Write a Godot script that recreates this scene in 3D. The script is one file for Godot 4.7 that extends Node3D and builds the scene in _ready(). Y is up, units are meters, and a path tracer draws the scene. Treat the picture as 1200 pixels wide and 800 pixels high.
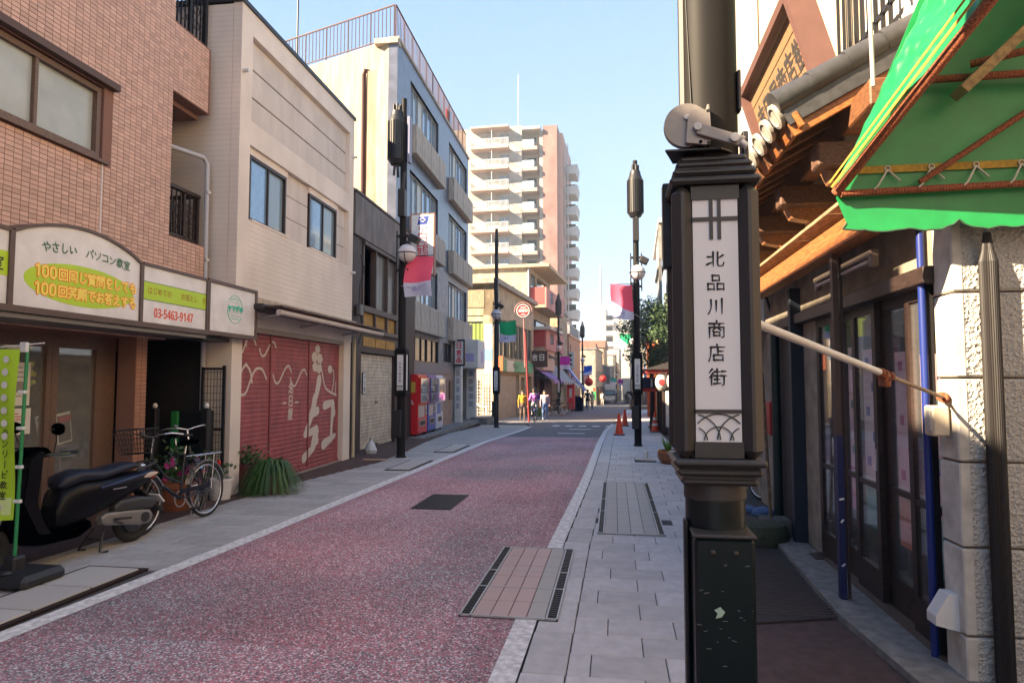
extends Node3D
# A shopping street in the shade of a low winter sun. x to the right, y up, the street runs towards -z. Metres.
const G := {
	"北": "0836 3636/3810 3890/0478 3864/6210 6276 7086 9086 9470/9028 6246", "品": "3208 3242/3210 6810 6840/3238 6838/0854 0892/0856 4056 4090/0886 4086/5854 5892/5856 9256 9290/5886 9286", "川": "2214 2260 0892/5020 5078/8010 8092",
	"商": "5002 5014/1016 9016/3420 4032/6620 6032/1236 1294/1237 8837 8890 7892/4240 2658/5840 7456/3462 3486/3463 6663 6684/3482 6682", "店": "5002 5014/1616 9216/1816 1660 0692/5424 5456/5438 8438/3258 3292/3259 8059 8090/3286 8086",
	"街": "2206 0626/2628 0654/1846 1894/3420 6220/4806 4842/3042 6642/3462 6262/4848 4884/3086 6682/7218 9618/6842 9842/8442 8490 7692",
	"や": "0648 6030 8636 9052 7664 6062/5410 6226/2622 5292", "さ": "1432 8424/4206 6656 7264 5256/2460 2680 4892 7288", "し": "3008 2866 4088 6086 8462", "い": "1422 1866 3082 4066/6826 8244 8666", "パ": "3232 2464 0886/6030 7856 9084/8408 9216 8424 7616 8408", "ソ": "1422 2646/8418 7456 3490", "コ": "1624 8224 8284/1280 8680", "ン": "1222 3638/1686 5670 8828",
	"教": "1420 5020/3006 3036/0638 5438/4810 0860/1854 4454 3266/3464 3490 2490/0676 5272/6606 5434/6224 9424/8224 7458 5092/6040 7264 9492", "室": "5002 5012/1016 1030/1016 9016 8830/2234 7834/4436 3054 7250/6442 7856/5058 5090/2470 7670/0892 9292",
	"回": "1212 1292/1212 8812 8892/1288 8888/3436 3466/3436 6636 6666/3464 6664", "同": "1410 1494/1410 8610 8692 7492/3032 7032/3450 3476/3450 6650 6676/3474 6674", "じ": "3008 2866 4088 6086 8462/6614 7428/8208 9022",
	"質": "2806 1214 0840/1220 4620/3020 3040/7406 5614 5240/5620 9420/7620 7640/2644 2680/2644 7644 7680/2656 7656/2668 7668/2680 7680/4082 1696/6282 8696", "問": "1008 1094/1008 4208 4236/1022 4222/1036 4236/5808 5836/5808 9008 9094 8094/5822 9022/5836 9036/3452 3480/3452 6652 6680/3478 6678",
	"を": "1622 7618/4606 2056 4044 5070/8440 4066 3684 5292 8290", "て": "1022 8814 5236 4464 5684 7888", "も": "4606 3866 4688 7088 8470 8256/1828 7230/1652 7054", "笑": "2404 1024/2014 4614/3216 3626/6804 5424/6414 9214/7616 8026/7234 2442/1060 9060/5040 4862 1094/5262 9294",
	"顔": "2804 2812/0814 5014/1818 2228/4018 3428/0832 5032/1032 1070 0492/4436 2050/4850 1868/5066 1490/5408 9608/7410 6822/5824 5876/5824 9224 9276/5842 9242/5858 9258/5876 9276/6678 5294/8278 9694", "で": "1022 8814 5236 4464 5684 7888/7046 7858/8640 9452", "お": "1230 6226/3608 3686 1480 2464 7056 8672 6690/7416 9032",
	"答": "2404 1024/2014 4614/3216 3626/6804 5424/6414 9214/7616 8026/5028 1056/5028 9056/3454 6654/2864 2894/2864 7264 7294/2890 7290", "え": "3808 5818/1836 7234 1290 4462 5484 8888", "す": "0826 9224/5806 5856 4064 3450 5040 6054 5480 3894", "る": "2214 7212 2058 5644 8460 7488 4692 4078 5676",
	"ヤ": "0838 8628 6654/3010 5092", "マ": "1022 9022 5264/3652 6282", "ザ": "0634 8034/2612 2658/6012 5860 3690/8006 8618/9202 9814", "キ": "1434 8226/1062 9054/4008 5894", "紅": "3006 1430 3434/3818 1054 4450/2854 2892/1464 0684/4062 4878/5624 9220/7424 7282/5086 9680", "白": "4804 3622/1824 1892/1824 8224 8292/1856 8256/1890 8290",
	"鶴": "0616 5014/0816 0826/2406 1050/1836 1892/3226 3636/1840 5040/3440 3490/1856 4856/1872 4872/1890 5290/7202 6612/5812 5866/5812 9012 9036/5824 9024/5836 9036/5850 9650/5864 9464 9292 8292/5876 5488/6876 7086/7874 8284",
	"屋": "1608 8408 8426/1626 8426/1608 1460 0494/2840 8240/4842 3458 7454/6648 8060/5262 5292/3074 7674/2094 8894", "日": "2008 2092/2008 8008 8092/2050 8050/2090 8090", "吉": "1022 9022/5004 5044/2244 7844/2458 2494/2458 7658 7694/2490 7690", "テ": "2414 7614/1038 9038/5440 4670 2692", "リ": "2612 2656/7408 7456 4092", "ー": "5008 5092", "ビ": "2410 2486 8086/2450 7838/7406 8018/8802 9414", "ク": "3808 1048/3426 8426 7064 2694",
	"名": "4404 1446/3618 7818 5650 0890/3036 4446/3860 3894/3860 8660 8694/3890 8690", "は": "1610 1060 1890/3430 8826/6408 6480 4688 3876 5268 8888", "め": "2218 3260 5084/5810 3880 1676 2040 6026 8850 6090", "の": "5020 3884 1470 1636 5018 8836 8666 5892", "Coca": "",
}
var mt := {}
const LK := -0.023

func _ready():
	# ---------------------------------------------------------------- camera, sky, sun, exposure
	var cam := Camera3D.new()
	cam.name = "camera"; cam.position = V(0, 1.65, 0)
	cam.rotation = Vector3(deg_to_rad(3.448), deg_to_rad(8.731), 0)
	cam.fov = 54.3; cam.near = 0.05; cam.far = 4000
	add_child(cam)
	var sky := ProceduralSkyMaterial.new()
	sky.sky_top_color = Color(0.190, 0.290, 0.428); sky.sky_horizon_color = Color(0.387, 0.450, 0.502); sky.sky_curve = 0.45
	sky.ground_bottom_color = Color(0.30, 0.29, 0.28); sky.ground_horizon_color = Color(0.5, 0.52, 0.54)
	sky.sun_angle_max = 20.0; sky.sun_curve = 0.1
	var we := WorldEnvironment.new()
	var env := Environment.new()
	env.background_mode = Environment.BG_SKY
	env.sky = Sky.new(); env.sky.sky_material = sky
	env.tonemap_mode = Environment.TONE_MAPPER_LINEAR; env.tonemap_exposure = 6.5
	env.ssao_enabled = true; env.ssil_enabled = true; env.sdfgi_enabled = true
	env.fog_enabled = true; env.fog_density = 0.0012; env.fog_light_color = Color(0.86, 0.91, 0.96)
	we.environment = env
	we.name = "environment"
	add_child(we)
	var sun := DirectionalLight3D.new()
	sun.name = "sun"; sun.light_energy = 1.38; sun.light_color = Color(1.0, 0.90, 0.76); sun.light_angular_distance = 0.5; sun.shadow_enabled = true
	sun.basis = Basis.looking_at(Vector3(1.0, -0.68, -0.62))
	add_child(sun)
	textures()
	ground()
	brick_building()
	cream_building()
	brown_shop()
	blue_building()
	corner_building()
	far_left()
	tower()
	far_end()
	right_far()
	behind_us()
	right_shop()
	awning()
	poles()
	left_things()
	vending()
	right_things()
	traffic()

func textures():
	T.grain = noise_tex(0.11, 0.80, 1.0, 3, 3)
	T.blotch = noise_tex(0.012, 0.74, 1.0, 5, 5)
	T.soft = noise_tex(0.008, 0.90, 1.0, 4, 9)
	T.rough = noise_tex(0.06, 0.0, 1.0, 4, 7, 1)
	T.spots = noise_tex(0.03, 0.0, 1.0, 4, 17)
	var w := noise_tex(0.02, 0.62, 1.0, 5, 11); T.wood = w
	var st := NoiseTexture2D.new()
	var f := FastNoiseLite.new()
	f.noise_type = FastNoiseLite.TYPE_CELLULAR; f.cellular_return_type = FastNoiseLite.RETURN_CELL_VALUE; f.frequency = 0.155; f.seed = 4; f.fractal_octaves = 1; f.fractal_type = FastNoiseLite.FRACTAL_NONE
	f.cellular_jitter = 1.0
	st.width = 1024; st.height = 1024; st.noise = f; st.seamless = true; st.seamless_blend_skirt = 0.02
	var g := Gradient.new()
	g.interpolation_mode = Gradient.GRADIENT_INTERPOLATE_CONSTANT
	g.offsets = PackedFloat32Array([0.0, 0.2, 0.42, 0.6, 0.74, 0.86])
	g.colors = PackedColorArray([Color8(114, 98, 102), Color8(178, 124, 130), Color8(172, 156, 158), Color8(206, 128, 136), Color8(138, 130, 134), Color8(232, 220, 220)])
	st.color_ramp = g
	T.speckle = st
	var sp := st.duplicate() as NoiseTexture2D
	var g2 := Gradient.new()
	g2.interpolation_mode = Gradient.GRADIENT_INTERPOLATE_CONSTANT
	g2.offsets = PackedFloat32Array([0.0, 0.3, 0.6, 0.85])
	g2.colors = PackedColorArray([Color8(110, 107, 108), Color8(132, 128, 129), Color8(146, 143, 143), Color8(166, 162, 161)])
	sp.color_ramp = g2
	T.asphalt = sp
	var ru := noise_tex(0.02, 0, 1, 5, 23)
	var g3 := Gradient.new()
	g3.offsets = PackedFloat32Array([0.0, 0.38, 0.55, 1.0])
	g3.colors = PackedColorArray([Color8(46, 26, 22), Color8(104, 48, 30), Color8(160, 84, 46), Color8(196, 140, 96)])
	ru.color_ramp = g3
	T.rust = ru
	# shared materials
	mt.dark = M(0.022, 0.020, 0.020, 0.45, "grain", V(3, 3, 3))
	mt.black = M(0.010, 0.010, 0.011, 0.5)
	mt.pole = M(0.046, 0.044, 0.043, 0.45, "soft", V(1.5, 0.6, 1.5), 0.0)
	mt.shaft = M(0.017, 0.0160, 0.0155, 0.42, "soft", V(1.5, 0.6, 1.5))
	mt.shaft.metallic_specular = 0.25; mt.shaft.roughness = 0.55
	mt.polegreen = M(0.005, 0.014, 0.016, 0.32, "soft", V(2, 0.7, 2), 0.1)
	mt.white = M(0.74, 0.73, 0.71, 0.6, "soft", V(0.6, 0.6, 0.6))
	mt.panel = M(0.70, 0.71, 0.73, 0.35)
	mt.ink = M(0.012, 0.012, 0.014, 0.7)
	mt.chrome = M(0.62, 0.62, 0.63, 0.25, "", V(1, 1, 1), 0.9)
	mt.alu = M(0.42, 0.41, 0.40, 0.45, "", V(1, 1, 1), 0.4)
	mt.rubber = M(0.018, 0.018, 0.018, 0.85)
	mt.conc = bump(M(0.30, 0.28, 0.255, 0.9, "blotch", V(0.6, 0.6, 0.6)), "grain", 0.15)
	mt.cream = M(0.55, 0.48, 0.38, 0.85, "blotch", V(0.25, 0.12, 0.25))
	mt.glass = M(0.20, 0.26, 0.30, 0.06); mt.glass.metallic_specular = 0.8
	mt.glassd = M(0.025, 0.028, 0.030, 0.16); mt.glassd.metallic_specular = 0.45
	mt.glass_sky = M(0.26, 0.40, 0.56, 0.10, "soft", V(2, 2, 2), 0.35); mt.glass_sky.metallic_specular = 0.7  # sky reflection on the panes is put into the blue albedo
	mt.curtain = M(0.52, 0.50, 0.44, 0.35)
	mt.bronze = M(0.045, 0.030, 0.025, 0.4, "", V(1, 1, 1), 0.3)
	mt.rust = M(0.8, 0.8, 0.8, 0.85, "rust", V(9, 9, 9))
	mt.plant = M(0.05, 0.12, 0.025, 0.6, "grain", V(2, 2, 2)); mt.plant.backlight_enabled = true; mt.plant.backlight = Color(0.10, 0.20, 0.05)

func ground():
	# land under everything
	var b := bb()
	var zs := [60.0, 0.0, -18.0, -60.0, -130.0, -260.0, -900.0, -3000.0]
	for i in zs.size() - 1:
		var y0 := gy(maxf(zs[i], -260)) - 0.05; var y1 := gy(maxf(zs[i + 1], -260)) - 0.05
		b.quad(V(-900, y0, zs[i]), V(900, y0, zs[i]), V(900, y1, zs[i + 1]), V(-900, y1, zs[i + 1]))
	var o := part("ground", b, M(0.14, 0.135, 0.13, 0.95, "blotch", V(0.3, 0.3, 0.3)), self, "structure", "grey paved ground between and beyond the buildings")
	# carriageway: red and grey chippings near, plain asphalt beyond the junction
	var nz := FastNoiseLite.new()
	nz.seed = 2; nz.frequency = 0.35
	var red := M(1, 1, 1, 0.9, "speckle", V(0.62, 0.62, 0.62))
	red.vertex_color_use_as_albedo = true
	bump(red, "speckle", 0.25)
	b = bb()
	var d := -24.0
	while d < 20.5:
		var st := 0.25 if d > 2.0 else 2.0
		var L0 := rdl(d); var L1 := rdl(d + st); var R0 := rdr(d); var R1 := rdr(d + st)
		for k in 14:
			var P := []
			for q in [[d, k], [d, k + 1], [d + st, k + 1], [d + st, k]]:
				var fx := lerpf(rdl(q[0]), rdr(q[0]), q[1] / 14.0)
				P.append(V(fx, gy(-q[0]), -q[0]))
			var t := 0.90 + 0.32 * nz.get_noise_2d(P[0].x, P[0].z)
			var rr := 1.0 + 0.35 * nz.get_noise_2d(P[0].x * 0.8 + 50, P[0].z * 0.8)
			var fx2 := (k + 0.5) / 14.0
			t *= 1.0 - 0.07 * (exp(-pow((fx2 - 0.30) / 0.07, 2)) + exp(-pow((fx2 - 0.72) / 0.07, 2))) - (0.10 if k == 0 or k == 13 else 0.0)
			b.tint = Color(0.97 * t * rr, 0.92 * t, 0.92 * t)
			b.quad(P[0], P[1], P[2], P[3])
		d += st
	part("road", b, red, self, "structure", "shaded carriageway of red and grey chippings between the white edge lines")
	b = bb()
	d = 20.5
	while d < 258:
		b.quad(V(rdl(d), gy(-d), -d), V(rdr(d), gy(-d), -d), V(rdr(d + 2), gy(-d - 2), -d - 2), V(rdl(d + 2), gy(-d - 2), -d - 2))
		d += 2.0
	b.quad(V(-40, gy(-29) + 0.004, -29.2), V(-3.0, gy(-29) + 0.004, -29.2), V(-3.6, gy(-34) + 0.004, -34.0), V(-40, gy(-34) + 0.004, -34.0))
	part("road", b, M(0.62, 0.62, 0.64, 0.9, "asphalt", V(0.4, 0.4, 0.4)), self, "structure", "grey asphalt carriageway running on past the junction")
	# white edge lines, worn
	var lm := M(0.86, 0.83, 0.80, 0.85, "speckle", V(0.5, 0.5, 0.5)); lm.albedo_texture = T.blotch; lm.uv1_scale = V(2.2, 2.2, 2.2)
	for s in 2:
		b = bb()
		d = -10.0
		while d < 60.0:
			var st := 1.0
			var a0 := rdl(d) if s == 0 else rdr(d); var a1 := rdl(d + st) if s == 0 else rdr(d + st)
			var w := 0.085 if s == 0 else 0.075
			if not (d > 26.5 and d < 34.0 and s == 0) and not (s == 1 and d > 29.0 and d < 33.5):
				b.quad(V(a0 - w, gy(-d) + 0.005, -d), V(a0 + w, gy(-d) + 0.005, -d), V(a1 + w, gy(-d - st) + 0.005, -d - st), V(a1 - w, gy(-d - st) + 0.005, -d - st))
			d += st
		part("edge_line", b, lm, self, "structure", "worn white line along the %s edge of the carriageway" % ["left", "right"][s])
	b = bb()
	for q in [[-1.9, 22.4, 0.9], [-1.7, 25.2, 0.8]]: b.span(V(q[0], gy(-q[1]) + 0.001, -q[1] - 0.22), V(q[0] + q[2], gy(-q[1]) + 0.006, -q[1]))
	for q in 5: b.quad(V(-2.6 + q * 0.55, gy(-27.4) + 0.006, -27.4), V(-2.3 + q * 0.55, gy(-27.4) + 0.006, -27.4), V(-2.25 + q * 0.55, gy(-28.4) + 0.006, -28.4), V(-2.55 + q * 0.55, gy(-28.4) + 0.006, -28.4))
	part("road_marking", b, lm, self, "structure", "short worn white bars across the grey asphalt before the junction")
	# pavements: bed with slabs on it
	var bed := M(0.06, 0.058, 0.058, 0.95)
	for s in 2:
		b = bb()
		d = -12.0
		while d < 120.0:
			var st := 3.0
			var P := []
			for q in [d, d + st]:
				var e: float = rdl(q) if s == 0 else rdr(q)
				P.append(e + (-0.09 if s == 0 else 0.08)); P.append(e + (-5.0 if s == 0 else 5.0))
			if not (s == 0 and d > 28 and d < 33):
				if s == 0: b.quad(V(P[1], gy(-d) - 0.012, -d), V(P[0], gy(-d) - 0.012, -d), V(P[2], gy(-d - st) - 0.012, -d - st), V(P[3], gy(-d - st) - 0.012, -d - st))
				else: b.quad(V(P[0], gy(-d) - 0.012, -d), V(P[1], gy(-d) - 0.012, -d), V(P[3], gy(-d - st) - 0.012, -d - st), V(P[2], gy(-d - st) - 0.012, -d - st))
			d += st
		var pv := part("pavement", b, bed if s == 1 else bed, self, "structure", "grey slab pavement along the %s side of the street" % ["left", "right"][s])
		slabs(pv, s)
	covers()

func slabs(pv: Node3D, s: int):
	var rng := RandomNumberGenerator.new()
	rng.seed = 40 + s
	var mats := []
	for k in 5:
		var q := 0.96 + 0.05 * k
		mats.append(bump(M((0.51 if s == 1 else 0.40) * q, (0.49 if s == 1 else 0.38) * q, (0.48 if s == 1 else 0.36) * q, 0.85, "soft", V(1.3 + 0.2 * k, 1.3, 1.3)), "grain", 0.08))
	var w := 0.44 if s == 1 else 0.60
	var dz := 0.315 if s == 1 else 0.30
	var unit := bb()
	unit.box(V(0, -0.015, 0), V(w - 0.006, 0.03, dz - 0.006), 0.004)
	var um := unit.mesh()
	var far := bb()
	var n := 0
	var d := 2.6 if s == 1 else 3.0
	var row := 0
	while d < (110.0):
		if s == 0 and d > 28.0 and d < 34.0:
			d += dz; row += 1; continue
		var c := d + dz / 2
		var x0: float = (rdr(c) + 0.341) if s == 1 else (rdl(c) - 0.10)
		var lim := 1.55 if s == 1 else lerp_pts([[0, 1.35], [6, 1.36], [10, 1.4], [13.2, 1.05], [16, 1.3], [22, 2.0], [30, 2.0], [120, 1.6]], c)
		var off := 0.0 if row % 2 else w * (0.5 if row % 4 else 0.3)
		# kerb flags on the road side of the right pavement
		if s == 1 and row % 2 == 0 and d < 60:
			var kb := bb(); kb.box(V(rdr(c + dz / 2) + 0.21, gy(-c) - 0.015, -c - dz / 2), V(0.25, 0.03, dz * 2 - 0.008), 0.004)
			if d < 20: part("kerb_flag", kb, mats[rng.randi() % 5], pv)
			else: far.box(V(rdr(c) + 0.21, gy(-c) - 0.015, -c), V(0.25, 0.03, dz * 2 - 0.01))
		var x := 0.0 if off == 0.0 else off - w
		while x < lim - 0.05:
			var a := maxf(x, 0.0); var e := minf(x + w, lim)
			if e - a > 0.06:
				var cx := x0 + (a + e) / 2 * (1 if s == 1 else -1)
				var hidden := (s == 1 and c > 7.5 and c < 10.95 and cx > -0.08 and cx < 0.44) or (s == 0 and c < 5.3 and cx > -4.6)
				if not hidden:
					var tr := Transform3D(Basis().scaled(V((e - a - 0.006) / (w - 0.006), 1, 1)), V(cx, gy(-c) + rng.randf_range(-0.001, 0.002), -c))
					if n < 290 and d < 21.0:
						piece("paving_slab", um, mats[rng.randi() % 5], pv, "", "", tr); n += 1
					elif d < 60:
						far.box(tr.origin + V(0, -0.015, 0), V(e - a - 0.008, 0.03, dz - 0.008))
			x += w
		d += dz; row += 1
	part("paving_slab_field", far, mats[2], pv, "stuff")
	if s == 0:       # dark red-brown tile apron between the slabs and the shop fronts
		var b := bb()
		d = -6.0
		while d < 27.0:
			var st := 0.5
			var e0 := rdl(d) - 0.10 - lerp_pts([[0, 1.35], [6, 1.36], [10, 1.4], [13.2, 1.05], [16, 1.3], [22, 2.0], [30, 2.0]], d)
			var e1 := rdl(d + st) - 0.10 - lerp_pts([[0, 1.35], [6, 1.36], [10, 1.4], [13.2, 1.05], [16, 1.3], [22, 2.0], [30, 2.0]], d + st)
			b.quad(V(-8.5, gy(-d) + 0.003, -d), V(e0, gy(-d) + 0.003, -d), V(e1, gy(-d - st) + 0.003, -d - st), V(-8.5, gy(-d - st) + 0.003, -d - st))
			d += st
		part("tiled_apron", b, bump(M(0.105, 0.055, 0.042, 0.8, "blotch", V(1.2, 1.2, 1.2)), "grain", 0.1), pv)

func covers():
	var fr := M(0.035, 0.033, 0.033, 0.5, "grain", V(4, 4, 4), 0.5)
	var pink := []; var grey := []
	for k in 3:
		pink.append(M(0.56 + 0.03 * k, 0.42 + 0.02 * k, 0.38 + 0.02 * k, 0.85, "grain", V(4, 4, 4)))
		grey.append(M(0.52 + 0.03 * k, 0.49 + 0.03 * k, 0.45 + 0.03 * k, 0.85, "grain", V(4, 4, 4)))
	# [x0,x1,z0,z1, tile columns, tile rows, grating width each side, label, mats]
	for q in [[-1.10, -0.40, 4.68, 6.64, 4, 6, 0.075, "service cover inlaid with pink tiles in the edge of the red carriageway", pink], [-0.20, 0.53, 7.38, 11.05, 4, 10, 0.065, "long service cover inlaid with pale tiles in the right pavement", grey]]:
		var t := thing("service_cover", q[7], "service cover", V(q[0], 0.006, -q[2]))
		var W: float = q[1] - q[0]; var L: float = q[3] - q[2]
		var g: float = q[6]
		var b := bb()
		b.span(V(0, -0.02, 0), V(W, 0.0, -L))
		part("bed", b, fr, t)
		b = bb()
		for x in [0.0, g, W - g - 0.012, W - 0.012]: b.span(V(x, 0.0, 0), V(x + 0.012, 0.012, -L))
		for k in [0.0, 0.34, 0.58, 1.0]: b.span(V(0, 0.0, -L * k + (0.012 if k == 1.0 else 0.0)), V(W, 0.0125, -L * k - (0.012 if k < 1.0 else 0.0)))
		part("frame", b, mt.alu, t)
		for sd in 2:
			b = bb()
			var x: float = 0.014 if sd == 0 else W - g + 0.002
			var zz := 0.02
			while zz < L - 0.03:
				b.span(V(x, 0.0, -zz), V(x + g - 0.018, 0.009, -zz - 0.022)); zz += 0.045
			part("grating", b, fr, t, "stuff")
		var tw: float = (W - 2 * g - 0.03) / q[4]; var tl: float = (L - 0.03) / q[5]
		for i in q[4]:
			for j in q[5]:
				b = bb()
				b.box(V(g + 0.014 + tw * (i + 0.5), 0.004, -0.014 - tl * (j + 0.5)), V(tw - 0.007, 0.012, tl - 0.007), 0.002)
				part("tile", b, (grey if (q[8] == pink and i == q[4] - 1) else q[8])[(i * 7 + j * 3) % 3], t)
	var k := 0
	for q in [[-4.66, -4.07, 2.6, 5.42, "shaded slab-filled service cover beside the white line nearest the scooter"], [-4.25, -3.75, 12.0, 13.6, "flush slab cover at the foot of the left lamp pole"], [-4.2, -3.7, 15.2, 17.0, "flush slab cover in the left pavement before the drink machines"]]:
		var t := thing("service_cover", q[4], "service cover", V(q[0], 0.010, -q[2]))
		var W: float = q[1] - q[0]; var L: float = q[3] - q[2]
		var b := bb()
		b.span(V(0, -0.02, 0), V(W, 0.0, -L))
		part("frame", b, M(0.05, 0.028, 0.022, 0.8, "rust", V(2, 2, 2)), t)
		var nn := int(L / 0.55)
		for j in nn:
			b = bb(); b.box(V(W / 2, 0.002, -0.05 - (L - 0.1) / nn * (j + 0.5)), V(W - 0.11, 0.02, (L - 0.1) / nn - 0.02), 0.004)
			part("slab", b, grey[j % 3], t)
		k += 1
	var rc := thing("manhole_cover", "dark square patch cover in the middle of the red carriageway", "manhole cover", V(-2.37, 0.004, -9.02))
	var b := bb()
	b.box(V(0, 0.0, 0), V(0.54, 0.008, 1.12)); part("frame", b, fr, rc)
	for i in 6:
		for j in 10:
			pass
	b = bb()
	for i in 9:
		for j in 18: b.box(V(-0.235 + i * 0.0585, 0.005, -0.51 + j * 0.06), V(0.045, 0.006, 0.046))
	part("stud", b, fr, rc, "stuff")
# ------------------------------------------------------------------ mesh builder
class B:
	var v := PackedVector3Array()
	var n := PackedVector3Array()
	var c := PackedColorArray()
	var uv := PackedVector2Array()
	var tint := Color(1, 1, 1)
	var X := Transform3D()
	func p3(a: Vector3, b: Vector3, d: Vector3, na: Vector3, nb: Vector3, nd: Vector3):
		v.append(X * a); v.append(X * d); v.append(X * b)
		n.append((X.basis * na).normalized()); n.append((X.basis * nd).normalized()); n.append((X.basis * nb).normalized())
		for i in 3: c.append(tint)
		uv.append(Vector2(0, 0)); uv.append(Vector2(1, 1)); uv.append(Vector2(1, 0))
	func tri(a: Vector3, b: Vector3, d: Vector3):
		var m := (b - a).cross(d - a)
		if m.length_squared() < 1e-16: return
		m = m.normalized()
		p3(a, b, d, m, m, m)
	func quad(a: Vector3, b: Vector3, d: Vector3, e: Vector3):
		tri(a, b, d); tri(a, d, e)
	func uvquad(a: Vector3, b: Vector3, d: Vector3, e: Vector3):   # a lower left, counter-clockwise
		var m := (b - a).cross(d - a).normalized()
		var P := [a, d, b, a, e, d]
		var U := [Vector2(0, 1), Vector2(1, 0), Vector2(1, 1), Vector2(0, 1), Vector2(0, 0), Vector2(1, 0)]
		for i in 6:
			v.append(X * P[i]); n.append((X.basis * m).normalized()); c.append(tint); uv.append(U[i])
	func box(ctr: Vector3, s: Vector3, bev := 0.0, bs := Basis()):
		var h := s * 0.5
		if bev <= 0.0:
			var q := []
			for k in 8: q.append(ctr + bs * Vector3(h.x * (1 if k & 1 else -1), h.y * (1 if k & 2 else -1), h.z * (1 if k & 4 else -1)))
			quad(q[4], q[5], q[7], q[6]); quad(q[1], q[0], q[2], q[3]); quad(q[5], q[1], q[3], q[7])
			quad(q[0], q[4], q[6], q[2]); quad(q[6], q[7], q[3], q[2]); quad(q[0], q[1], q[5], q[4])
			return
		bev = minf(bev, minf(h.x, minf(h.y, h.z)) * 0.9)
		var ax := [Vector3(1, 0, 0), Vector3(0, 1, 0), Vector3(0, 0, 1)]
		for k in 3:
			for sg in [-1.0, 1.0]:
				var i: Vector3 = ax[(k + 1) % 3]; var j: Vector3 = ax[(k + 2) % 3]; var m: Vector3 = ax[k] * sg
				var hm: float = h[k]; var hi: float = h[(k + 1) % 3] - bev; var hj: float = h[(k + 2) % 3] - bev
				var f := func(x: float, y: float) -> Vector3: return ctr + bs * (m * hm + i * x + j * y)
				if sg > 0: quad(f.call(-hi, -hj), f.call(hi, -hj), f.call(hi, hj), f.call(-hi, hj))
				else: quad(f.call(-hi, -hj), f.call(-hi, hj), f.call(hi, hj), f.call(hi, -hj))
		for k in 3:
			var a: Vector3 = ax[(k + 1) % 3]; var d: Vector3 = ax[(k + 2) % 3]; var e: Vector3 = ax[k]
			var ha: float = h[(k + 1) % 3]; var hd: float = h[(k + 2) % 3]; var he: float = h[k] - bev
			for sa in [-1.0, 1.0]:
				for sd in [-1.0, 1.0]:
					var p: Vector3 = a * sa * ha + d * sd * (hd - bev); var r: Vector3 = a * sa * (ha - bev) + d * sd * hd
					var w := [ctr + bs * (p - e * he), ctr + bs * (r - e * he), ctr + bs * (r + e * he), ctr + bs * (p + e * he)]
					if sa * sd > 0: quad(w[0], w[1], w[2], w[3])
					else: quad(w[3], w[2], w[1], w[0])
		for sx in [-1.0, 1.0]:
			for sy in [-1.0, 1.0]:
				for sz in [-1.0, 1.0]:
					var g := Vector3(sx, sy, sz)
					var a1 := ctr + bs * (g * Vector3(h.x, h.y - bev, h.z - bev)); var a2 := ctr + bs * (g * Vector3(h.x - bev, h.y, h.z - bev)); var a3 := ctr + bs * (g * Vector3(h.x - bev, h.y - bev, h.z))
					if sx * sy * sz > 0: tri(a1, a2, a3)
					else: tri(a1, a3, a2)
	func span(a: Vector3, b: Vector3, bev := 0.0):            # box from corner to corner
		box((a + b) * 0.5, (b - a).abs(), bev)
	func bar(a: Vector3, b: Vector3, w: float, h: float, up := Vector3.UP, bev := 0.0):
		var z := (b - a).normalized()
		if absf(z.dot(up)) > 0.99: up = Vector3(1, 0, 0)
		var x := up.cross(z).normalized()
		box((a + b) * 0.5, Vector3(w, h, (b - a).length()), bev, Basis(x, z.cross(x), z))
	func tube(pts: Array, r, sides := 8, caps := true, closed := false):
		var rings := []
		var up := Vector3(0.13, 0.9, 0.31).normalized()
		var cnt := pts.size()
		var last := Vector3.ZERO
		for i in cnt:
			var a: Vector3 = pts[posmod(i - 1, cnt)] if closed else pts[maxi(i - 1, 0)]
			var d: Vector3 = pts[(i + 1) % cnt] if closed else pts[mini(i + 1, cnt - 1)]
			var t := (d - a).normalized()
			if i == 0:
				last = up.cross(t)
				if last.length() < 0.1: last = Vector3(1, 0, 0).cross(t)
			last = (last - t * last.dot(t)).normalized()
			var y := t.cross(last)
			var rr: float = r[i] if r is Array else r
			var ring := []
			for k in sides:
				var an := TAU * k / sides
				ring.append([pts[i] + (last * cos(an) + y * sin(an)) * rr, last * cos(an) + y * sin(an)])
			rings.append(ring)
		for i in (cnt if closed else cnt - 1):
			var A: Array = rings[i]; var D: Array = rings[(i + 1) % cnt]
			for k in sides:
				var l := (k + 1) % sides
				p3(A[k][0], A[l][0], D[l][0], A[k][1], A[l][1], D[l][1])
				p3(A[k][0], D[l][0], D[k][0], A[k][1], D[l][1], D[k][1])
		if caps and not closed:
			for k in range(1, sides - 1):
				tri(rings[0][0][0], rings[0][k + 1][0], rings[0][k][0])
				tri(rings[-1][0][0], rings[-1][k][0], rings[-1][k + 1][0])
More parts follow.
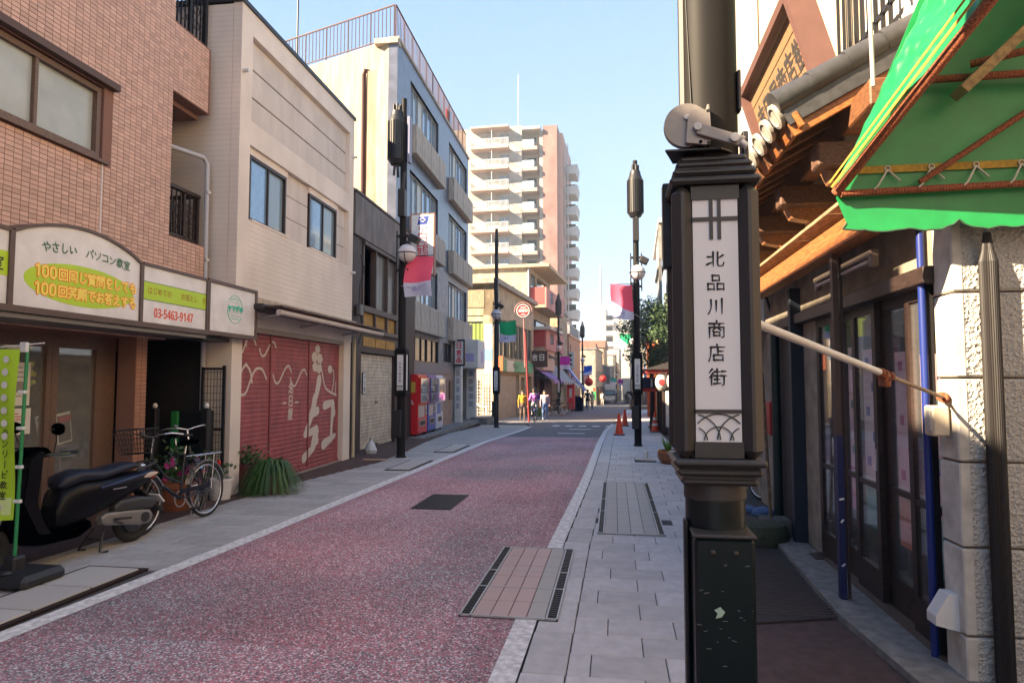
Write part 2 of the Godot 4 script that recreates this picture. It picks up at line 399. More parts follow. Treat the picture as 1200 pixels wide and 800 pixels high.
	func lathe(prof: Array, sides := 16, at := Transform3D(), arc := TAU, smooth := true):   # prof: Vector2(radius, height) upwards
		for i in prof.size() - 1:
			var a: Vector2 = prof[i]; var d: Vector2 = prof[i + 1]
			if a.distance_to(d) < 1e-6: continue
			var nn := Vector2(d.y - a.y, a.x - d.x).normalized()
			for k in sides:
				var t0 := arc * k / sides; var t1 := arc * (k + 1) / sides
				var e0 := Vector3(cos(t0), 0, -sin(t0)); var e1 := Vector3(cos(t1), 0, -sin(t1))
				if not smooth: e0 = (e0 + e1).normalized() * 1.0
				var n0 := at.basis * (e0 * nn.x + Vector3.UP * nn.y); var n1 := at.basis * ((e0 if not smooth else e1) * nn.x + Vector3.UP * nn.y)
				e0 = Vector3(cos(t0), 0, -sin(t0))
				var q0 := at * (e0 * a.x + Vector3.UP * a.y); var q1 := at * (e1 * a.x + Vector3.UP * a.y); var q2 := at * (e1 * d.x + Vector3.UP * d.y); var q3 := at * (e0 * d.x + Vector3.UP * d.y)
				if a.x > 1e-6: p3(q0, q1, q2, n0, n1, n1)
				if d.x > 1e-6: p3(q0, q2, q3, n0, n1, n0)
	func prism(poly: Array, depth: float, at := Transform3D(), back := true):      # polygon in xy, extruded from z=0 to z=depth
		var pk := PackedVector2Array(poly)
		if Geometry2D.is_polygon_clockwise(pk): pk.reverse()     # want counter-clockwise in y-up
		var ix := Geometry2D.triangulate_polygon(pk)
		for i in range(0, ix.size(), 3):
			var a := pk[ix[i]]; var b := pk[ix[i + 1]]; var d := pk[ix[i + 2]]
			if (b - a).cross(d - a) < 0:
				var t := b; b = d; d = t
			tri(at * Vector3(a.x, a.y, depth), at * Vector3(b.x, b.y, depth), at * Vector3(d.x, d.y, depth))
			if back: tri(at * Vector3(a.x, a.y, 0), at * Vector3(d.x, d.y, 0), at * Vector3(b.x, b.y, 0))
		for i in pk.size():
			var a := pk[i]; var b := pk[(i + 1) % pk.size()]
			quad(at * Vector3(a.x, a.y, 0), at * Vector3(b.x, b.y, 0), at * Vector3(b.x, b.y, depth), at * Vector3(a.x, a.y, depth))
	func wall(u0: float, u1: float, v0: float, v1: float, holes := [], th := 0.2, z := 0.0, ends := true):
		var us := [u0, u1]; var vs := [v0, v1]
		for h in holes:
			us.append(clampf(h[0], u0, u1)); us.append(clampf(h[2], u0, u1)); vs.append(clampf(h[1], v0, v1)); vs.append(clampf(h[3], v0, v1))
		us.sort(); vs.sort()
		for i in us.size() - 1:
			if us[i + 1] - us[i] < 1e-5: continue
			for j in vs.size() - 1:
				if vs[j + 1] - vs[j] < 1e-5: continue
				var mu: float = (us[i] + us[i + 1]) * 0.5; var mv: float = (vs[j] + vs[j + 1]) * 0.5
				var inside := false
				for h in holes:
					if mu > h[0] and mu < h[2] and mv > h[1] and mv < h[3]: inside = true
				if inside: continue
				quad(Vector3(us[i], vs[j], z), Vector3(us[i + 1], vs[j], z), Vector3(us[i + 1], vs[j + 1], z), Vector3(us[i], vs[j + 1], z))
				quad(Vector3(us[i + 1], vs[j], z - th), Vector3(us[i], vs[j], z - th), Vector3(us[i], vs[j + 1], z - th), Vector3(us[i + 1], vs[j + 1], z - th))
		for h in holes:
			var a := Vector3(h[0], h[1], z); var b := Vector3(h[2], h[1], z); var d := Vector3(h[2], h[3], z); var e := Vector3(h[0], h[3], z); var k := Vector3(0, 0, -th)
			quad(a, b, b + k, a + k); quad(b, d, d + k, b + k); quad(d, e, e + k, d + k); quad(e, a, a + k, e + k)
		if ends:
			var a := Vector3(u0, v0, z); var b := Vector3(u1, v0, z); var d := Vector3(u1, v1, z); var e := Vector3(u0, v1, z); var k := Vector3(0, 0, -th)
			quad(b, a, a + k, b + k); quad(d, b, b + k, d + k); quad(e, d, d + k, e + k); quad(a, e, e + k, a + k)
	func strokes(txt: String, G: Dictionary, org: Vector3, size: float, w: float, brush := 0.0, step := Vector2(1, 0), sx := 1.0):
		# flat lettering facing +z: org is the upper left of the first character
		var cx := 0.0; var cy := 0.0; var lift := 0
		for ch in txt:
			if G.has(ch):
				for s in (G[ch] as String).split("/"):
					var P := []
					for q in s.strip_edges().split(" ", false):
						var iv := int(q)
						P.append(Vector2(iv / 100, iv % 100) * 0.01)
					if P.size() > 2 and brush >= 0.0: P = soft(P)
					for i in P.size():
						var f := float(i) / maxf(P.size() - 1, 1)
						var r := w * (1.0 + absf(brush) * (0.9 - 1.5 * f if P.size() < 3 else 0.5 * cos(f * 5.0)))
						var a: Vector2 = P[i]
						lift += 1
						var z := org.z + (lift % 12) * 0.00012
						var o := Vector3(org.x + (cx + a.x * sx) * size, org.y - (cy + a.y) * size, z)
						var N := 8
						for k in N:
							tri(o, o + Vector3(cos(TAU * k / N), sin(TAU * k / N), 0) * r * size, o + Vector3(cos(TAU * (k + 1) / N), sin(TAU * (k + 1) / N), 0) * r * size)
						if i + 1 < P.size():
							var f2 := float(i + 1) / maxf(P.size() - 1, 1)
							var r2 := w * (1.0 + absf(brush) * (0.9 - 1.5 * f2 if P.size() < 3 else 0.5 * cos(f2 * 5.0)))
							var e := Vector3(org.x + (cx + P[i + 1].x * sx) * size, org.y - (cy + P[i + 1].y) * size, z + 0.00006)
							var t := (e - o); t.z = 0; t = t.normalized(); var m := Vector3(-t.y, t.x, 0)
							quad(o - m * r * size, e - m * r2 * size, e + m * r2 * size, o + m * r * size)
			cx += step.x; cy += step.y
	static func soft(P: Array) -> Array:     # rounds only gentle corners of a stroke
		var out := []
		for i in P.size() - 1:
			var a: Vector2 = P[maxi(i - 1, 0)]; var b: Vector2 = P[i]; var d: Vector2 = P[i + 1]; var e: Vector2 = P[mini(i + 2, P.size() - 1)]
			var sh1 := i > 0 and absf((b - a).angle_to(d - b)) > 1.3
			var sh2 := i + 2 < P.size() and absf((d - b).angle_to(e - d)) > 1.3
			if sh1: a = b
			if sh2: e = d
			for k in 4:
				var t := k / 4.0
				out.append(0.5 * (2.0 * b + (d - a) * t + (2.0 * a - 5.0 * b + 4.0 * d - e) * t * t + (3.0 * b - a - 3.0 * d + e) * t * t * t))
		out.append(P[-1])
		return out
	func sheet(f: Callable, nu: int, nv: int):     # smooth cloth: f(u, v) for u, v in 0..1, u to the right and v upwards as seen from the front
		var P := []; var N := []
		for i in nu + 1:
			for j in nv + 1:
				var u := float(i) / nu; var w := float(j) / nv
				var a: Vector3 = f.call(minf(u + 0.004, 1.0), w); var b: Vector3 = f.call(maxf(u - 0.004, 0.0), w); var d: Vector3 = f.call(u, minf(w + 0.004, 1.0)); var e: Vector3 = f.call(u, maxf(w - 0.004, 0.0))
				P.append(f.call(u, w)); N.append((a - b).cross(d - e).normalized())
		for i in nu:
			for j in nv:
				var q := [i * (nv + 1) + j, (i + 1) * (nv + 1) + j, (i + 1) * (nv + 1) + j + 1, i * (nv + 1) + j + 1]
				p3(P[q[0]], P[q[1]], P[q[2]], N[q[0]], N[q[1]], N[q[2]]); p3(P[q[0]], P[q[2]], P[q[3]], N[q[0]], N[q[2]], N[q[3]])
	func mesh() -> ArrayMesh:
		var A := []
		A.resize(Mesh.ARRAY_MAX)
		A[Mesh.ARRAY_VERTEX] = v; A[Mesh.ARRAY_NORMAL] = n; A[Mesh.ARRAY_COLOR] = c; A[Mesh.ARRAY_TEX_UV] = uv
		var m := ArrayMesh.new()
		m.add_surface_from_arrays(Mesh.PRIMITIVE_TRIANGLES, A)
		return m

func bb() -> B: return B.new()
func bx(a: Vector3, b: Vector3, bev := 0.0) -> B:
	var q := bb(); q.span(a, b, bev); return q
func V(x: float, y: float, z: float) -> Vector3: return Vector3(x, y, z)
func part(called: String, b: B, m: Material, parent: Node3D, kind := "", label := "") -> MeshInstance3D:
	return piece(called, b.mesh(), m, parent, kind, label)
func piece(called: String, mesh: Mesh, m: Material, parent: Node3D, kind := "", label := "", at := Transform3D()) -> MeshInstance3D:
	var o := MeshInstance3D.new()
	o.name = called; o.mesh = mesh; o.material_override = m; o.transform = at
	parent.add_child(o, true)
	if kind: o.set_meta("kind", kind)
	if label: o.set_meta("label", label)
	return o
func thing(called: String, label: String, cat: String, at := Vector3.ZERO, turn := 0.0, group := "", kind := "") -> Node3D:
	var o := Node3D.new()
	o.name = called; o.position = at; o.rotation.y = turn
	add_child(o, true)
	tag(o, label, cat, group, kind)
	return o
func tag(o: Node3D, label: String, cat := "", group := "", kind := ""):
	o.set_meta("label", label)
	if cat: o.set_meta("category", cat)
	if group: o.set_meta("group", group)
	if kind: o.set_meta("kind", kind)
func copy(o: Node3D, label: String, at: Vector3, turn := 0.0) -> Node3D:
	var c: Node3D = o.duplicate()
	c.name = str(o.name).rstrip("0123456789"); add_child(c, true)
	c.position = at; c.rotation = Vector3(0, turn, 0); c.set_meta("label", label)
	return c
func multi(called: String, mesh: Mesh, m: Material, parent: Node3D, xf: Array, cols := []) -> MultiMeshInstance3D:
	var mm := MultiMesh.new()
	mm.transform_format = MultiMesh.TRANSFORM_3D
	mm.use_colors = cols.size() > 0
	mm.mesh = mesh
	mm.instance_count = xf.size()
	for i in xf.size():
		mm.set_instance_transform(i, xf[i])
		if cols.size(): mm.set_instance_color(i, cols[i])
	var o := MultiMeshInstance3D.new()
	o.name = called; o.multimesh = mm; o.material_override = m
	parent.add_child(o, true)
	o.set_meta("kind", "stuff")
	return o
# ------------------------------------------------------------------ materials
var T := {}
func noise_tex(freq: float, lo: float, hi: float, oct := 4, seed_ := 1, kind := 0, px := 512) -> NoiseTexture2D:
	var f := FastNoiseLite.new()
	f.seed = seed_; f.frequency = freq; f.fractal_octaves = oct
	f.noise_type = FastNoiseLite.TYPE_SIMPLEX_SMOOTH if kind == 0 else FastNoiseLite.TYPE_CELLULAR
	if kind == 2: f.cellular_return_type = FastNoiseLite.RETURN_CELL_VALUE
	var t := NoiseTexture2D.new()
	t.width = px; t.height = px; t.seamless = true; t.noise = f; t.normalize = true
	var g := Gradient.new()
	g.set_color(0, Color(lo, lo, lo)); g.set_color(1, Color(hi, hi, hi))
	t.color_ramp = g
	return t
func M(r: float, g: float, b: float, rough := 0.8, tex := "", sc := Vector3.ONE, metal := 0.0, world := true) -> StandardMaterial3D:
	var m := StandardMaterial3D.new()
	m.albedo_color = Color(r, g, b).linear_to_srgb()
	m.roughness = rough; m.metallic = metal
	if tex:
		m.albedo_texture = T[tex]; m.uv1_triplanar = true; m.uv1_world_triplanar = world; m.uv1_scale = sc
	return m
func bump(m: StandardMaterial3D, tex: String, cm: float) -> StandardMaterial3D:
	m.heightmap_enabled = true; m.heightmap_texture = T[tex]; m.heightmap_scale = cm
	return m
func vcol(rough := 0.8, tex := "", sc := Vector3.ONE) -> StandardMaterial3D:
	var m := M(1, 1, 1, rough, tex, sc)
	m.vertex_color_use_as_albedo = true
	return m
# ------------------------------------------------------------------ the lie of the land
func gy(z: float) -> float:     # height of the road at world z: level near, then gently downhill
	var d := -z - 18.0
	return -0.02 * d if d > 0.0 else 0.0
func rdl(d: float) -> float:    # left edge of the carriageway at distance d
	return lerp_pts([[-30, -4.6], [0, -4.12], [6.7, -3.8], [23.7, -3.36], [27, -3.4], [34, -4.5], [46, -3.75], [80, -2.75], [130, -0.9], [260, 4.0]], d)
func rdr(d: float) -> float:
	return lerp_pts([[-30, -0.9], [0, -0.66], [6.8, -0.60], [11.6, -0.48], [24.3, -0.33], [34, 0.1], [54, 1.0], [80, 1.7], [130, 3.3], [260, 8.0]], d)
func lerp_pts(P: Array, d: float) -> float:
	for i in P.size() - 1:
		if d <= P[i + 1][0]:
			return lerpf(P[i][1], P[i + 1][1], clampf((d - P[i][0]) / float(P[i + 1][0] - P[i][0]), 0, 1))
	return P[-1][1]
# ------------------------------------------------------------------ windows and the like, in a building's own frame (x along the facade, y up, z out to the street)
func window(par: Node3D, u0: float, v0: float, u1: float, v1: float, z: float, fm: Material, gm, nx := 2, ny := 1, fw := 0.05, dep := 0.07, T0 := Transform3D(), called := "window") -> MeshInstance3D:
	var b := bb()
	b.X = T0
	b.span(V(u0, v0, z - dep), V(u0 + fw, v1, z)); b.span(V(u1 - fw, v0, z - dep), V(u1, v1, z))
	b.span(V(u0 + fw, v0, z - dep), V(u1 - fw, v0 + fw, z)); b.span(V(u0 + fw, v1 - fw, z - dep), V(u1 - fw, v1, z))
	var pw := (u1 - u0 - 2 * fw) / nx; var ph := (v1 - v0 - 2 * fw) / ny; var mw := fw * 0.7
	for i in range(1, nx): b.span(V(u0 + fw + pw * i - mw / 2, v0 + fw, z - dep * 0.8), V(u0 + fw + pw * i + mw / 2, v1 - fw, z - 0.006))
	for j in range(1, ny): b.span(V(u0 + fw, v0 + fw + ph * j - mw / 2, z - dep * 0.75), V(u1 - fw, v0 + fw + ph * j + mw / 2, z - 0.010))
	var w := part(called, b, fm, par)
	for i in nx:
		for j in ny:
			var g := bb(); g.X = T0
			var zz := z - dep * 0.55 - (0.012 if i % 2 else 0.0)
			g.span(V(u0 + fw + pw * i, v0 + fw + ph * j, zz - 0.006), V(u0 + fw + pw * (i + 1), v0 + fw + ph * (j + 1), zz))
			part("pane", g, (gm[i % gm.size()] if gm is Array else gm), w)
	return w
func railing(par: Node3D, a: Vector3, b: Vector3, h: float, gap: float, m: Material, r := 0.012, low := 0.08, called := "railing") -> MeshInstance3D:
	var q := bb()
	var n := int((b - a).length() / gap)
	q.bar(a + V(0, h, 0), b + V(0, h, 0), r * 3.2, r * 3.2); q.bar(a + V(0, low, 0), b + V(0, low, 0), r * 2.4, r * 2.4)
	var base := part(called, q, m, par)
	var bars := bb()
	for i in n + 1:
		var p := a.lerp(b, float(i) / n)
		if i % 6 == 0: bars.box(p + V(0, h / 2, 0), V(r * 2.8, h, r * 2.8))
		else: bars.box(p + V(0, (h + low) / 2, 0), V(r * 1.6, h - low, r * 1.6))
	part("baluster", bars, m, base, "stuff")
	return base
func left_root(called: String, label: String, cat: String, x0: float, k := LK, z0 := 0.0) -> Node3D:
	return thing(called, label, cat, V(x0 + k * z0, 0, -z0), acos(k / sqrt(1 + k * k)))

func brick_building():
	var r := left_root("brick_building", "terracotta tiled building with the sign boards, on the near left", "building", -5.70)
	var grout := M(0.27, 0.14, 0.105, 0.9, "grain", V(3, 3, 3))
	var wood := M(0.20, 0.115, 0.075, 0.5, "wood", V(1.5, 6, 1.5))
	# walls: u is the distance along the street
	var b := bb()
	b.wall(-12.0, 0.0, 2.2, 6.55, [], 0.25); b.wall(-12.0, 4.0, 0, 2.2, [], 0.25)
	b.wall(0.0, 4.0, 2.2, 7.6, [], 0.25); b.wall(4.0, 8.0, 2.2, 9.6, [[4.95, 4.2, 6.77, 5.07]], 0.25)
	b.span(V(4.0, 2.2 - 0.02, -0.25), V(8.0, 2.2, -0.25 + 0.01))
	b.span(V(7.45, 0, -0.24), V(7.64, 2.2, 0))                       # pier between the door and the passage
	b.wall(8.0, 8.86, 2.6, 3.61, [], 0.18); b.wall(8.0, 8.86, 5.59, 6.58, [], 0.18)
	b.span(V(8.0, 5.52, -2.4), V(8.86, 5.585, -0.18)); b.span(V(8.0, 3.0, -2.4), V(8.86, 3.08, -0.18))
	b.span(V(0.0, 6.4, -8), V(4.0, 7.55, -0.26)); b.span(V(4.0, 6.4, -8), V(8.0, 9.55, -0.26)); b.span(V(-12, 0, -8), V(3.9, 6.5, -0.26)); b.span(V(3.9, 2.4, -8), V(8.0, 6.4, -2.6)); b.span(V(8.0, 3.08, -8), V(8.86, 5.52, -2.4)); b.span(V(8.0, 5.585, -8), V(8.86, 6.5, -0.19))
	b.span(V(7.95, 3.08, -2.4), V(8.0, 5.52, -0.26))
	part("wall", b, grout, r)
	# mosaic tiles: real small blocks on the part of the wall that the street shows
	var rng := RandomNumberGenerator.new(); rng.seed = 8
	var tm := bb(); tm.box(V(0, 0, 0.004), V(0.093, 0.043, 0.012))
	var xf := []; var cols := []
	var u := 3.75
	while u < 8.82:
		var v := 2.225
		while v < 6.9:
			var ok := true
			if u + 0.05 > 4.92 and u - 0.05 < 6.80 and v > 4.17 and v < 5.17: ok = false
			if u > 7.98 and ((v > 3.6 and v < 5.6) or v > 6.57 or v < 2.62): ok = false
			if ok:
				xf.append(Transform3D(Basis(), V(u, v, rng.randf_range(-0.001, 0.001))))
				var t := rng.randf_range(0.80, 1.08); var p := rng.randf_range(-0.02, 0.02)
				cols.append(Color(0.75 * t, (0.47 + p * 0.5) * t, (0.365 + p * 0.4) * t))
			v += 0.05
		u += 0.1
	u = 7.5
	while u < 7.64:
		for k in 44: xf.append(Transform3D(Basis(), V(u, 0.03 + k * 0.05, 0))); cols.append(Color(0.46, 0.22, 0.13) * rng.randf_range(0.88, 1.05))
		u += 0.1
	for i in 8:            # return of the balcony ends
		for k in 20:
			if i < 1:
				xf.append(Transform3D(Basis(Vector3.UP, PI / 2) * Basis().scaled(V(0.9, 1, 1)), V(8.862, 5.62 + k * 0.0485, -0.05))); cols.append(Color(0.46, 0.23, 0.15))
	multi("wall_tile", tm.mesh(), vcol(0.55, "grain", V(2, 2, 2)), r, xf, cols)
	# window with its hood
	var w := window(r, 4.98, 4.22, 6.75, 5.05, -0.02, wood, M(0.42, 0.46, 0.45, 0.25, "soft", V(0.5, 0.5, 0.5)), 2, 1, 0.06, 0.09)
	b = bb(); b.span(V(4.8, 5.08, 0), V(6.92, 5.16, 0.09)); part("window_hood", b, M(0.10, 0.055, 0.04, 0.6, "grain", V(2, 2, 2)), w)
	b = bb(); b.span(V(4.9, 4.165, 0), V(6.82, 4.2, 0.06)); part("sill", b, wood, w)
	b = bx(V(6.752, 2.9, 0.01), V(6.766, 4.16, 0.02)); part("control_joint", b, mt.white, r)
	# balconies
	var bal := bb(); bal.span(V(8.0, 3.66, -0.16), V(8.84, 3.70, -0.12)); bal.span(V(8.0, 4.33, -0.17), V(8.86, 4.38, -0.10)); bal.span(V(8.80, 3.6, -0.16), V(8.85, 4.33, -0.11))
	bal.span(V(8.80, 4.33, -2.2), V(8.86, 4.38, -0.17)); bal.span(V(8.80, 3.66, -2.2), V(8.84, 3.70, -0.17)); bal.span(V(8.5, 3.6, -0.16), V(8.54, 4.33, -0.12))
	for k in 22:
		if k < 8: bal.span(V(8.04 + k * 0.1, 3.7, -0.145), V(8.056 + k * 0.1, 4.33, -0.129))
		bal.span(V(8.815, 3.7, -0.25 - k * 0.09), V(8.83, 4.33, -0.235 - k * 0.09))
	for k in 5:
		for j in 3: bal.tube(ring(V(8.13 + k * 0.15, 3.82 + j * 0.15, -0.137), V(0, 0, 1), 0.055, 10), 0.006, 4, false, true)
	part("railing", bal, mt.bronze, r)
	bal = bb(); bal.span(V(8.04, 6.60, -0.12), V(8.86, 6.64, -0.08)); bal.span(V(8.04, 7.4, -0.13), V(8.86, 7.46, -0.07)); bal.span(V(8.81, 6.58, -0.13), V(8.87, 7.4, -0.07)); bal.span(V(8.45, 6.58, -0.12), V(8.5, 7.4, -0.08))
	for k in 9: bal.span(V(8.09 + k * 0.09, 6.64, -0.11), V(8.106 + k * 0.09, 7.4, -0.09))
	for k in 5:
		for j in 2: bal.tube(ring(V(8.15 + k * 0.16, 6.85 + j * 0.22, -0.1), V(0, 0, 1), 0.07, 10), 0.007, 4, false, true)
	part("railing", bal, mt.black, r)
	b = bb(); b.span(V(8.2, 3.2, -2.38), V(8.75, 5.3, -2.32)); part("balcony_door", b, M(0.05, 0.05, 0.04, 0.3), r)
	# shop door: step, frames, glass, the room behind
	b = bb(); b.span(V(3.9, 0.0, -2.5), V(7.45, 0.16, -0.08)); part("step", b, M(0.11, 0.058, 0.042, 0.75, "grain", V(2, 2, 2)), r)
	var door := bb()
	door.span(V(4.0, 2.03, -0.34), V(7.45, 2.2, -0.26)); door.span(V(4.0, 0.16, -0.34), V(7.44, 0.30, -0.26))
	for x in [[5.55, 5.63], [6.40, 6.47], [6.475, 6.56], [7.12, 7.44]]: door.span(V(x[0], 0.30, -0.335), V(x[1], 2.03, -0.262))
	var dm := part("door_frame", door, wood, r)
	for x in [[4.0, 5.55], [5.63, 6.40], [6.56, 7.12]]:
		var g := bb(); g.span(V(x[0], 0.30, -0.305), V(x[1], 2.03, -0.297))
		var gm := M(0.6, 0.62, 0.6, 0.04); gm.transparency = BaseMaterial3D.TRANSPARENCY_ALPHA; gm.albedo_color.a = 0.10
		part("pane", g, gm, dm)
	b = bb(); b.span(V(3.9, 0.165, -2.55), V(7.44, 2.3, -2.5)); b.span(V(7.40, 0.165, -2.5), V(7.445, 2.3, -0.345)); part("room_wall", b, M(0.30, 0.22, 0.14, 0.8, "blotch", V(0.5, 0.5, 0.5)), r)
	b = bb(); b.span(V(4.4, 0.165, -1.6), V(6.3, 0.95, -1.1)); part("counter", b, M(0.16, 0.10, 0.06, 0.5, "wood", V(1, 4, 1)), r)
	var paper := M(0.62, 0.60, 0.55, 0.7)
	var k := 0
	for q in [[5.72, 1.52, 0.27, 0.42, "white notice with printed paragraphs on the shop door, uppermost"], [5.98, 1.40, 0.24, 0.45, "white notice with a small dark picture on the shop door"], [5.86, 1.10, 0.38, 0.27, "wide white notice of red print low on the shop door"]]:
		var p := thing("notice", q[4], "notice", r.transform * V(q[0], q[1], -0.29 + 0.003 * k), r.rotation.y)
		b = bb(); b.span(V(0, 0, 0), V(q[2], q[3], 0.002)); part("paper", b, paper, p)
		b = bb()
		for j in 7: b.span(V(0.03, q[3] - 0.06 - j * q[3] * 0.11, 0.002), V(q[2] * (0.85 if j % 3 else 0.6), q[3] - 0.048 - j * q[3] * 0.11, 0.003))
		if k == 1: b.span(V(0.07, 0.14, 0.003), V(0.17, 0.25, 0.004))
		part("print", b, M(0.25, 0.22, 0.22, 0.8) if k != 2 else M(0.5, 0.12, 0.1, 0.8), p, "stuff"); k += 1
	var bl := thing("hanging_ornament", "yellow and green hanging ornament inside the shop door", "ornament", r.transform * V(6.32, 1.62, -0.42), r.rotation.y)
	b = bb()
	for j in 9: b.box(V(0.03 * sin(j * 2.1), 0.22 - j * 0.028, 0.03 * cos(j * 1.7)), V(0.09, 0.05, 0.06), 0.015, Basis(Vector3.UP, j * 0.7))
	part("paper_flowers", b, M(0.45, 0.50, 0.06, 0.7), bl)
	var es := thing("easel", "wooden easel holding framed pictures behind the right door pane", "easel", r.transform * V(6.85, 0.165, -0.62), r.rotation.y)
	for s in [-1, 1]:
		b = bb(); b.bar(V(0.2 * s, 0, 0.1), V(0.05 * s, 1.1, 0), 0.03, 0.02); part("leg", b, wood, es)
	b = bb(); b.span(V(-0.28, 0.72, 0.05), V(0.28, 0.75, 0.12)); part("shelf", b, wood, es)
	for j in 2:
		b = bb(); b.box(V(-0.12 + 0.26 * j, 0.94, 0.07), V(0.22, 0.36, 0.02), 0.004, Basis(Vector3.FORWARD, -0.25 + 0.1 * j)); part("picture_frame", b, mt.white, es)
		b = bb(); b.box(V(-0.12 + 0.26 * j, 0.94, 0.083), V(0.18, 0.31, 0.003), 0.0, Basis(Vector3.FORWARD, -0.25 + 0.1 * j)); part("picture", b, M(0.06, 0.09, 0.08, 0.4) if j == 0 else M(0.12, 0.10, 0.09, 0.4), es)
		if j == 1:
			b = bb(); b.box(V(0.14, 1.05, 0.086), V(0.18, 0.07, 0.003), 0.0, Basis(Vector3.FORWARD, -0.15)); part("picture", b, M(0.35, 0.05, 0.06, 0.4), es)
	# passage right of the pier; near-black colour stands in for its deep shade
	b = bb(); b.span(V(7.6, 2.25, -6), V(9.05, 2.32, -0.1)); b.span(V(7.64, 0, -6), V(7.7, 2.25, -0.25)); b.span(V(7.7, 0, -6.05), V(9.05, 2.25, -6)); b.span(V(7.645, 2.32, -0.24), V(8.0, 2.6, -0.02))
	b.span(V(8.92, 0, -6), V(8.965, 2.25, -0.02)); part("passage_shade_wall", b, M(0.022, 0.018, 0.016, 0.9, "blotch", V(0.5, 0.5, 0.5)), r)  # panel laid over the far wall, coloured dark for the shade
	sign_boards()

func ring(c: Vector3, nrm: Vector3, rad: float, n: int, a0 := 0.0, a1 := TAU) -> Array:
	var x := nrm.cross(V(0.3, 1, 0.2)).normalized(); var y := nrm.cross(x).normalized()
	var P := []
	var full := a1 - a0 > TAU - 0.01
	for i in (n if full else n + 1): P.append(c + (x * cos(a0 + (a1 - a0) * i / n) + y * sin(a0 + (a1 - a0) * i / n)) * rad)
	return P

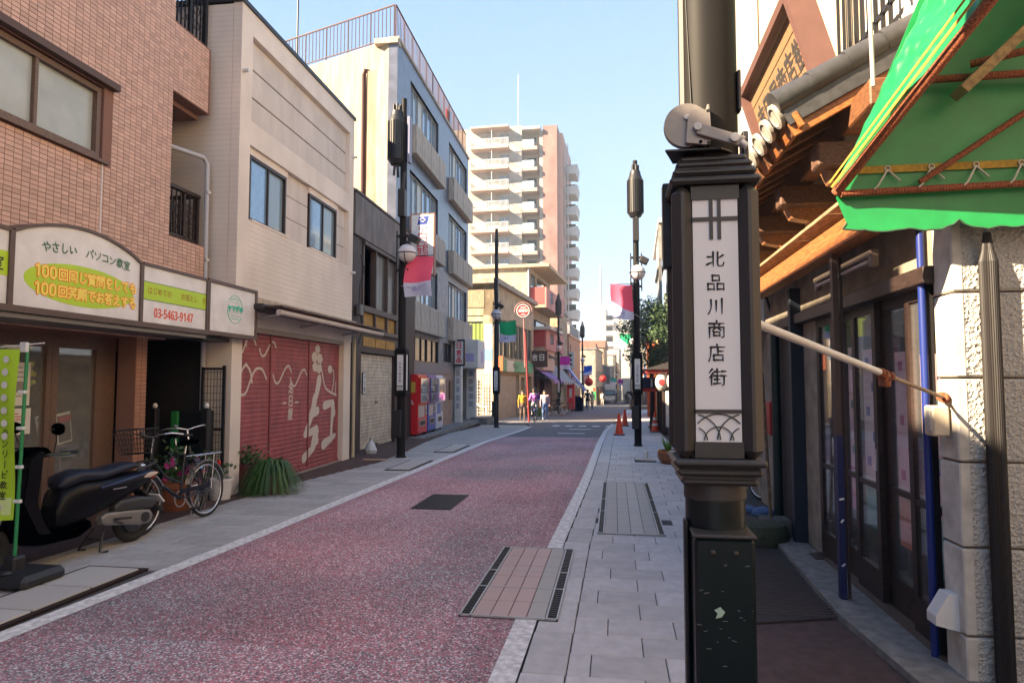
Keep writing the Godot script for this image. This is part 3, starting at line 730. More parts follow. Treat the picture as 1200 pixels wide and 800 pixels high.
func sign_boards():
	var r := left_root("school_sign_board", "long white sign board with the green oval and red phone number", "sign board", -5.15)
	var fm := M(0.10, 0.062, 0.05, 0.45, "soft", V(1, 1, 1))
	var wm := M(0.76, 0.74, 0.735, 0.28, "soft", V(0.8, 0.8, 0.8))
	var green := M(0.42, 0.62, 0.015, 0.4); var dgreen := M(0.035, 0.14, 0.075, 0.5); var orange := M(0.84, 0.20, 0.01, 0.45); var yel := M(0.92, 0.72, 0.12, 0.45); var redm := M(0.72, 0.07, 0.025, 0.45)
	# boxes
	var arch := [Vector2(5.13, 2.33), Vector2(6.78, 2.33)]
	for i in 15:
		var t := i / 14.0
		arch.append(Vector2(6.78 - 1.65 * t, 2.985 + 0.19 * pow(sin(t * PI), 0.8)))
	var b := bb(); b.prism(arch, 0.2, Transform3D(Basis(), V(0, 0, -0.22))); part("panel", b, wm, r)
	b = bb(); b.span(V(2.0, 2.33, -0.22), V(5.08, 2.985, -0.02)); part("panel", b, wm, r)
	b = bb(); b.span(V(6.83, 2.33, -0.22), V(8.07, 2.985, -0.02)); part("panel", b, wm, r)
	b = bb()
	for x in [[5.08, 5.13, 3.0], [6.78, 6.83, 3.0], [8.07, 8.105, 3.0]]: b.span(V(x[0], 2.31, -0.23), V(x[1], x[2], 0.0))
	b.span(V(2.0, 2.985, -0.23), V(5.08, 3.02, 0)); b.span(V(6.83, 2.985, -0.23), V(8.07, 3.02, 0)); b.span(V(2.0, 2.27, -0.24), V(8.105, 2.33, 0.015))
	for i in range(2, arch.size() - 1): b.bar(V(arch[i].x, arch[i].y + 0.015, -0.11), V(arch[i + 1].x, arch[i + 1].y + 0.015, -0.11), 0.22, 0.03)
	part("frame", b, fm, r)
	b = bb(); b.span(V(2.0, 2.22, -0.55), V(8.1, 2.265, -0.02)); b.span(V(2.0, 3.03, -0.56), V(8.1, 3.06, -0.24)); b.span(V(2.0, 2.27, -0.56), V(2.1, 3.03, -0.24)); part("mounting", b, M(0.16, 0.15, 0.15, 0.5), r)
	# print on the arched panel
	var el := []
	for i in 32: el.append(Vector2(5.965 + 0.72 * cos(TAU * i / 32), 2.605 + 0.205 * sin(TAU * i / 32)))
	b = bb(); b.prism(el, 0.002, Transform3D(Basis(), V(0, 0, -0.02)), false); part("oval", b, green, r)
	b = bb()
	var tx := "やさしい パソコン教室"
	for i in tx.length():
		var t := i / 10.0
		b.strokes(tx[i], G, V(5.43 + i * 0.108, 2.975 + 0.045 * sin(PI * (0.12 + t * 0.76)) - 0.012, -0.017), 0.106, 0.058)
	part("lettering", b, dgreen, r)
	for q in [["回同じ質問をしても", 2.75], ["回笑顔でお答えする", 2.585]]:
		for s in 2:
			b = bb()
			b.strokes(q[0], G, V(5.63, q[1], -0.017 + 0.003 * s), 0.124, 0.125 if s == 0 else 0.068, 0.0, Vector2(0.985, 0))
			for d in 3:
				var x: float = 5.34 + d * 0.092
				if d == 0: b.strokes("1", {"1": "3022 5008 5092"}, V(x, q[1], -0.017 + 0.003 * s), 0.124, 0.145 if s == 0 else 0.085)
				else: b.strokes("0", {"0": "5008 2222 1850 2278 5092 7878 8250 7822 5008"}, V(x, q[1], -0.017 + 0.003 * s), 0.124, 0.145 if s == 0 else 0.085, 0.0, Vector2(1, 0), 0.75)
			part("lettering", b, yel if s == 1 else orange, r)
	b = bb(); b.span(V(2.0, 2.58, -0.02), V(5.08, 2.80, -0.018)); part("band", b, green, r)
	b = bb(); b.strokes("教室", G, V(4.78, 2.75, -0.016), 0.13, 0.05); part("lettering", b, mt.ink, r)
	b = bb(); b.span(V(6.83, 2.60, -0.02), V(8.07, 2.80, -0.018)); part("band", b, green, r)
	b = bb(); b.span(V(6.83, 2.80, -0.02), V(8.07, 2.808, -0.017)); b.span(V(6.83, 2.592, -0.02), V(8.07, 2.60, -0.017)); part("rule", b, dgreen, r)
	b = bb(); b.strokes("はじめての方 お答えします", G, V(6.92, 2.752, -0.016), 0.088, 0.05); part("lettering", b, M(0.42, 0.24, 0.02, 0.5), r)
	text("03-5463-9147", 0.155, V(7.42, 2.455, -0.0185), redm, r, 0.80)
	# second board
	var y := left_root("corner_sign_board", "square white sign board with the teal round emblem", "sign board", -5.15)
	b = bb(); b.span(V(8.15, 2.335, -0.22), V(9.34, 2.985, -0.02)); part("panel", b, wm, y)
	b = bb(); b.span(V(8.11, 2.28, -0.24), V(8.15, 3.03, 0.0)); b.span(V(9.34, 2.28, -0.24), V(9.39, 3.03, 0.0)); b.span(V(8.15, 2.28, -0.24), V(9.34, 2.335, 0.0)); b.span(V(8.15, 2.985, -0.24), V(9.34, 3.03, 0.0)); part("frame", b, fm, y)
	b = bb(); b.span(V(8.3, 2.22, -0.5), V(9.2, 2.27, -0.2)); part("mounting", b, mt.dark, y)
	var teal := M(0.03, 0.52, 0.33, 0.45)
	b = bb(); b.tube(ring(V(8.79, 2.68, -0.018), V(0, 0, 1), 0.20, 40, 0.35, PI - 0.35), 0.004, 4); b.tube(ring(V(8.79, 2.68, -0.018), V(0, 0, 1), 0.20, 40, PI + 0.35, TAU - 0.35), 0.004, 4)
	b.span(V(8.62, 2.775, -0.02), V(8.96, 2.779, -0.017)); b.span(V(8.62, 2.582, -0.02), V(8.96, 2.586, -0.017))
	for i in 5: b.box(V(8.70 + i * 0.045, 2.815 + 0.012 * (2 - absi(i - 2)), -0.019), V(0.022, 0.024, 0.002))
	for i in 6: b.box(V(8.69 + i * 0.04, 2.545, -0.019), V(0.024, 0.012, 0.002))
	part("emblem", b, teal, y)
	b = bb(); b.strokes("ヤマザキ", G, V(8.595, 2.735, -0.016), 0.10, 0.11); part("lettering", b, teal, y)

func text(s: String, size: float, at: Vector3, m: Material, par: Node3D, sx := 1.0, font := "Droid Sans", turn := Basis(), bold := true) -> MeshInstance3D:
	var f := SystemFont.new(); f.font_names = PackedStringArray([font]); f.font_weight = 700 if bold else 400
	var t := TextMesh.new()
	t.font = f; t.text = s; t.font_size = 32; t.pixel_size = size / 32.0; t.depth = 0.002; t.curve_step = 2.0
	var o := piece("lettering", t, m, par)
	o.transform = Transform3D(turn.scaled_local(V(sx, 1, 1)), at)
	return o

func shutter(par: Node3D, u0: float, u1: float, v0: float, v1: float, z: float, pitch: float, m: Material, called := "shutter") -> MeshInstance3D:
	var b := bb()
	var v := v0
	while v < v1 - 0.01:
		var h := minf(pitch, v1 - v)
		b.quad(V(u0, v, z - 0.008), V(u1, v, z - 0.008), V(u1, v + h * 0.12, z), V(u0, v + h * 0.12, z))
		b.quad(V(u0, v + h * 0.12, z), V(u1, v + h * 0.12, z), V(u1, v + h * 0.75, z), V(u0, v + h * 0.75, z))
		b.quad(V(u0, v + h * 0.75, z), V(u1, v + h * 0.75, z), V(u1, v + h, z - 0.008), V(u0, v + h, z - 0.008))
		v += pitch
	b.box(V((u0 + u1) / 2, v0 + 0.025, z), V(u1 - u0, 0.05, 0.03))
	return part(called, b, m, par)

func cream_building():
	var r := left_root("cream_building", "two storey cream building above the red painted shutter", "building", -5.31)
	var wallm := bump(M(0.78, 0.685, 0.605, 0.88, "soft", V(0.22, 0.15, 0.22)), "grain", 0.08)
	var pan := bump(M(0.64, 0.565, 0.51, 0.9, "soft", V(0.5, 0.2, 0.5)), "grain", 0.1)
	var b := bb()
	b.wall(9.03, 13.7, 2.5, 7.40, [[9.36, 5.68, 13.45, 7.03], [9.34, 4.12, 13.45, 5.30]], 0.14)
	b.span(V(8.97, 0, -0.3), V(9.25, 2.5, 0.0)); b.span(V(13.28, 0, -0.3), V(13.66, 2.5, 0.0))
	b.span(V(9.03, 2.5, -9), V(13.7, 7.38, -0.145)); b.span(V(8.97, 0, -9), V(9.2, 2.5, -0.3)); b.span(V(13.5, 0, -9), V(13.7, 2.5, -0.3))
	part("wall", b, wallm, r)
	# thin brick courses on the painted wall and the flank
	b = bb()
	for j in 14: b.span(V(9.36, 2.98 + j * 0.082, 0), V(13.66, 2.984 + j * 0.082, 0.0015))
	for j in 60: b.span(V(9.0295, 2.55 + j * 0.08, -1.4), V(9.0285, 2.554 + j * 0.08, 0))
	part("course_line", b, M(0.52, 0.45, 0.39, 0.9), r, "stuff")
	b = bb(); b.span(V(9.0, 7.40, -9), V(13.73, 7.47, 0.03)); part("coping", b, mt.dark, r)
	for q in [[5.68, 6.12], [6.13, 6.57], [6.58, 7.03]]:
		b = bb(); b.box(V(11.405, (q[0] + q[1]) / 2, -0.115), V(4.08, q[1] - q[0] - 0.012, 0.05), 0.006); part("panel", b, pan, r)
	for q in [[9.34, 9.44], [10.70, 11.60], [12.95, 13.45]]:
		for j in 3:
			b = bb(); b.box(V((q[0] + q[1]) / 2, 4.12 + 0.1967 + 0.3933 * j, -0.115), V(q[1] - q[0] - 0.004, 0.385, 0.05), 0.006); part("panel", b, pan, r)
	for q in [[9.46, 10.68], [11.62, 12.93]]:
		var w := window(r, q[0], 4.16, q[1], 5.18, -0.06, mt.bronze, [mt.glass_sky, mt.glass], 2, 1, 0.04, 0.07)
		b = bb(); b.span(V(q[0] - 0.03, 5.185, -0.14), V(q[1] + 0.03, 5.30, -0.05)); part("head", b, wallm, w)
		b = bb(); b.span(V(q[0] - 0.03, 4.12, -0.14), V(q[1] + 0.03, 4.155, 0.01)); part("sill", b, wallm, w)
	b = bb(); b.span(V(9.0, 2.86, 0), V(13.75, 2.95, 0.09), 0.01); part("string_course", b, M(0.55, 0.45, 0.34, 0.8, "blotch", V(1, 1, 1)), r)
	for q in [[9.08, 6.35], [13.62, 6.55], [13.6, 4.0]]:
		b = bb(); b.tube([V(q[0], q[1], 0), V(q[0], q[1], 0.10)], 0.03, 8); part("vent_pipe", b, mt.white, r)
	# red shutter in three leaves with the painted pine, waves and characters
	var redm := M(0.38, 0.080, 0.082, 0.5, "blotch", V(0.6, 0.3, 0.6)); var paint := M(0.72, 0.63, 0.54, 0.7, "grain", V(5, 5, 5))
	var leaves := [[9.27, 10.30], [10.34, 11.78], [11.82, 13.26]]
	var k := 0
	for q in leaves:
		shutter(r, q[0], q[1], 0.02, 2.42, -0.10, 0.075, redm)
		k += 1
	b = bb()
	for x in [10.30, 11.78]: b.span(V(x, 0, -0.13), V(x + 0.04, 2.42, -0.085))
	part("shutter_post", b, M(0.20, 0.045, 0.045, 0.5), r)
	b = bb(); b.span(V(9.25, 2.42, -0.28), V(13.28, 2.5, -0.02)); b.span(V(9.25, 0.0, -0.28), V(13.28, 0.02, -0.02)); part("shutter_box", b, M(0.30, 0.25, 0.21, 0.6), r)
	b = bb()
	var S := {"w": "0070 1250 2440 3852 4470/0086 1490 2686 3868 5250 6846 8050 9264", "v": "0052 1068 2470 4056 5638 7230 8236 8844", "c": "1050 2030 5022 8030 9052 6058 3060 1050"}
	b.strokes("w", S, V(9.32, 2.30, -0.098), 0.95, 0.022); b.strokes("v", S, V(9.95, 2.50, -0.098), 0.62, 0.03)
	b.strokes("w", S, V(9.28, 2.62, -0.098), 0.6, 0.03)
	b.strokes("v", S, V(10.42, 2.15, -0.098), 0.75, 0.025); b.strokes("v", S, V(11.05, 2.10, -0.098), 0.75, 0.025)
	for q in [[12.18, 2.28, 0.20], [12.05, 2.12, 0.24], [12.28, 2.10, 0.24], [12.08, 1.93, 0.22], [12.26, 1.90, 0.22], [12.80, 1.90, 0.20]]:
		var P := []
		for i in 14: P.append(Vector2(q[0] + q[2] * 0.55 * cos(TAU * i / 14) * (1.0 + 0.14 * cos(i * 2.9)), q[1] + q[2] * 0.42 * sin(TAU * i / 14) * (1.0 + 0.14 * cos(i * 2.9))))
		b.prism(P, 0.002, Transform3D(Basis(), V(0, 0, -0.099)), false)
	b.strokes("b", {"b": "0000 1434 3060 6072 9680/7072 8040 7620/9080 9250"}, V(12.32, 2.05, -0.098), 0.85, 0.026)
	b.strokes("屋", G, V(10.98, 1.18, -0.098), 0.20, 0.07); b.strokes("日", G, V(10.98, 1.41, -0.098), 0.20, 0.07); b.strokes("名", G, V(10.98, 1.64, -0.098), 0.20, 0.07)
	b.box(V(10.85, 1.28, -0.099), V(0.14, 0.03, 0.002)); b.box(V(11.32, 1.28, -0.099), V(0.14, 0.03, 0.002))
	b.strokes("k", {"k": "4402 3622 1848 4042/3226 2248 0470 3866/3868 2884 4080 2092 3088 0299"}, V(11.62, 1.72, -0.098), 1.50, 0.055, 0.5)
	b.strokes("k", {"k": "6030 9026 9442/9030 8660 8478/5884 9874"}, V(11.70, 1.60, -0.098), 1.42, 0.05, 0.5)
	part("painting", b, paint, r, "", "cream painted pine, waves and large brushed character")
	# rolled awning above
	var a := left_root("rolled_awning", "closed dark roller awning above the red shutter", "awning", -5.31)
	b = bb(); b.span(V(9.3, 2.74, 0), V(13.72, 2.83, 0.30), 0.02); part("cassette", b, mt.dark, a)
	b = bb(); b.tube([V(9.35, 2.70, 0.52), V(14.2, 2.70, 0.52)], 0.045, 10); part("roller", b, M(0.50, 0.43, 0.40, 0.5), a)
	b = bb(); b.span(V(9.3, 2.775, 0.30), V(14.25, 2.80, 0.60)); part("cover", b, M(0.09, 0.055, 0.05, 0.6), a)
	for x in [9.6, 11.2, 13.2]:
		var ar := bb(); ar.bar(V(x, 2.62, 0.0), V(x, 2.70, 0.5), 0.04, 0.03); part("arm", ar, mt.alu, a)
	# downpipe in the gap on the left
	var dp := left_root("downpipe", "pale grey downpipe in the gap beside the cream building", "downpipe", -5.31)
	b = bb(); b.tube([V(8.0, 4.93, -0.7), V(8.80, 4.93, -0.42), V(8.87, 4.85, -0.40), V(8.88, 0.05, -0.38)], 0.035, 10); part("pipe", b, M(0.42, 0.42, 0.45, 0.5), dp)
	b = bb()
	for y in [1.0, 2.2, 3.4, 4.4]: b.lathe([Vector2(0.036, 0), Vector2(0.044, 0.0), Vector2(0.044, 0.05), Vector2(0.036, 0.05)], 10, Transform3D(Basis(), V(8.88, y, -0.38)))
	part("pipe_clip", b, mt.alu, dp)
	var bw := left_root("back_block", "dark grey rendered block seen in the gap behind the balcony", "building", -5.31)
	b = bb(); b.span(V(9.02, 2.4, -9), V(9.026, 7.2, -1.45))
	for j in 4:
		var bl := bb(); bl.box(V(8.985, 2.9 + 1.15 * j, -3.2), V(0.06, 1.13, 3.4), 0.008); part("panel", bl, M(0.11, 0.10, 0.095, 0.9, "blotch", V(0.5, 0.5, 0.5)), bw)
	part("wall", b, M(0.11, 0.10, 0.095, 0.9, "blotch", V(0.5, 0.5, 0.5)), bw)
	# downpipe at the right edge
	dp = left_root("downpipe", "cream downpipe at the right edge of the red shutter", "downpipe", -5.31)
	b = bb(); b.tube([V(13.8, 2.6, 0.03), V(13.8, 0.02, 0.03)], 0.035, 10); part("pipe", b, M(0.5, 0.42, 0.28, 0.6), dp)

func brown_shop():
	var r := left_root("brown_shop", "dark brown timber shopfront with the closed beige shutter", "shop", -5.55)
	var wood := M(0.055, 0.030, 0.024, 0.6, "wood", V(1, 5, 1)); var ochre := M(0.52, 0.28, 0.06, 0.8, "blotch", V(0.8, 0.8, 0.8)); var board := M(0.20, 0.17, 0.16, 0.7, "blotch", V(0.4, 0.2, 0.4))
	var b := bb()
	b.span(V(14.35, 0, -7), V(14.95, 5.03, 0.0)); b.span(V(14.95, 2.35, -0.2), V(17.9, 2.83, -0.0)); b.span(V(17.65, 0, -7), V(19.6, 5.03, -0.02)); b.span(V(14.95, 2.5, -7), V(17.65, 5.03, -0.9))
	b.span(V(14.95, 5.0, -7), V(17.65, 5.03, 0)); part("wall", b, wood, r)
	for j in 9:
		b = bb(); b.box(V(14.62 + j * 0.575, 5.52, 0.03), V(0.565, 0.98, 0.05), 0.008); part("fascia_panel", b, board, r)
	b = bb(); b.span(V(14.3, 6.02, -7), V(19.6, 6.07, 0.08)); b.span(V(14.33, 5.03, -7), V(19.5, 6.02, 0.004)); part("roof", b, M(0.10, 0.08, 0.072, 0.7), r)
	b = bb(); b.tube([V(14.5, 6.12, -0.1), V(15.0, 6.12, -0.1)], 0.06, 8); part("ridge_pipe", b, mt.dark, r)
	# upper bays
	b = bb(); b.span(V(14.95, 4.98, -0.12), V(17.65, 5.0, 0.06)); b.span(V(14.95, 3.32, -0.12), V(17.65, 3.46, 0.05)); b.span(V(14.90, 2.83, -0.06), V(17.9, 2.93, 0.07))
	for x in [14.95, 15.85, 16.78, 17.6]: b.span(V(x, 2.9, -0.12), V(x + 0.07, 5.0, 0.03))
	b.span(V(14.95, 4.91, -0.12), V(17.65, 4.985, 0.07)); part("frame", b, M(0.15, 0.105, 0.085, 0.6, "wood", V(1, 4, 1)), r)
	for q in [[15.93, 16.34], [16.36, 16.77], [16.86, 17.22], [17.24, 17.59]]:
		b = bx(V(q[0], 3.47, -0.07), V(q[1], 4.9, -0.05)); part("pane", b, M(0.10, 0.085, 0.075, 0.3, "soft", V(1, 1, 1)), r)
	for q in [[15.03, 15.84], [15.93, 16.77], [16.86, 17.6]]:
		b = bx(V(q[0], 2.94, -0.08), V(q[1], 3.31, -0.04)); part("ochre_panel", b, ochre, r)
	for q in [[15.05, 15.9], [15.95, 16.7], [16.75, 17.5]]:
		b = bx(V(q[0], 2.50, -0.0), V(q[1], 2.72, 0.012)); part("ochre_panel", b, ochre, r)
	b = bx(V(15.02, 2.94, -0.85), V(15.85, 4.9, -0.8)); part("bay_shade_board", b, mt.black, r)  # black sheet paints the darkness inside the open first bay
	shutter(r, 15.06, 17.62, 0.03, 2.33, -0.10, 0.085, M(0.62, 0.51, 0.38, 0.55, "blotch", V(0.5, 0.5, 0.5)))
	b = bb(); b.span(V(16.25, 1.10, -0.1), V(16.45, 1.14, -0.085)); b.span(V(16.2, 0.05, -0.09), V(16.5, 0.09, -0.07)); part("shutter_handle", b, mt.dark, r)
	var s := thing("name_plate", "small white vertical plate on the brown post by the beige shutter", "name plate", r.transform * V(14.97, 1.35, 0.02), r.rotation.y)
	b = bx(V(-0.02, 0, 0), V(0.19, 0.52, 0.03)); part("frame", b, wood, s)
	b = bx(V(0.0, 0.02, 0.03), V(0.17, 0.50, 0.034)); part("plate", b, mt.white, s)
	b = bb(); b.strokes("吉日屋", G, V(0.035, 0.47, 0.036), 0.11, 0.05, 0.0, Vector2(0, 1.35)); part("lettering", b, mt.ink, s)
	var m := thing("electric_meter", "grey electric meter and cables on the dark brown post", "meter", r.transform * V(14.6, 3.3, 0.02), r.rotation.y)
	b = bb(); b.box(V(0, 0, 0.06), V(0.2, 0.26, 0.12), 0.02); part("case", b, M(0.12, 0.12, 0.12, 0.5), m)
	b = bb(); b.tube([V(-0.05, 0.13, 0.06), V(-0.1, 0.6, 0.1), V(0.12, 0.95, 0.12), V(0.05, 1.3, 0.05)], 0.012, 6); b.tube([V(0.05, -0.13, 0.06), V(0.1, -0.45, 0.1), V(0.0, -0.8, 0.03)], 0.012, 6); part("cable", b, mt.black, m)

func blue_building():
	var r := left_root("blue_tiled_building", "four storey blue grey tiled building with a sunlit cream flank", "building", -5.83)
	r.scale = V(0.925, 0.925, 0.925); r.position.y = 0.12
	var tile := bump(M(0.125, 0.14, 0.195, 0.30, "blotch", V(0.35, 0.35, 0.35)), "grain", 0.05); tile.metallic_specular = 0.7
	var grey := M(0.36, 0.33, 0.305, 0.8, "blotch", V(0.4, 0.25, 0.4)); var cream := M(0.47, 0.39, 0.28, 0.9, "blotch", V(0.9, 0.10, 0.9)); var concm := bump(M(0.56, 0.475, 0.39, 0.9, "blotch", V(1.8, 0.25, 1.8)), "grain", 0.1)
	var holes := []
	var rows := [[10.35, 11.95], [7.2, 8.85], [4.35, 5.9]]
	var cx := [[21.4, 25.4], [27.3, 31.2]]
	for q in rows:
		for c in cx: holes.append([c[0], q[0], c[1], q[1]])
	var b := bb()
	b.wall(19.9, 31.6, 6.2, 12.6, holes, 0.3); part("wall", b, tile, r)
	b = bb(); b.wall(19.9, 31.6, 3.5, 6.2, holes, 0.3); part("wall", b, bump(M(0.42, 0.40, 0.40, 0.6, "blotch", V(0.5, 0.5, 0.5)), "spots", 0.3), r)
	# cream flank, turned a little away
	b = bb()
	b.X = Transform3D(Basis(Vector3.RIGHT, -PI / 2), Vector3.ZERO)
	b.prism([Vector2(19.9, 0.29), Vector2(22.0, 5.4), Vector2(27.8, 5.4), Vector2(31.5, 0.29)], 12.6)
	part("flank", b, cream, r)
	b = bb(); b.span(V(20.08, 4.0, -1.05), V(20.3, 11.7, -0.62)); part("flank_pier", b, cream, r)
	b = bb(); b.span(V(19.8, 12.45, -0.75), V(20.2, 12.62, 0.03)); b.span(V(19.9, 12.6, -0.3), V(31.65, 12.7, 0.05)); part("coping", b, concm, r)
	b = bb(); b.tube([V(20.3, 11.75, -1.0), V(20.15, 11.75, -1.15), V(20.15, 11.6, -1.2), V(20.2, 6.2, -1.2)], 0.075, 8); part("downpipe", b, M(0.15, 0.055, 0.04, 0.7, "rust", V(2, 2, 2)), r)
	# rust stains run down from the roof edge
	for q in [[20.62, 2.3, 1.2], [20.9, 3.0, 0.7], [20.35, 1.7, 0.55], [21.3, 4.1, 0.8]]:
		pass
	# roof fence
	var rail := M(0.17, 0.075, 0.06, 0.7, "rust", V(1.5, 1.5, 1.5))
	railing(r, V(20.0, 12.65, -0.1), V(31.4, 12.65, -0.1), 1.15, 0.16, rail, 0.012)
	railing(r, V(20.0, 12.65, -0.15), V(21.95, 12.65, -5.3), 1.15, 0.16, rail, 0.012)
	b = bb(); b.tube([V(22.2, 12.6, -4.5), V(22.2, 17.5, -4.5)], 0.035, 6); part("aerial_mast", b, mt.dark, r)
	b = bb(); b.box(V(27.8, 13.1, -0.2), V(0.5, 0.9, 0.04), 0.01); part("red_cloth", b, M(0.7, 0.03, 0.04, 0.8), r)
	# windows and balcony ledges
	for j in 3:
		for c in cx:
			var u0: float = c[0]; var u1: float = c[1]; var v0: float = rows[j][0]; var v1: float = rows[j][1]
			window(r, u0, v0, u1, v1, -0.10, mt.alu, [mt.glass_sky, mt.glass, mt.curtain, mt.glass_sky], 6, 1, 0.05, 0.09)
			b = bb(); b.box(V((u0 + u1) / 2 + 0.1, v0 - 0.48, 0.13), V(u1 - u0 + 0.35, 1.0, 0.26), 0.02); part("balcony_ledge", b, concm, r)
			b = bb()
			for k in 3: b.span(V(u0 + 0.6 + k * 1.25, v0 - 0.95, 0.26), V(u0 + 0.62 + k * 1.25, v0 - 0.02, 0.266))
			part("ledge_joint", b, M(0.2, 0.16, 0.13, 0.9), r, "stuff")
	# lower storey
	b = bb(); b.wall(19.9, 31.6, -0.6, 3.5, [[20.6, 2.35, 25.6, 3.25], [26.4, 2.45, 27.9, 3.25], [29.0, -0.6, 30.9, 2.2]], 0.3, 0.02); part("wall", b, grey, r)
	b = bb(); b.wall(20.4, 27.9, -0.2, 1.95, [], 0.03, 0.06); part("pink_render", b, M(0.52, 0.33, 0.24, 0.85, "blotch", V(0.6, 0.6, 0.6)), r)
	b = bb(); b.wall(20.3, 27.9, 1.95, 2.32, [], 0.03, 0.08); part("dark_band", b, M(0.14, 0.145, 0.16, 0.5), r)
	window(r, 20.6, 2.35, 25.6, 3.25, 0.0, mt.bronze, mt.glassd, 6, 1, 0.05, 0.08)
	window(r, 26.4, 2.45, 27.9, 3.25, 0.0, mt.bronze, mt.glassd, 2, 1, 0.05, 0.08)
	b = bb(); b.span(V(29.0, -0.6, -0.9), V(30.9, 2.2, -0.85)); part("dark_door", b, mt.glassd, r)
	b = bb(); b.span(V(27.2, 0.9, 0.09), V(27.75, 1.7, 0.12)); part("notice_frame", b, M(0.10, 0.06, 0.04, 0.6), r)
	# two white pillar signs by the door, the hanging box and the vertical sign
	for q in [[28.4, 0.28, "narrow white pillar sign left of the dark doorway"], [31.0, 0.42, "wide white pillar sign right of the dark doorway"]]:
		var s := thing("pillar_sign", q[2], "sign", r.transform * V(q[0], -0.35, 0.05), r.rotation.y)
		b = bb(); b.box(V(0.15, 1.35, q[1] / 2), V(0.3, 2.7, q[1]), 0.01); part("panel", b, mt.white, s)
		b = bb()
		for k in 5: b.box(V(-0.002, 2.2 - k * 0.33, q[1] / 2), V(0.004, 0.22, q[1] * 0.45))
		part("print", b, M(0.35, 0.36, 0.42, 0.7), s)
	var s := thing("vertical_sign", "dark framed white vertical sign with three red characters", "sign", r.transform * V(28.0, 2.35, 0.08), r.rotation.y)
	b = bb(); b.box(V(0, 0.5, 0.25), V(0.16, 1.06, 0.46), 0.01); part("frame", b, mt.dark, s)
	b = bx(V(-0.086, 0.05, 0.08), V(-0.08, 0.95, 0.42)); part("panel", b, mt.white, s)
	b = bb(); b.X = Transform3D(Basis(Vector3.UP, -PI / 2), V(-0.087, 0, 0.25)); b.strokes("日吉品", G, V(-0.13, 0.92, 0), 0.25, 0.075, 0.0, Vector2(0, 1.15)); part("lettering", b, M(0.6, 0.02, 0.05, 0.6), s)
	s = thing("box_sign", "bright white box sign at the corner above the pillars", "sign", r.transform * V(29.4, 2.25, 0.06), r.rotation.y)
	b = bb(); b.box(V(0.8, 0.6, 0.42), V(1.7, 1.2, 0.75), 0.02); part("box", b, mt.white, s)
	b = bb(); b.box(V(-0.055, 0.45, 0.42), V(0.006, 0.35, 0.4)); b.box(V(0.9, 0.5, 0.798), V(0.5, 0.5, 0.006)); part("print", b, M(0.42, 0.36, 0.62, 0.6), s)
	s = thing("projecting_sign", "tall white projecting sign with a blue emblem and red characters", "sign", r.transform * V(20.4, 5.05, 0.30), r.rotation.y)
	b = bb(); b.box(V(0, 0.9, 0.42), V(0.16, 1.85, 0.74), 0.01); part("frame", b, M(0.35, 0.16, 0.11, 0.6), s)
	b = bx(V(-0.088, 0.02, 0.09), V(-0.081, 1.78, 0.75)); part("panel", b, mt.white, s)
	b = bb(); b.X = Transform3D(Basis(Vector3.UP, -PI / 2), V(-0.0895, 0, 0.42))
	b.prism([Vector2(-0.16, 1.48), Vector2(0.14, 1.50), Vector2(0.20, 1.74), Vector2(-0.10, 1.72)], 0.002, Transform3D(), false); part("emblem", b, M(0.02, 0.05, 0.28, 0.5), s)
	b = bb(); b.X = Transform3D(Basis(Vector3.UP, -PI / 2), V(-0.092, 0, 0.42))
	b.tube([V(-0.08, 1.63, 0.001), V(0.02, 1.68, 0.001), V(0.10, 1.62, 0.001), V(0.03, 1.57, 0.001), V(-0.05, 1.59, 0.001)], 0.016, 4); part("emblem", b, mt.white, s)
	b = bb(); b.X = Transform3D(Basis(Vector3.UP, -PI / 2), V(-0.091, 0, 0.42))
	b.strokes("白鶴", G, V(-0.19, 1.30, 0), 0.38, 0.032, 0.3, Vector2(0, 1.02))
	for q in [[-0.09, 1.38], [0.0, 1.34], [0.11, 1.38]]: b.box(V(q[0], q[1], 0.001), V(0.045, 0.045, 0.002))
	part("lettering", b, M(0.62, 0.02, 0.06, 0.6), s)
	b = bb(); b.X = Transform3D(Basis(Vector3.UP, -PI / 2), V(-0.091, 0, 0.42)); b.strokes("日", G, V(-0.12, 0.48, 0), 0.24, 0.05); b.strokes("ン", G, V(-0.09, 0.22, 0), 0.18, 0.05); part("lettering", b, mt.ink, s)
func simple_windows(r: Node3D, list: Array, fm: Material, gm, z := -0.05, nx := 2):
	for q in list: window(r, q[0], q[1], q[2], q[3], z, fm, gm, nx, 1, 0.06, 0.08)
func end_frame(u: float, z: float) -> Transform3D:     # a wall plane that faces the camera, at distance u along the facade: x runs towards the street
	return Transform3D(Basis(Vector3.UP, -PI / 2), V(u, 0, z))

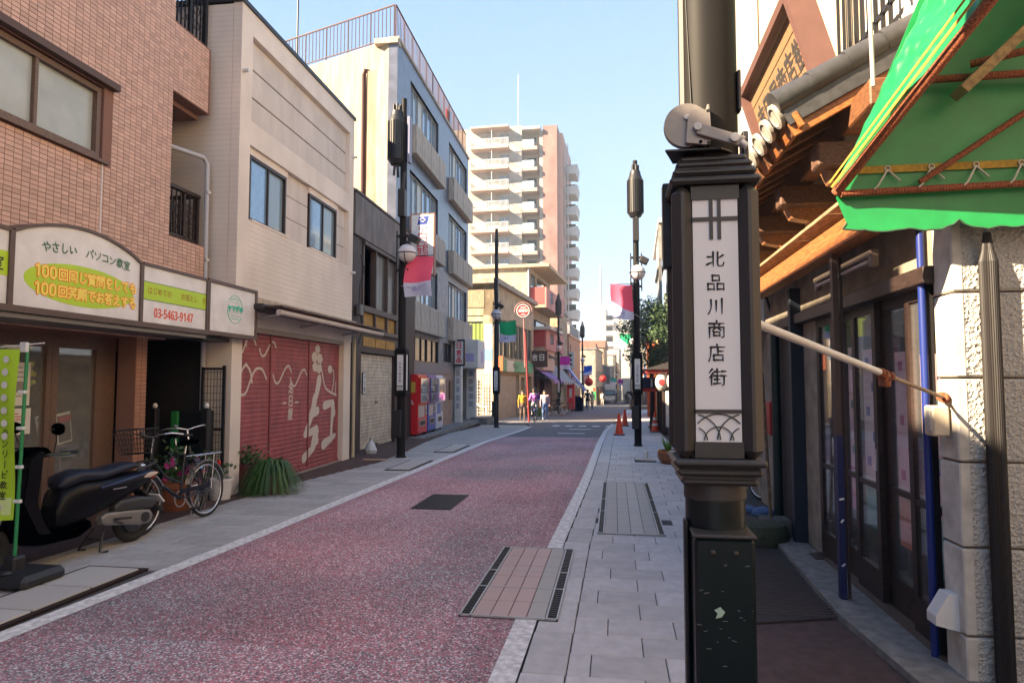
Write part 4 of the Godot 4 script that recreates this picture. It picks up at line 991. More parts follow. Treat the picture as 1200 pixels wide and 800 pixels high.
func corner_building():
	# two storey shop on the far corner of the junction
	var r := left_root("corner_shop", "beige two storey corner shop with dark window grid and green fascia", "shop", -8.51, 0.077)
	var wm := M(0.52, 0.42, 0.29, 0.88, "blotch", V(0.4, 0.2, 0.4))
	var b := bb()
	b.wall(33.0, 43.2, -0.8, 6.6, [[33.6, 2.95, 42.6, 4.9], [34.2, -0.8, 38.9, 2.05], [39.4, -0.8, 40.4, 1.9], [40.8, -0.8, 42.6, 2.0]], 0.25)
	b.span(V(33.0, 5.0, -9), V(43.2, 6.55, -0.26)); b.span(V(34.0, -0.8, -9), V(43.2, 5.0, -1.2))
	b.X = end_frame(33.0, 0)
	b.wall(-9.0, 0.0, -0.8, 6.6, [[-1.9, 2.7, -0.55, 4.7], [-1.9, 4.95, -0.55, 5.35]], 0.2)
	part("wall", b, wm, r)
	b = bb(); b.span(V(32.7, 6.6, -9), V(43.4, 6.85, 0.28)); part("roof_edge", b, M(0.38, 0.33, 0.27, 0.8, "blotch", V(0.5, 0.5, 0.5)), r)
	var e := end_frame(33.0, 0)
	b = bb(); b.X = e; b.span(V(-1.95, 5.4, 0.0), V(-0.5, 6.3, 0.03)); part("stained_panel", b, M(0.42, 0.30, 0.20, 0.9, "blotch", V(1.5, 0.6, 1.5)), r)
	window(r, -1.9, 4.95, -0.55, 5.35, -0.06, mt.bronze, mt.glassd, 1, 1, 0.05, 0.08, e)
	window(r, -1.9, 2.7, -0.55, 4.7, -0.06, mt.alu, mt.glassd, 2, 1, 0.05, 0.08, e)
	b = bb(); b.X = e
	for k in 12: b.quad(V(-1.85 + k * 0.105, 2.75, -0.02 - 0.025 * (k % 2)), V(-1.745 + k * 0.105, 2.75, -0.045 + 0.025 * (k % 2)), V(-1.745 + k * 0.105, 4.6, -0.045 + 0.025 * (k % 2)), V(-1.85 + k * 0.105, 4.6, -0.02 - 0.025 * (k % 2)))
	part("green_curtain", b, M(0.16, 0.22, 0.05, 0.8), r)
	window(r, 33.6, 2.95, 42.6, 4.9, -0.08, M(0.16, 0.12, 0.07, 0.5), [mt.glassd, mt.glass], 12, 2, 0.06, 0.10)
	b = bb()
	for k in 7: b.box(V(34.4 + k * 1.3, 3.9, 0.02), V(0.10, 1.95, 0.10)); 
	part("window_post", b, M(0.30, 0.24, 0.15, 0.6), r)
	var cols := [M(0.04, 0.24, 0.12, 0.5), M(0.55, 0.52, 0.42, 0.6), M(0.04, 0.26, 0.13, 0.5), M(0.10, 0.30, 0.18, 0.5), M(0.02, 0.28, 0.14, 0.5)]
	for k in 5: 
		b = bb(); b.box(V(34.0 + k * 1.75, 2.48, 0.12), V(1.73, 0.62, 0.22), 0.02); part("fascia_panel", b, cols[k], r)
	b = bb(); b.strokes("やさしい", G, V(36.2, 2.70, 0.235), 0.36, 0.06); part("lettering", b, mt.ink, r)
	shutter(r, 34.2, 38.9, -0.75, 2.05, -0.15, 0.13, M(0.40, 0.33, 0.25, 0.5, "blotch", V(0.4, 0.4, 0.4)))
	b = bb(); b.span(V(39.4, -0.8, -0.25), V(40.4, 1.9, -0.2)); b.span(V(40.8, -0.8, -0.3), V(42.6, 2.0, -0.25)); part("brown_door", b, M(0.20, 0.085, 0.045, 0.6, "wood", V(1, 3, 1)), r)
	# white lattice fence and stair on the corner
	var f := thing("lattice_fence", "white wire lattice fence with a sloping stair rail on the corner", "fence", V(-6.9, gy(-32.6), -32.2))
	b = bb()
	for k in 13: b.box(V(-0.75 + k * 0.14, 1.25, 0), V(0.018, 2.5, 0.018))
	for k in 16: b.box(V(0.09, 0.1 + k * 0.16, 0.0), V(1.70, 0.016, 0.016))
	part("lattice", b, mt.white, f, "stuff")
	b = bb(); b.bar(V(-0.9, 1.2, 0.25), V(0.7, 0.7, 0.25), 0.05, 0.06); b.box(V(0.72, 0.4, 0.25), V(0.06, 0.8, 0.06)); b.box(V(0.95, 1.25, 0.0), V(0.06, 2.5, 0.06)); part("stair_rail", b, mt.white, f)
	var cr := thing("crate_stack", "stack of pale yellow slatted crates behind the lattice fence", "crates", V(-7.55, gy(-32.6), -32.7))
	for k in 9:
		b = bb(); b.box(V(0, 0.15 + k * 0.27, 0), V(0.5, 0.16, 0.35), 0.01); part("crate", b, M(0.52, 0.42, 0.22, 0.7), cr)
	var s := thing("stack_sign", "column of blue and white square notices on the corner pier", "sign", V(-5.98, 0, -32.6))
	for k in 4:
		b = bb(); b.box(V(-0.22, 2.35 + k * 0.62, 0), V(0.42, 0.58, 0.06), 0.01); part("panel", b, [mt.white, M(0.18, 0.45, 0.75, 0.5), mt.white, M(0.30, 0.52, 0.78, 0.5)][k], s)
	s = thing("orange_notice", "small orange notice board on the corner beside the lamp pole", "sign", V(-5.55, 0, -32.7))
	b = bb(); b.box(V(-0.1, 2.55, 0), V(0.36, 0.75, 0.05), 0.01); part("panel", b, M(0.55, 0.14, 0.05, 0.6), s)

func far_left():
	# cream house with the red balconies
	var r := left_root("red_balcony_house", "sunlit cream house with overhanging roof and red end balconies", "building", -8.85, 0.077)
	var wm := M(0.52, 0.43, 0.30, 0.88, "blotch", V(0.3, 0.2, 0.3))
	var e := end_frame(43.6, 0)
	var b := bb()
	b.wall(43.6, 51.5, -1.2, 9.2, [[44.0, 6.9, 45.6, 8.9], [46.2, 6.9, 50.0, 8.9], [44.2, 3.9, 50.0, 5.9]], 0.2)
	b.X = e; b.wall(-9, 0.0, -1.2, 9.2, [[-1.95, 7.0, -0.95, 8.0]], 0.2); b.X = Transform3D()
	b.span(V(44.2, -1.2, -9), V(51.5, 9.15, -0.7)); part("wall", b, wm, r)
	window(r, -1.95, 7.0, -0.95, 8.0, -0.04, mt.alu, mt.curtain, 2, 1, 0.05, 0.08, e)
	b = bb(); b.span(V(43.3, 9.2, -9.2), V(51.8, 9.4, 1.35)); part("roof_slab", b, M(0.62, 0.47, 0.30, 0.85, "blotch", V(0.5, 0.5, 0.5)), r)
	b = bb(); b.X = e; b.tube([V(-0.05, 9.15, 0.06), V(-0.05, 0, 0.06)], 0.06, 8); part("downpipe", b, M(0.40, 0.42, 0.45, 0.5), r)
	var red := M(0.46, 0.07, 0.065, 0.6, "soft", V(1, 1, 1)); var pinkm := M(0.52, 0.22, 0.19, 0.7, "soft", V(1, 1, 1))
	for q in [[6.55, 1.15], [3.75, 1.15]]:
		b = bb(); b.span(V(43.75, q[0], 0), V(51.4, q[0] + 0.18, 1.0)); part("balcony_floor", b, wm, r)
		b = bb(); b.span(V(43.75, q[0] + 0.18, 0), V(43.85, q[0] + q[1] + 0.2, 1.0)); part("balcony_end", b, red, r)
		b = bb(); b.wall(43.75, 51.4, q[0] + 0.0, q[0] + q[1] + 0.2, [[45.3, q[0] + 0.45, 46.6, q[0] + 1.2], [48.3, q[0] + 0.45, 49.6, q[0] + 1.2]], 0.1, 1.1); part("balcony_front", b, pinkm, r)
		for x in [45.3, 48.3]:
			b = bb()
			for k in 9: b.box(V(x + 0.1 + k * 0.14, q[0] + 0.82, 1.05), V(0.03, 0.75, 0.03))
			part("balcony_grille", b, M(0.30, 0.32, 0.36, 0.5), r)
		b = bb(); b.span(V(44.05, q[0] + 0.3, -0.15), V(45.5, q[0] + 2.3, -0.1)); b.span(V(46.3, q[0] + 0.3, -0.15), V(49.9, q[0] + 2.1, -0.1)); part("window", b, mt.glass, r)
	# scaffold-like porch roof, hanging shop boards
	var s := thing("shop_canopy_roof", "pale metal canopy roof with a dark bracket below the red balcony", "canopy", r.transform * V(43.4, 0, 0.1), r.rotation.y)
	b = bb(); b.box(V(2.5, 5.15, 0.7), V(5.0, 0.22, 1.4), 0.03); part("canopy", b, M(0.50, 0.46, 0.40, 0.7), s)
	b = bb(); b.bar(V(0.2, 3.9, 0.0), V(3.4, 3.2, 1.2), 0.12, 0.12); b.bar(V(0.2, 3.2, 0.0), V(3.4, 3.3, 1.2), 0.08, 0.08); part("bracket", b, mt.dark, s)
	s = thing("shop_board", "dark brown shop board with two pale characters by the green fascia", "sign", r.transform * V(42.6, 2.55, 0.3), r.rotation.y)
	b = bb(); b.box(V(0, 0.55, 0.5), V(0.15, 1.05, 1.15), 0.02); part("board", b, M(0.075, 0.04, 0.03, 0.6), s)
	b = bb(); b.X = Transform3D(Basis(Vector3.UP, -PI / 2), V(-0.08, 0, 0.5)); b.strokes("吉日", G, V(-0.45, 0.85, 0), 0.42, 0.07, 0.0, Vector2(1.1, 0)); part("lettering", b, mt.white, s)
	s = thing("cream_board", "plain cream fascia board between the brown board and the striped awning", "sign", r.transform * V(43.8, 2.4, 0.25), r.rotation.y)
	b = bb(); b.box(V(2.2, 0.8, 0.35), V(4.4, 1.6, 0.6), 0.03); part("board", b, M(0.55, 0.42, 0.30, 0.8), s)
	# shop fronts, dim, below
	b = bb()
	for k in 5: b.span(V(44.0 + k * 1.5, -1.1, 0.02), V(44.2 + k * 1.5, 2.3, 0.12))
	part("shop_post", b, M(0.13, 0.05, 0.03, 0.6), r)
	b = bb(); b.span(V(44.0, -1.1, -0.05), V(51.4, 2.3, 0.0)); part("shop_front", b, M(0.10, 0.055, 0.04, 0.4), r)
	b = bb(); b.span(V(47.2, -0.2, 0.2), V(50.5, 1.7, 0.3)); part("display", b, M(0.34, 0.07, 0.03, 0.6, "rust", V(1, 1, 1)), r)
	awn("purple_awning", "purple fabric awning sloping over the shop past the red pole", r.transform * V(43.6, 1.75, 0.15), r.rotation.y, 4.6, 1.5, 1.05, [M(0.28, 0.20, 0.50, 0.8)], 1)
	awn("striped_awning", "blue and cream striped awning behind the third lamp pole", r.transform * V(47.0, 1.65, 0.2), r.rotation.y, 6.0, 1.5, 1.25, [M(0.05, 0.10, 0.20, 0.8), M(0.50, 0.44, 0.34, 0.8)], 11)
	# tan house
	r = left_root("tan_house", "tan three storey house with one tall dark window", "building", -7.15, 0.046, 3.0)
	b = bb(); b.wall(52.0, 59.0, -1.6, 7.6, [[53.6, 3.9, 55.0, 6.2]], 0.2); b.span(V(52.0, -1.6, -8), V(59.0, 7.55, -0.21)); part("wall", b, M(0.55, 0.38, 0.24, 0.9, "blotch", V(0.3, 0.2, 0.3)), r)
	window(r, 53.6, 3.9, 55.0, 6.2, -0.05, mt.bronze, mt.glassd, 2, 2, 0.08, 0.1)
	b = bb(); b.span(V(51.9, 7.6, -8), V(59.1, 7.75, 0.1)); part("coping", b, mt.conc, r)
	b = bb(); b.span(V(52.2, -1.5, -0.1), V(58.8, 1.5, 0.04)); part("shop_front", b, M(0.16, 0.09, 0.07, 0.5), r)
	b = bb(); b.span(V(52.8, -1.0, 0.05), V(54.6, 1.2, 0.15)); part("shop_window", b, M(0.45, 0.42, 0.30, 0.3), r)
	awn("grey_awning", "cream and grey awning beyond the third lamp pole", r.transform * V(52.3, 1.3, 0.1), r.rotation.y, 3.6, 1.5, 1.3, [M(0.52, 0.46, 0.38, 0.8), M(0.16, 0.14, 0.14, 0.8)], 2)
	awn("blue_awning", "deep blue awning with a pale side farther along the left pavement", r.transform * V(56.2, 1.0, 0.1), r.rotation.y, 3.4, 1.6, 2.1, [M(0.02, 0.05, 0.28, 0.8), M(0.42, 0.45, 0.60, 0.8)], 2)
	# salmon house with roof garden
	r = left_root("salmon_house", "salmon pink rendered house with a roof garden", "building", -7.15, 0.046, 3.8)
	b = bb(); b.wall(59.6, 70.5, -2.0, 6.0, [[61.2, 1.9, 62.6, 3.7]], 0.2); b.span(V(59.6, -2, -8), V(70.5, 5.95, -0.21)); b.span(V(60.6, 3.9, 0.0), V(60.9, 5.2, 0.08)); part("wall", b, M(0.62, 0.33, 0.21, 0.88, "blotch", V(0.4, 0.3, 0.4)), r)
	window(r, 61.2, 1.9, 62.6, 3.7, -0.05, mt.bronze, mt.glassd, 2, 1, 0.08, 0.1)
	b = bb(); b.span(V(59.4, 6.0, -8), V(70.6, 6.2, 0.1)); part("coping", b, M(0.5, 0.28, 0.18, 0.8), r)
	b = bb(); b.span(V(61.0, 6.2, -7), V(69.0, 8.3, -1.5)); b.span(V(60.6, 8.3, -7.3), V(69.4, 8.5, -1.1)); part("roof_room", b, M(0.36, 0.36, 0.36, 0.7, "blotch", V(0.4, 0.4, 0.4)), r)
	railing(r, V(59.8, 6.2, -0.2), V(70.4, 6.2, -0.2), 1.1, 0.3, mt.alu, 0.03)
	b = bb()
	var rng := RandomNumberGenerator.new(); rng.seed = 5
	for k in 160: leafq(b, V(60.2 + rng.randf() * 7, 6.35 + rng.randf() * 0.7 * rng.randf(), -0.4 - rng.randf() * 0.5), 0.22, rng)
	part("roof_plants", b, mt.plant, r, "stuff")
	b = bb(); b.span(V(59.7, -1.8, 0.0), V(70.3, 1.3, 0.05)); part("shop_front", b, M(0.09, 0.05, 0.04, 0.5), r)
	# tall cream house beyond
	r = left_root("cream_corner_house", "narrow cream house with a brown roof corner and two windows", "building", -8.75, 0.046, 46.0)
	b = bb(); b.X = end_frame(72.0, 0); b.wall(-9, 1.6, -2.5, 7.6, [[-0.6, 4.3, 0.9, 6.1], [-0.7, 1.0, 0.9, 2.8]], 0.2); b.X = Transform3D()
	b.wall(72.0, 82.0, -2.5, 7.6, [], 0.2, 1.6); b.span(V(72.3, -2.5, -9), V(82, 7.5, 1.3)); part("wall", b, M(0.60, 0.47, 0.34, 0.88, "blotch", V(0.4, 0.3, 0.4)), r)
	window(r, -0.6, 4.3, 0.9, 6.1, -0.05, mt.bronze, mt.glassd, 2, 1, 0.08, 0.1, end_frame(72.0, 0)); window(r, -0.7, 1.0, 0.9, 2.8, -0.05, mt.alu, mt.curtain, 2, 1, 0.08, 0.1, end_frame(72.0, 0))
	b = bb(); b.prism([Vector2(71.8, 7.6), Vector2(82.2, 7.6), Vector2(80, 8.9), Vector2(72.6, 8.9)], 10.8, Transform3D(Basis(), V(0, 0, -9))); part("roof", b, M(0.22, 0.10, 0.07, 0.8), r)
		# the rest of the left row, smaller and smaller
	var specs := [[84, 97, 7.0, 0.45, 0.40, 0.34, "plain grey beige block on the left row beyond the cream corner house"], [98, 116, 5.5, 0.30, 0.28, 0.27, "low grey house on the left row before the white tower"], [131, 142, 9.0, 0.62, 0.58, 0.52, "off white block with dark windows far down the left row"], [143, 156, 8.0, 0.5, 0.36, 0.28, "low rose house far down the left row"], [157, 172, 12.0, 0.6, 0.58, 0.55, "pale block at the far end of the left row"]]
	for q in specs:
		r = left_root("row_house", q[6], "building", -7.3, 0.046)
		block(r, q[0], q[1], gy(-q[0]) - 1.0, q[2] + gy(-q[0]), M(q[3], q[4], q[5], 0.9, "blotch", V(0.3, 0.2, 0.3)), 1.2, 10.0)

func block(r: Node3D, u0: float, u1: float, v0: float, v1: float, m: Material, z := 0.0, deep := 10.0):
	var e := end_frame(u0, z)
	var holes := []; var eh := []
	var v := v0 + 3.9
	while v + 1.8 < v1:
		var u := u0 + 0.8
		while u + 1.6 < u1:
			holes.append([u, v, u + 1.5, v + 1.4]); u += 2.6
		for x in [-2.4, -5.2]: eh.append([x, v, x + 1.5, v + 1.4])
		v += 2.9
	var b := bb()
	b.wall(u0, u1, v0, v1, holes, 0.2, z); b.span(V(u0 + 0.3, v0, z - deep), V(u1, v1 - 0.05, z - 0.25))
	b.X = e; b.wall(-deep, 0, v0, v1, eh, 0.2); part("wall", b, m, r)
	for h in holes: window(r, h[0], h[1], h[2], h[3], z - 0.06, mt.alu, mt.glassd, 2, 1, 0.07, 0.1)
	for h in eh: window(r, h[0], h[1], h[2], h[3], -0.06, mt.alu, mt.glass, 2, 1, 0.07, 0.1, e)
	b = bb(); b.span(V(u0 - 0.1, v1, z - deep), V(u1 + 0.1, v1 + 0.2, z + 0.1)); part("coping", b, mt.conc, r)
	b = bb(); b.span(V(u0 + 0.3, v0, z), V(u1 - 0.3, v0 + 3.3, z + 0.06)); part("shop_front", b, M(0.10, 0.075, 0.065, 0.5), r)

func awn(called: String, label: String, at: Vector3, turn: float, len_: float, out: float, rise: float, ms: Array, n: int) -> Node3D:
	var t := thing(called, label, "awning", at, turn)
	for k in n:
		var b := bb()
		var u0 := len_ * k / n; var u1 := len_ * (k + 1) / n
		var prev := V(u0, rise, 0)
		var P := []
		for j in 5:
			var s := j / 4.0
			P.append(Vector2(out * s, rise * (1.0 - s) - 0.10 * sin(s * PI)))
		for j in 4:
			b.quad(V(u0, P[j + 1].y, P[j + 1].x), V(u1, P[j + 1].y, P[j + 1].x), V(u1, P[j].y, P[j].x), V(u0, P[j].y, P[j].x))
			b.quad(V(u1, P[j + 1].y - 0.012, P[j + 1].x), V(u0, P[j + 1].y - 0.012, P[j + 1].x), V(u0, P[j].y - 0.012, P[j].x), V(u1, P[j].y - 0.012, P[j].x))
		b.quad(V(u0, -0.22, out), V(u1, -0.22, out), V(u1, 0, out), V(u0, 0, out)); b.quad(V(u1, -0.22, out - 0.012), V(u0, -0.22, out - 0.012), V(u0, 0, out - 0.012), V(u1, 0, out - 0.012))
		part("fabric", b, ms[k % ms.size()], t)
	var b := bb(); b.tube([V(0, 0, out - 0.03), V(len_, 0, out - 0.03)], 0.025, 6)
	for s in [0.02, len_ - 0.02]: b.tube([V(s, rise * 0.4, 0), V(s, 0, out - 0.03)], 0.02, 6)
	part("frame", b, mt.alu, t)
	return t

func leafq(b: B, p: Vector3, s: float, rng: RandomNumberGenerator):
	var a := Vector3(rng.randf_range(-1, 1), rng.randf_range(-0.6, 1), rng.randf_range(-1, 1)).normalized()
	var c := a.cross(Vector3(rng.randf_range(-1, 1), rng.randf_range(-1, 1), rng.randf_range(-1, 1))).normalized()
	var t := rng.randf_range(0.7, 1.3)
	b.tint = Color(t, t, t)
	b.quad(p - a * s * 0.6, p + c * s * 0.28, p + a * s * 0.6, p - c * s * 0.28)

func tower():
	# thirteen storey block of flats behind the left row
	var r := thing("apartment_tower", "tall cream apartment tower with stacked balconies and a red brown stair slab", "apartment block", V(-12.45, -1.6, -90), deg_to_rad(-2.0))
	var cream := M(0.50, 0.46, 0.40, 0.9, "blotch", V(0.06, 0.05, 0.06)); var brown := M(0.29, 0.165, 0.145, 0.85, "blotch", V(0.08, 0.05, 0.08)); var slabm := M(0.44, 0.31, 0.25, 0.85)
	# local x to the right, z towards the camera; the front wall lies at z = 0 from x=-9.6 to 0
	var fh := 2.93; var top := 38.6
	var holes := []
	for k in 13:
		var y := k * fh + 0.6
		holes.append([-5.0, y + 0.35, -4.3, y + 1.9]); holes.append([-3.2, y + 0.15, -1.7, y + 2.1])
		if k < 12: holes.append([-8.9, y + 1.0, -8.3, y + 1.9])
	var b := bb()
	b.wall(-9.6, 0, 0, top, holes, 0.3); b.span(V(-9.6, 0, -12), V(0, top - 0.1, -0.35)); part("wall", b, cream, r)
	for h in holes: window(r, h[0], h[1], h[2], h[3], -0.1, mt.alu, mt.glass, (2 if h[2] - h[0] > 1 else 1), 1, 0.06, 0.1)
	b = bb(); b.span(V(-9.7, top, -12), V(0.1, top + 0.25, 0.05)); part("parapet", b, cream, r)
	for k in 14:
		var y := k * fh + 0.35
		b = bb(); b.box(V(-4.3, y, 0.8), V(5.4, 0.32, 1.6), 0.03); part("balcony_slab", b, slabm, r)
		if k < 13:
			railing(r, V(-7.0, y + 0.16, 1.5), V(-1.6, y + 0.16, 1.5), 1.1, 0.14, M(0.62, 0.60, 0.56, 0.5), 0.02, 0.08, "balcony_rail")
			b = bb(); b.span(V(-7.02, y + 0.16, 0.0), V(-6.98, y + 1.25, 1.5)); b.span(V(-1.62, y + 1.20, 0.0), V(-1.58, y + 1.25, 1.5)); b.box(V(-4.0, y + 0.45, 0.5), V(0.8, 0.6, 0.3)); part("balcony_fitting", b, cream, r)
			b = bb(); b.tube([V(-4.0, y, 1.3), V(-4.0, y + fh, 1.3)], 0.04, 6); part("drain", b, mt.white, r)
	# recessed bay with glazed balconies
	b = bb(); b.span(V(0, 0, -12), V(2.4, top - 0.4, -1.8)); b.span(V(0.0, top - 0.4, -12), V(2.6, top, 0.3)); part("bay_wall", b, M(0.46, 0.40, 0.34, 0.9), r)
	for k in 13:
		var y := k * fh + 0.35
		b = bb(); b.span(V(0.05, y - 0.2, -1.8), V(2.2, y + 0.25, 0.3)); part("bay_slab", b, slabm, r)
		b = bb(); b.span(V(0.1, y + 0.25, 0.22), V(1.7, y + 1.25, 0.27)); b.span(V(1.7, y + 0.25, -1.7), V(1.75, y + 1.25, 0.27)); part("bay_panel", b, M(0.32, 0.44, 0.52, 0.2), r)
		b = bb(); b.span(V(0.5, y + 0.3, -1.8), V(1.8, y + 2.2, -1.76)); part("bay_window", b, mt.glassd, r)
	b = bb(); b.span(V(2.4, 0, -13), V(2.9, top - 0.4, -0.6)); part("pier", b, cream, r)
	b = bb(); b.span(V(2.9, 0, -13), V(4.9, top + 0.2, -0.4)); part("stair_slab", b, brown, r)
	b = bb(); b.span(V(4.9, 0, -13), V(5.6, top - 0.8, -0.9)); part("stair_slab", b, M(0.48, 0.27, 0.22, 0.85), r)
	# gallery side: posts and zig-zag balconies
	b = bb()
	for x in [5.75, 6.15]: b.span(V(x, 0, -2.2), V(x + 0.12, top - 2.0, -2.0))
	part("gallery_post", b, mt.alu, r)
	for k in 12:
		var y := k * fh + 0.35
		b = bb(); b.prism([Vector2(5.6, y), Vector2(7.3, y - 0.15), Vector2(7.5, y + 1.2), Vector2(5.6, y + 0.9)], 4.0, Transform3D(Basis(), V(0, 0, -6.5))); part("gallery_balcony", b, M(0.48, 0.46, 0.44, 0.8), r)
		b = bb(); b.span(V(5.6, y + 1.0, -6.2), V(6.9, y + 2.3, -6.0)); part("gallery_window", b, mt.glassd, r)
	b = bb(); b.tube([V(-1.0, top, -3), V(-1.0, top + 9, -3)], 0.05, 6); part("aerial_mast", b, mt.alu, r)

func far_end():
	var w := M(0.68, 0.64, 0.58, 0.9, "blotch", V(0.05, 0.05, 0.05))
	var r := thing("white_tower_block", "white slab block closing the far end of the street", "apartment block", V(-6.4, -4.5, -180), deg_to_rad(-3))
	var b := bb(); b.span(V(0, 0, -10), V(4.2, 26, 0)); b.span(V(4.2, 0, -12), V(8.6, 24, -1.5)); b.span(V(7.6, 24, -8), V(8.8, 27, -2)); b.span(V(6.4, 0, -6), V(10.6, 19.6, 1.0)); part("wall", b, w, r)
	for k in 7:
		b = bb(); b.span(V(4.2, 4 + k * 2.9, -1.5), V(6.4, 5.1 + k * 2.9, 0.2)); part("balcony", b, mt.white, r)
		b = bb(); b.span(V(4.5, 5.2 + k * 2.9, -1.49), V(6.0, 6.5 + k * 2.9, -1.4)); part("window", b, mt.glassd, r)
	b = bb(); b.span(V(8.8, 19.6, -9), V(13.5, 22, 0)); b.span(V(8.6, 22, -9), V(13.9, 22.5, 0.5)); part("roof_room", b, M(0.35, 0.36, 0.38, 0.8), r)
	b = bb(); b.span(V(8.5, 0, -6), V(14.0, 17.0, 0.4)); part("wing", b, M(0.62, 0.57, 0.50, 0.9), r)
	for k in 5:
		b = bb(); b.span(V(11.0, 3 + k * 2.9, 0.4), V(13.4, 4.4 + k * 2.9, 0.48)); part("window", b, mt.glass, r)
	b = bb(); b.tube([V(2.7, 26, -4), V(2.7, 38, -4)], [0.45, 0.25], 8); part("aerial_mast", b, M(0.4, 0.42, 0.45, 0.6), r)
	# right-hand row in the distance
	for q in [[62, 75, 6.5, 0.50, 0.46, 0.40, "low cream house far along the right row beyond the trees"], [78, 96, 8.5, 0.58, 0.50, 0.42, "beige block farther along the right row"], [99, 125, 10.5, 0.46, 0.42, 0.40, "grey beige block far along the right row"], [130, 165, 12.0, 0.62, 0.57, 0.48, "pale block at the far end of the right row"]]:
		var e := thing("row_house", q[6], "building", V(2.9 + 0.02 * q[0], 0, -q[0]), -acos(-0.02))
		var bl := M(q[3], q[4], q[5], 0.9, "blotch", V(0.3, 0.2, 0.3))
		rblock(e, q[1] - q[0], gy(-q[0]) - 1.0, q[2] + gy(-q[0]), bl)

func rblock(r: Node3D, L: float, v0: float, v1: float, m: Material):
	# frame: x towards the camera, so the block runs to negative x
	var holes := []
	var v := v0 + 3.9
	while v + 1.8 < v1:
		var u := -L + 0.8
		while u + 1.6 < 0:
			holes.append([u, v, u + 1.5, v + 1.4]); u += 2.6
		v += 2.9
	var b := bb()
	b.wall(-L, 0, v0, v1, holes, 0.2); b.span(V(-L, v0, -9), V(0, v1 - 0.05, -0.25)); part("wall", b, m, r)
	for h in holes: window(r, h[0], h[1], h[2], h[3], -0.06, mt.alu, mt.glassd, 2, 1, 0.07, 0.1)
	b = bb(); b.span(V(-L - 0.1, v1, -9), V(0.1, v1 + 0.2, 0.1)); part("coping", b, mt.conc, r)
	b = bb(); b.span(V(-L + 0.3, v0, 0), V(-0.3, v0 + 3.2, 0.06)); part("shop_front", b, M(0.12, 0.08, 0.07, 0.5), r)

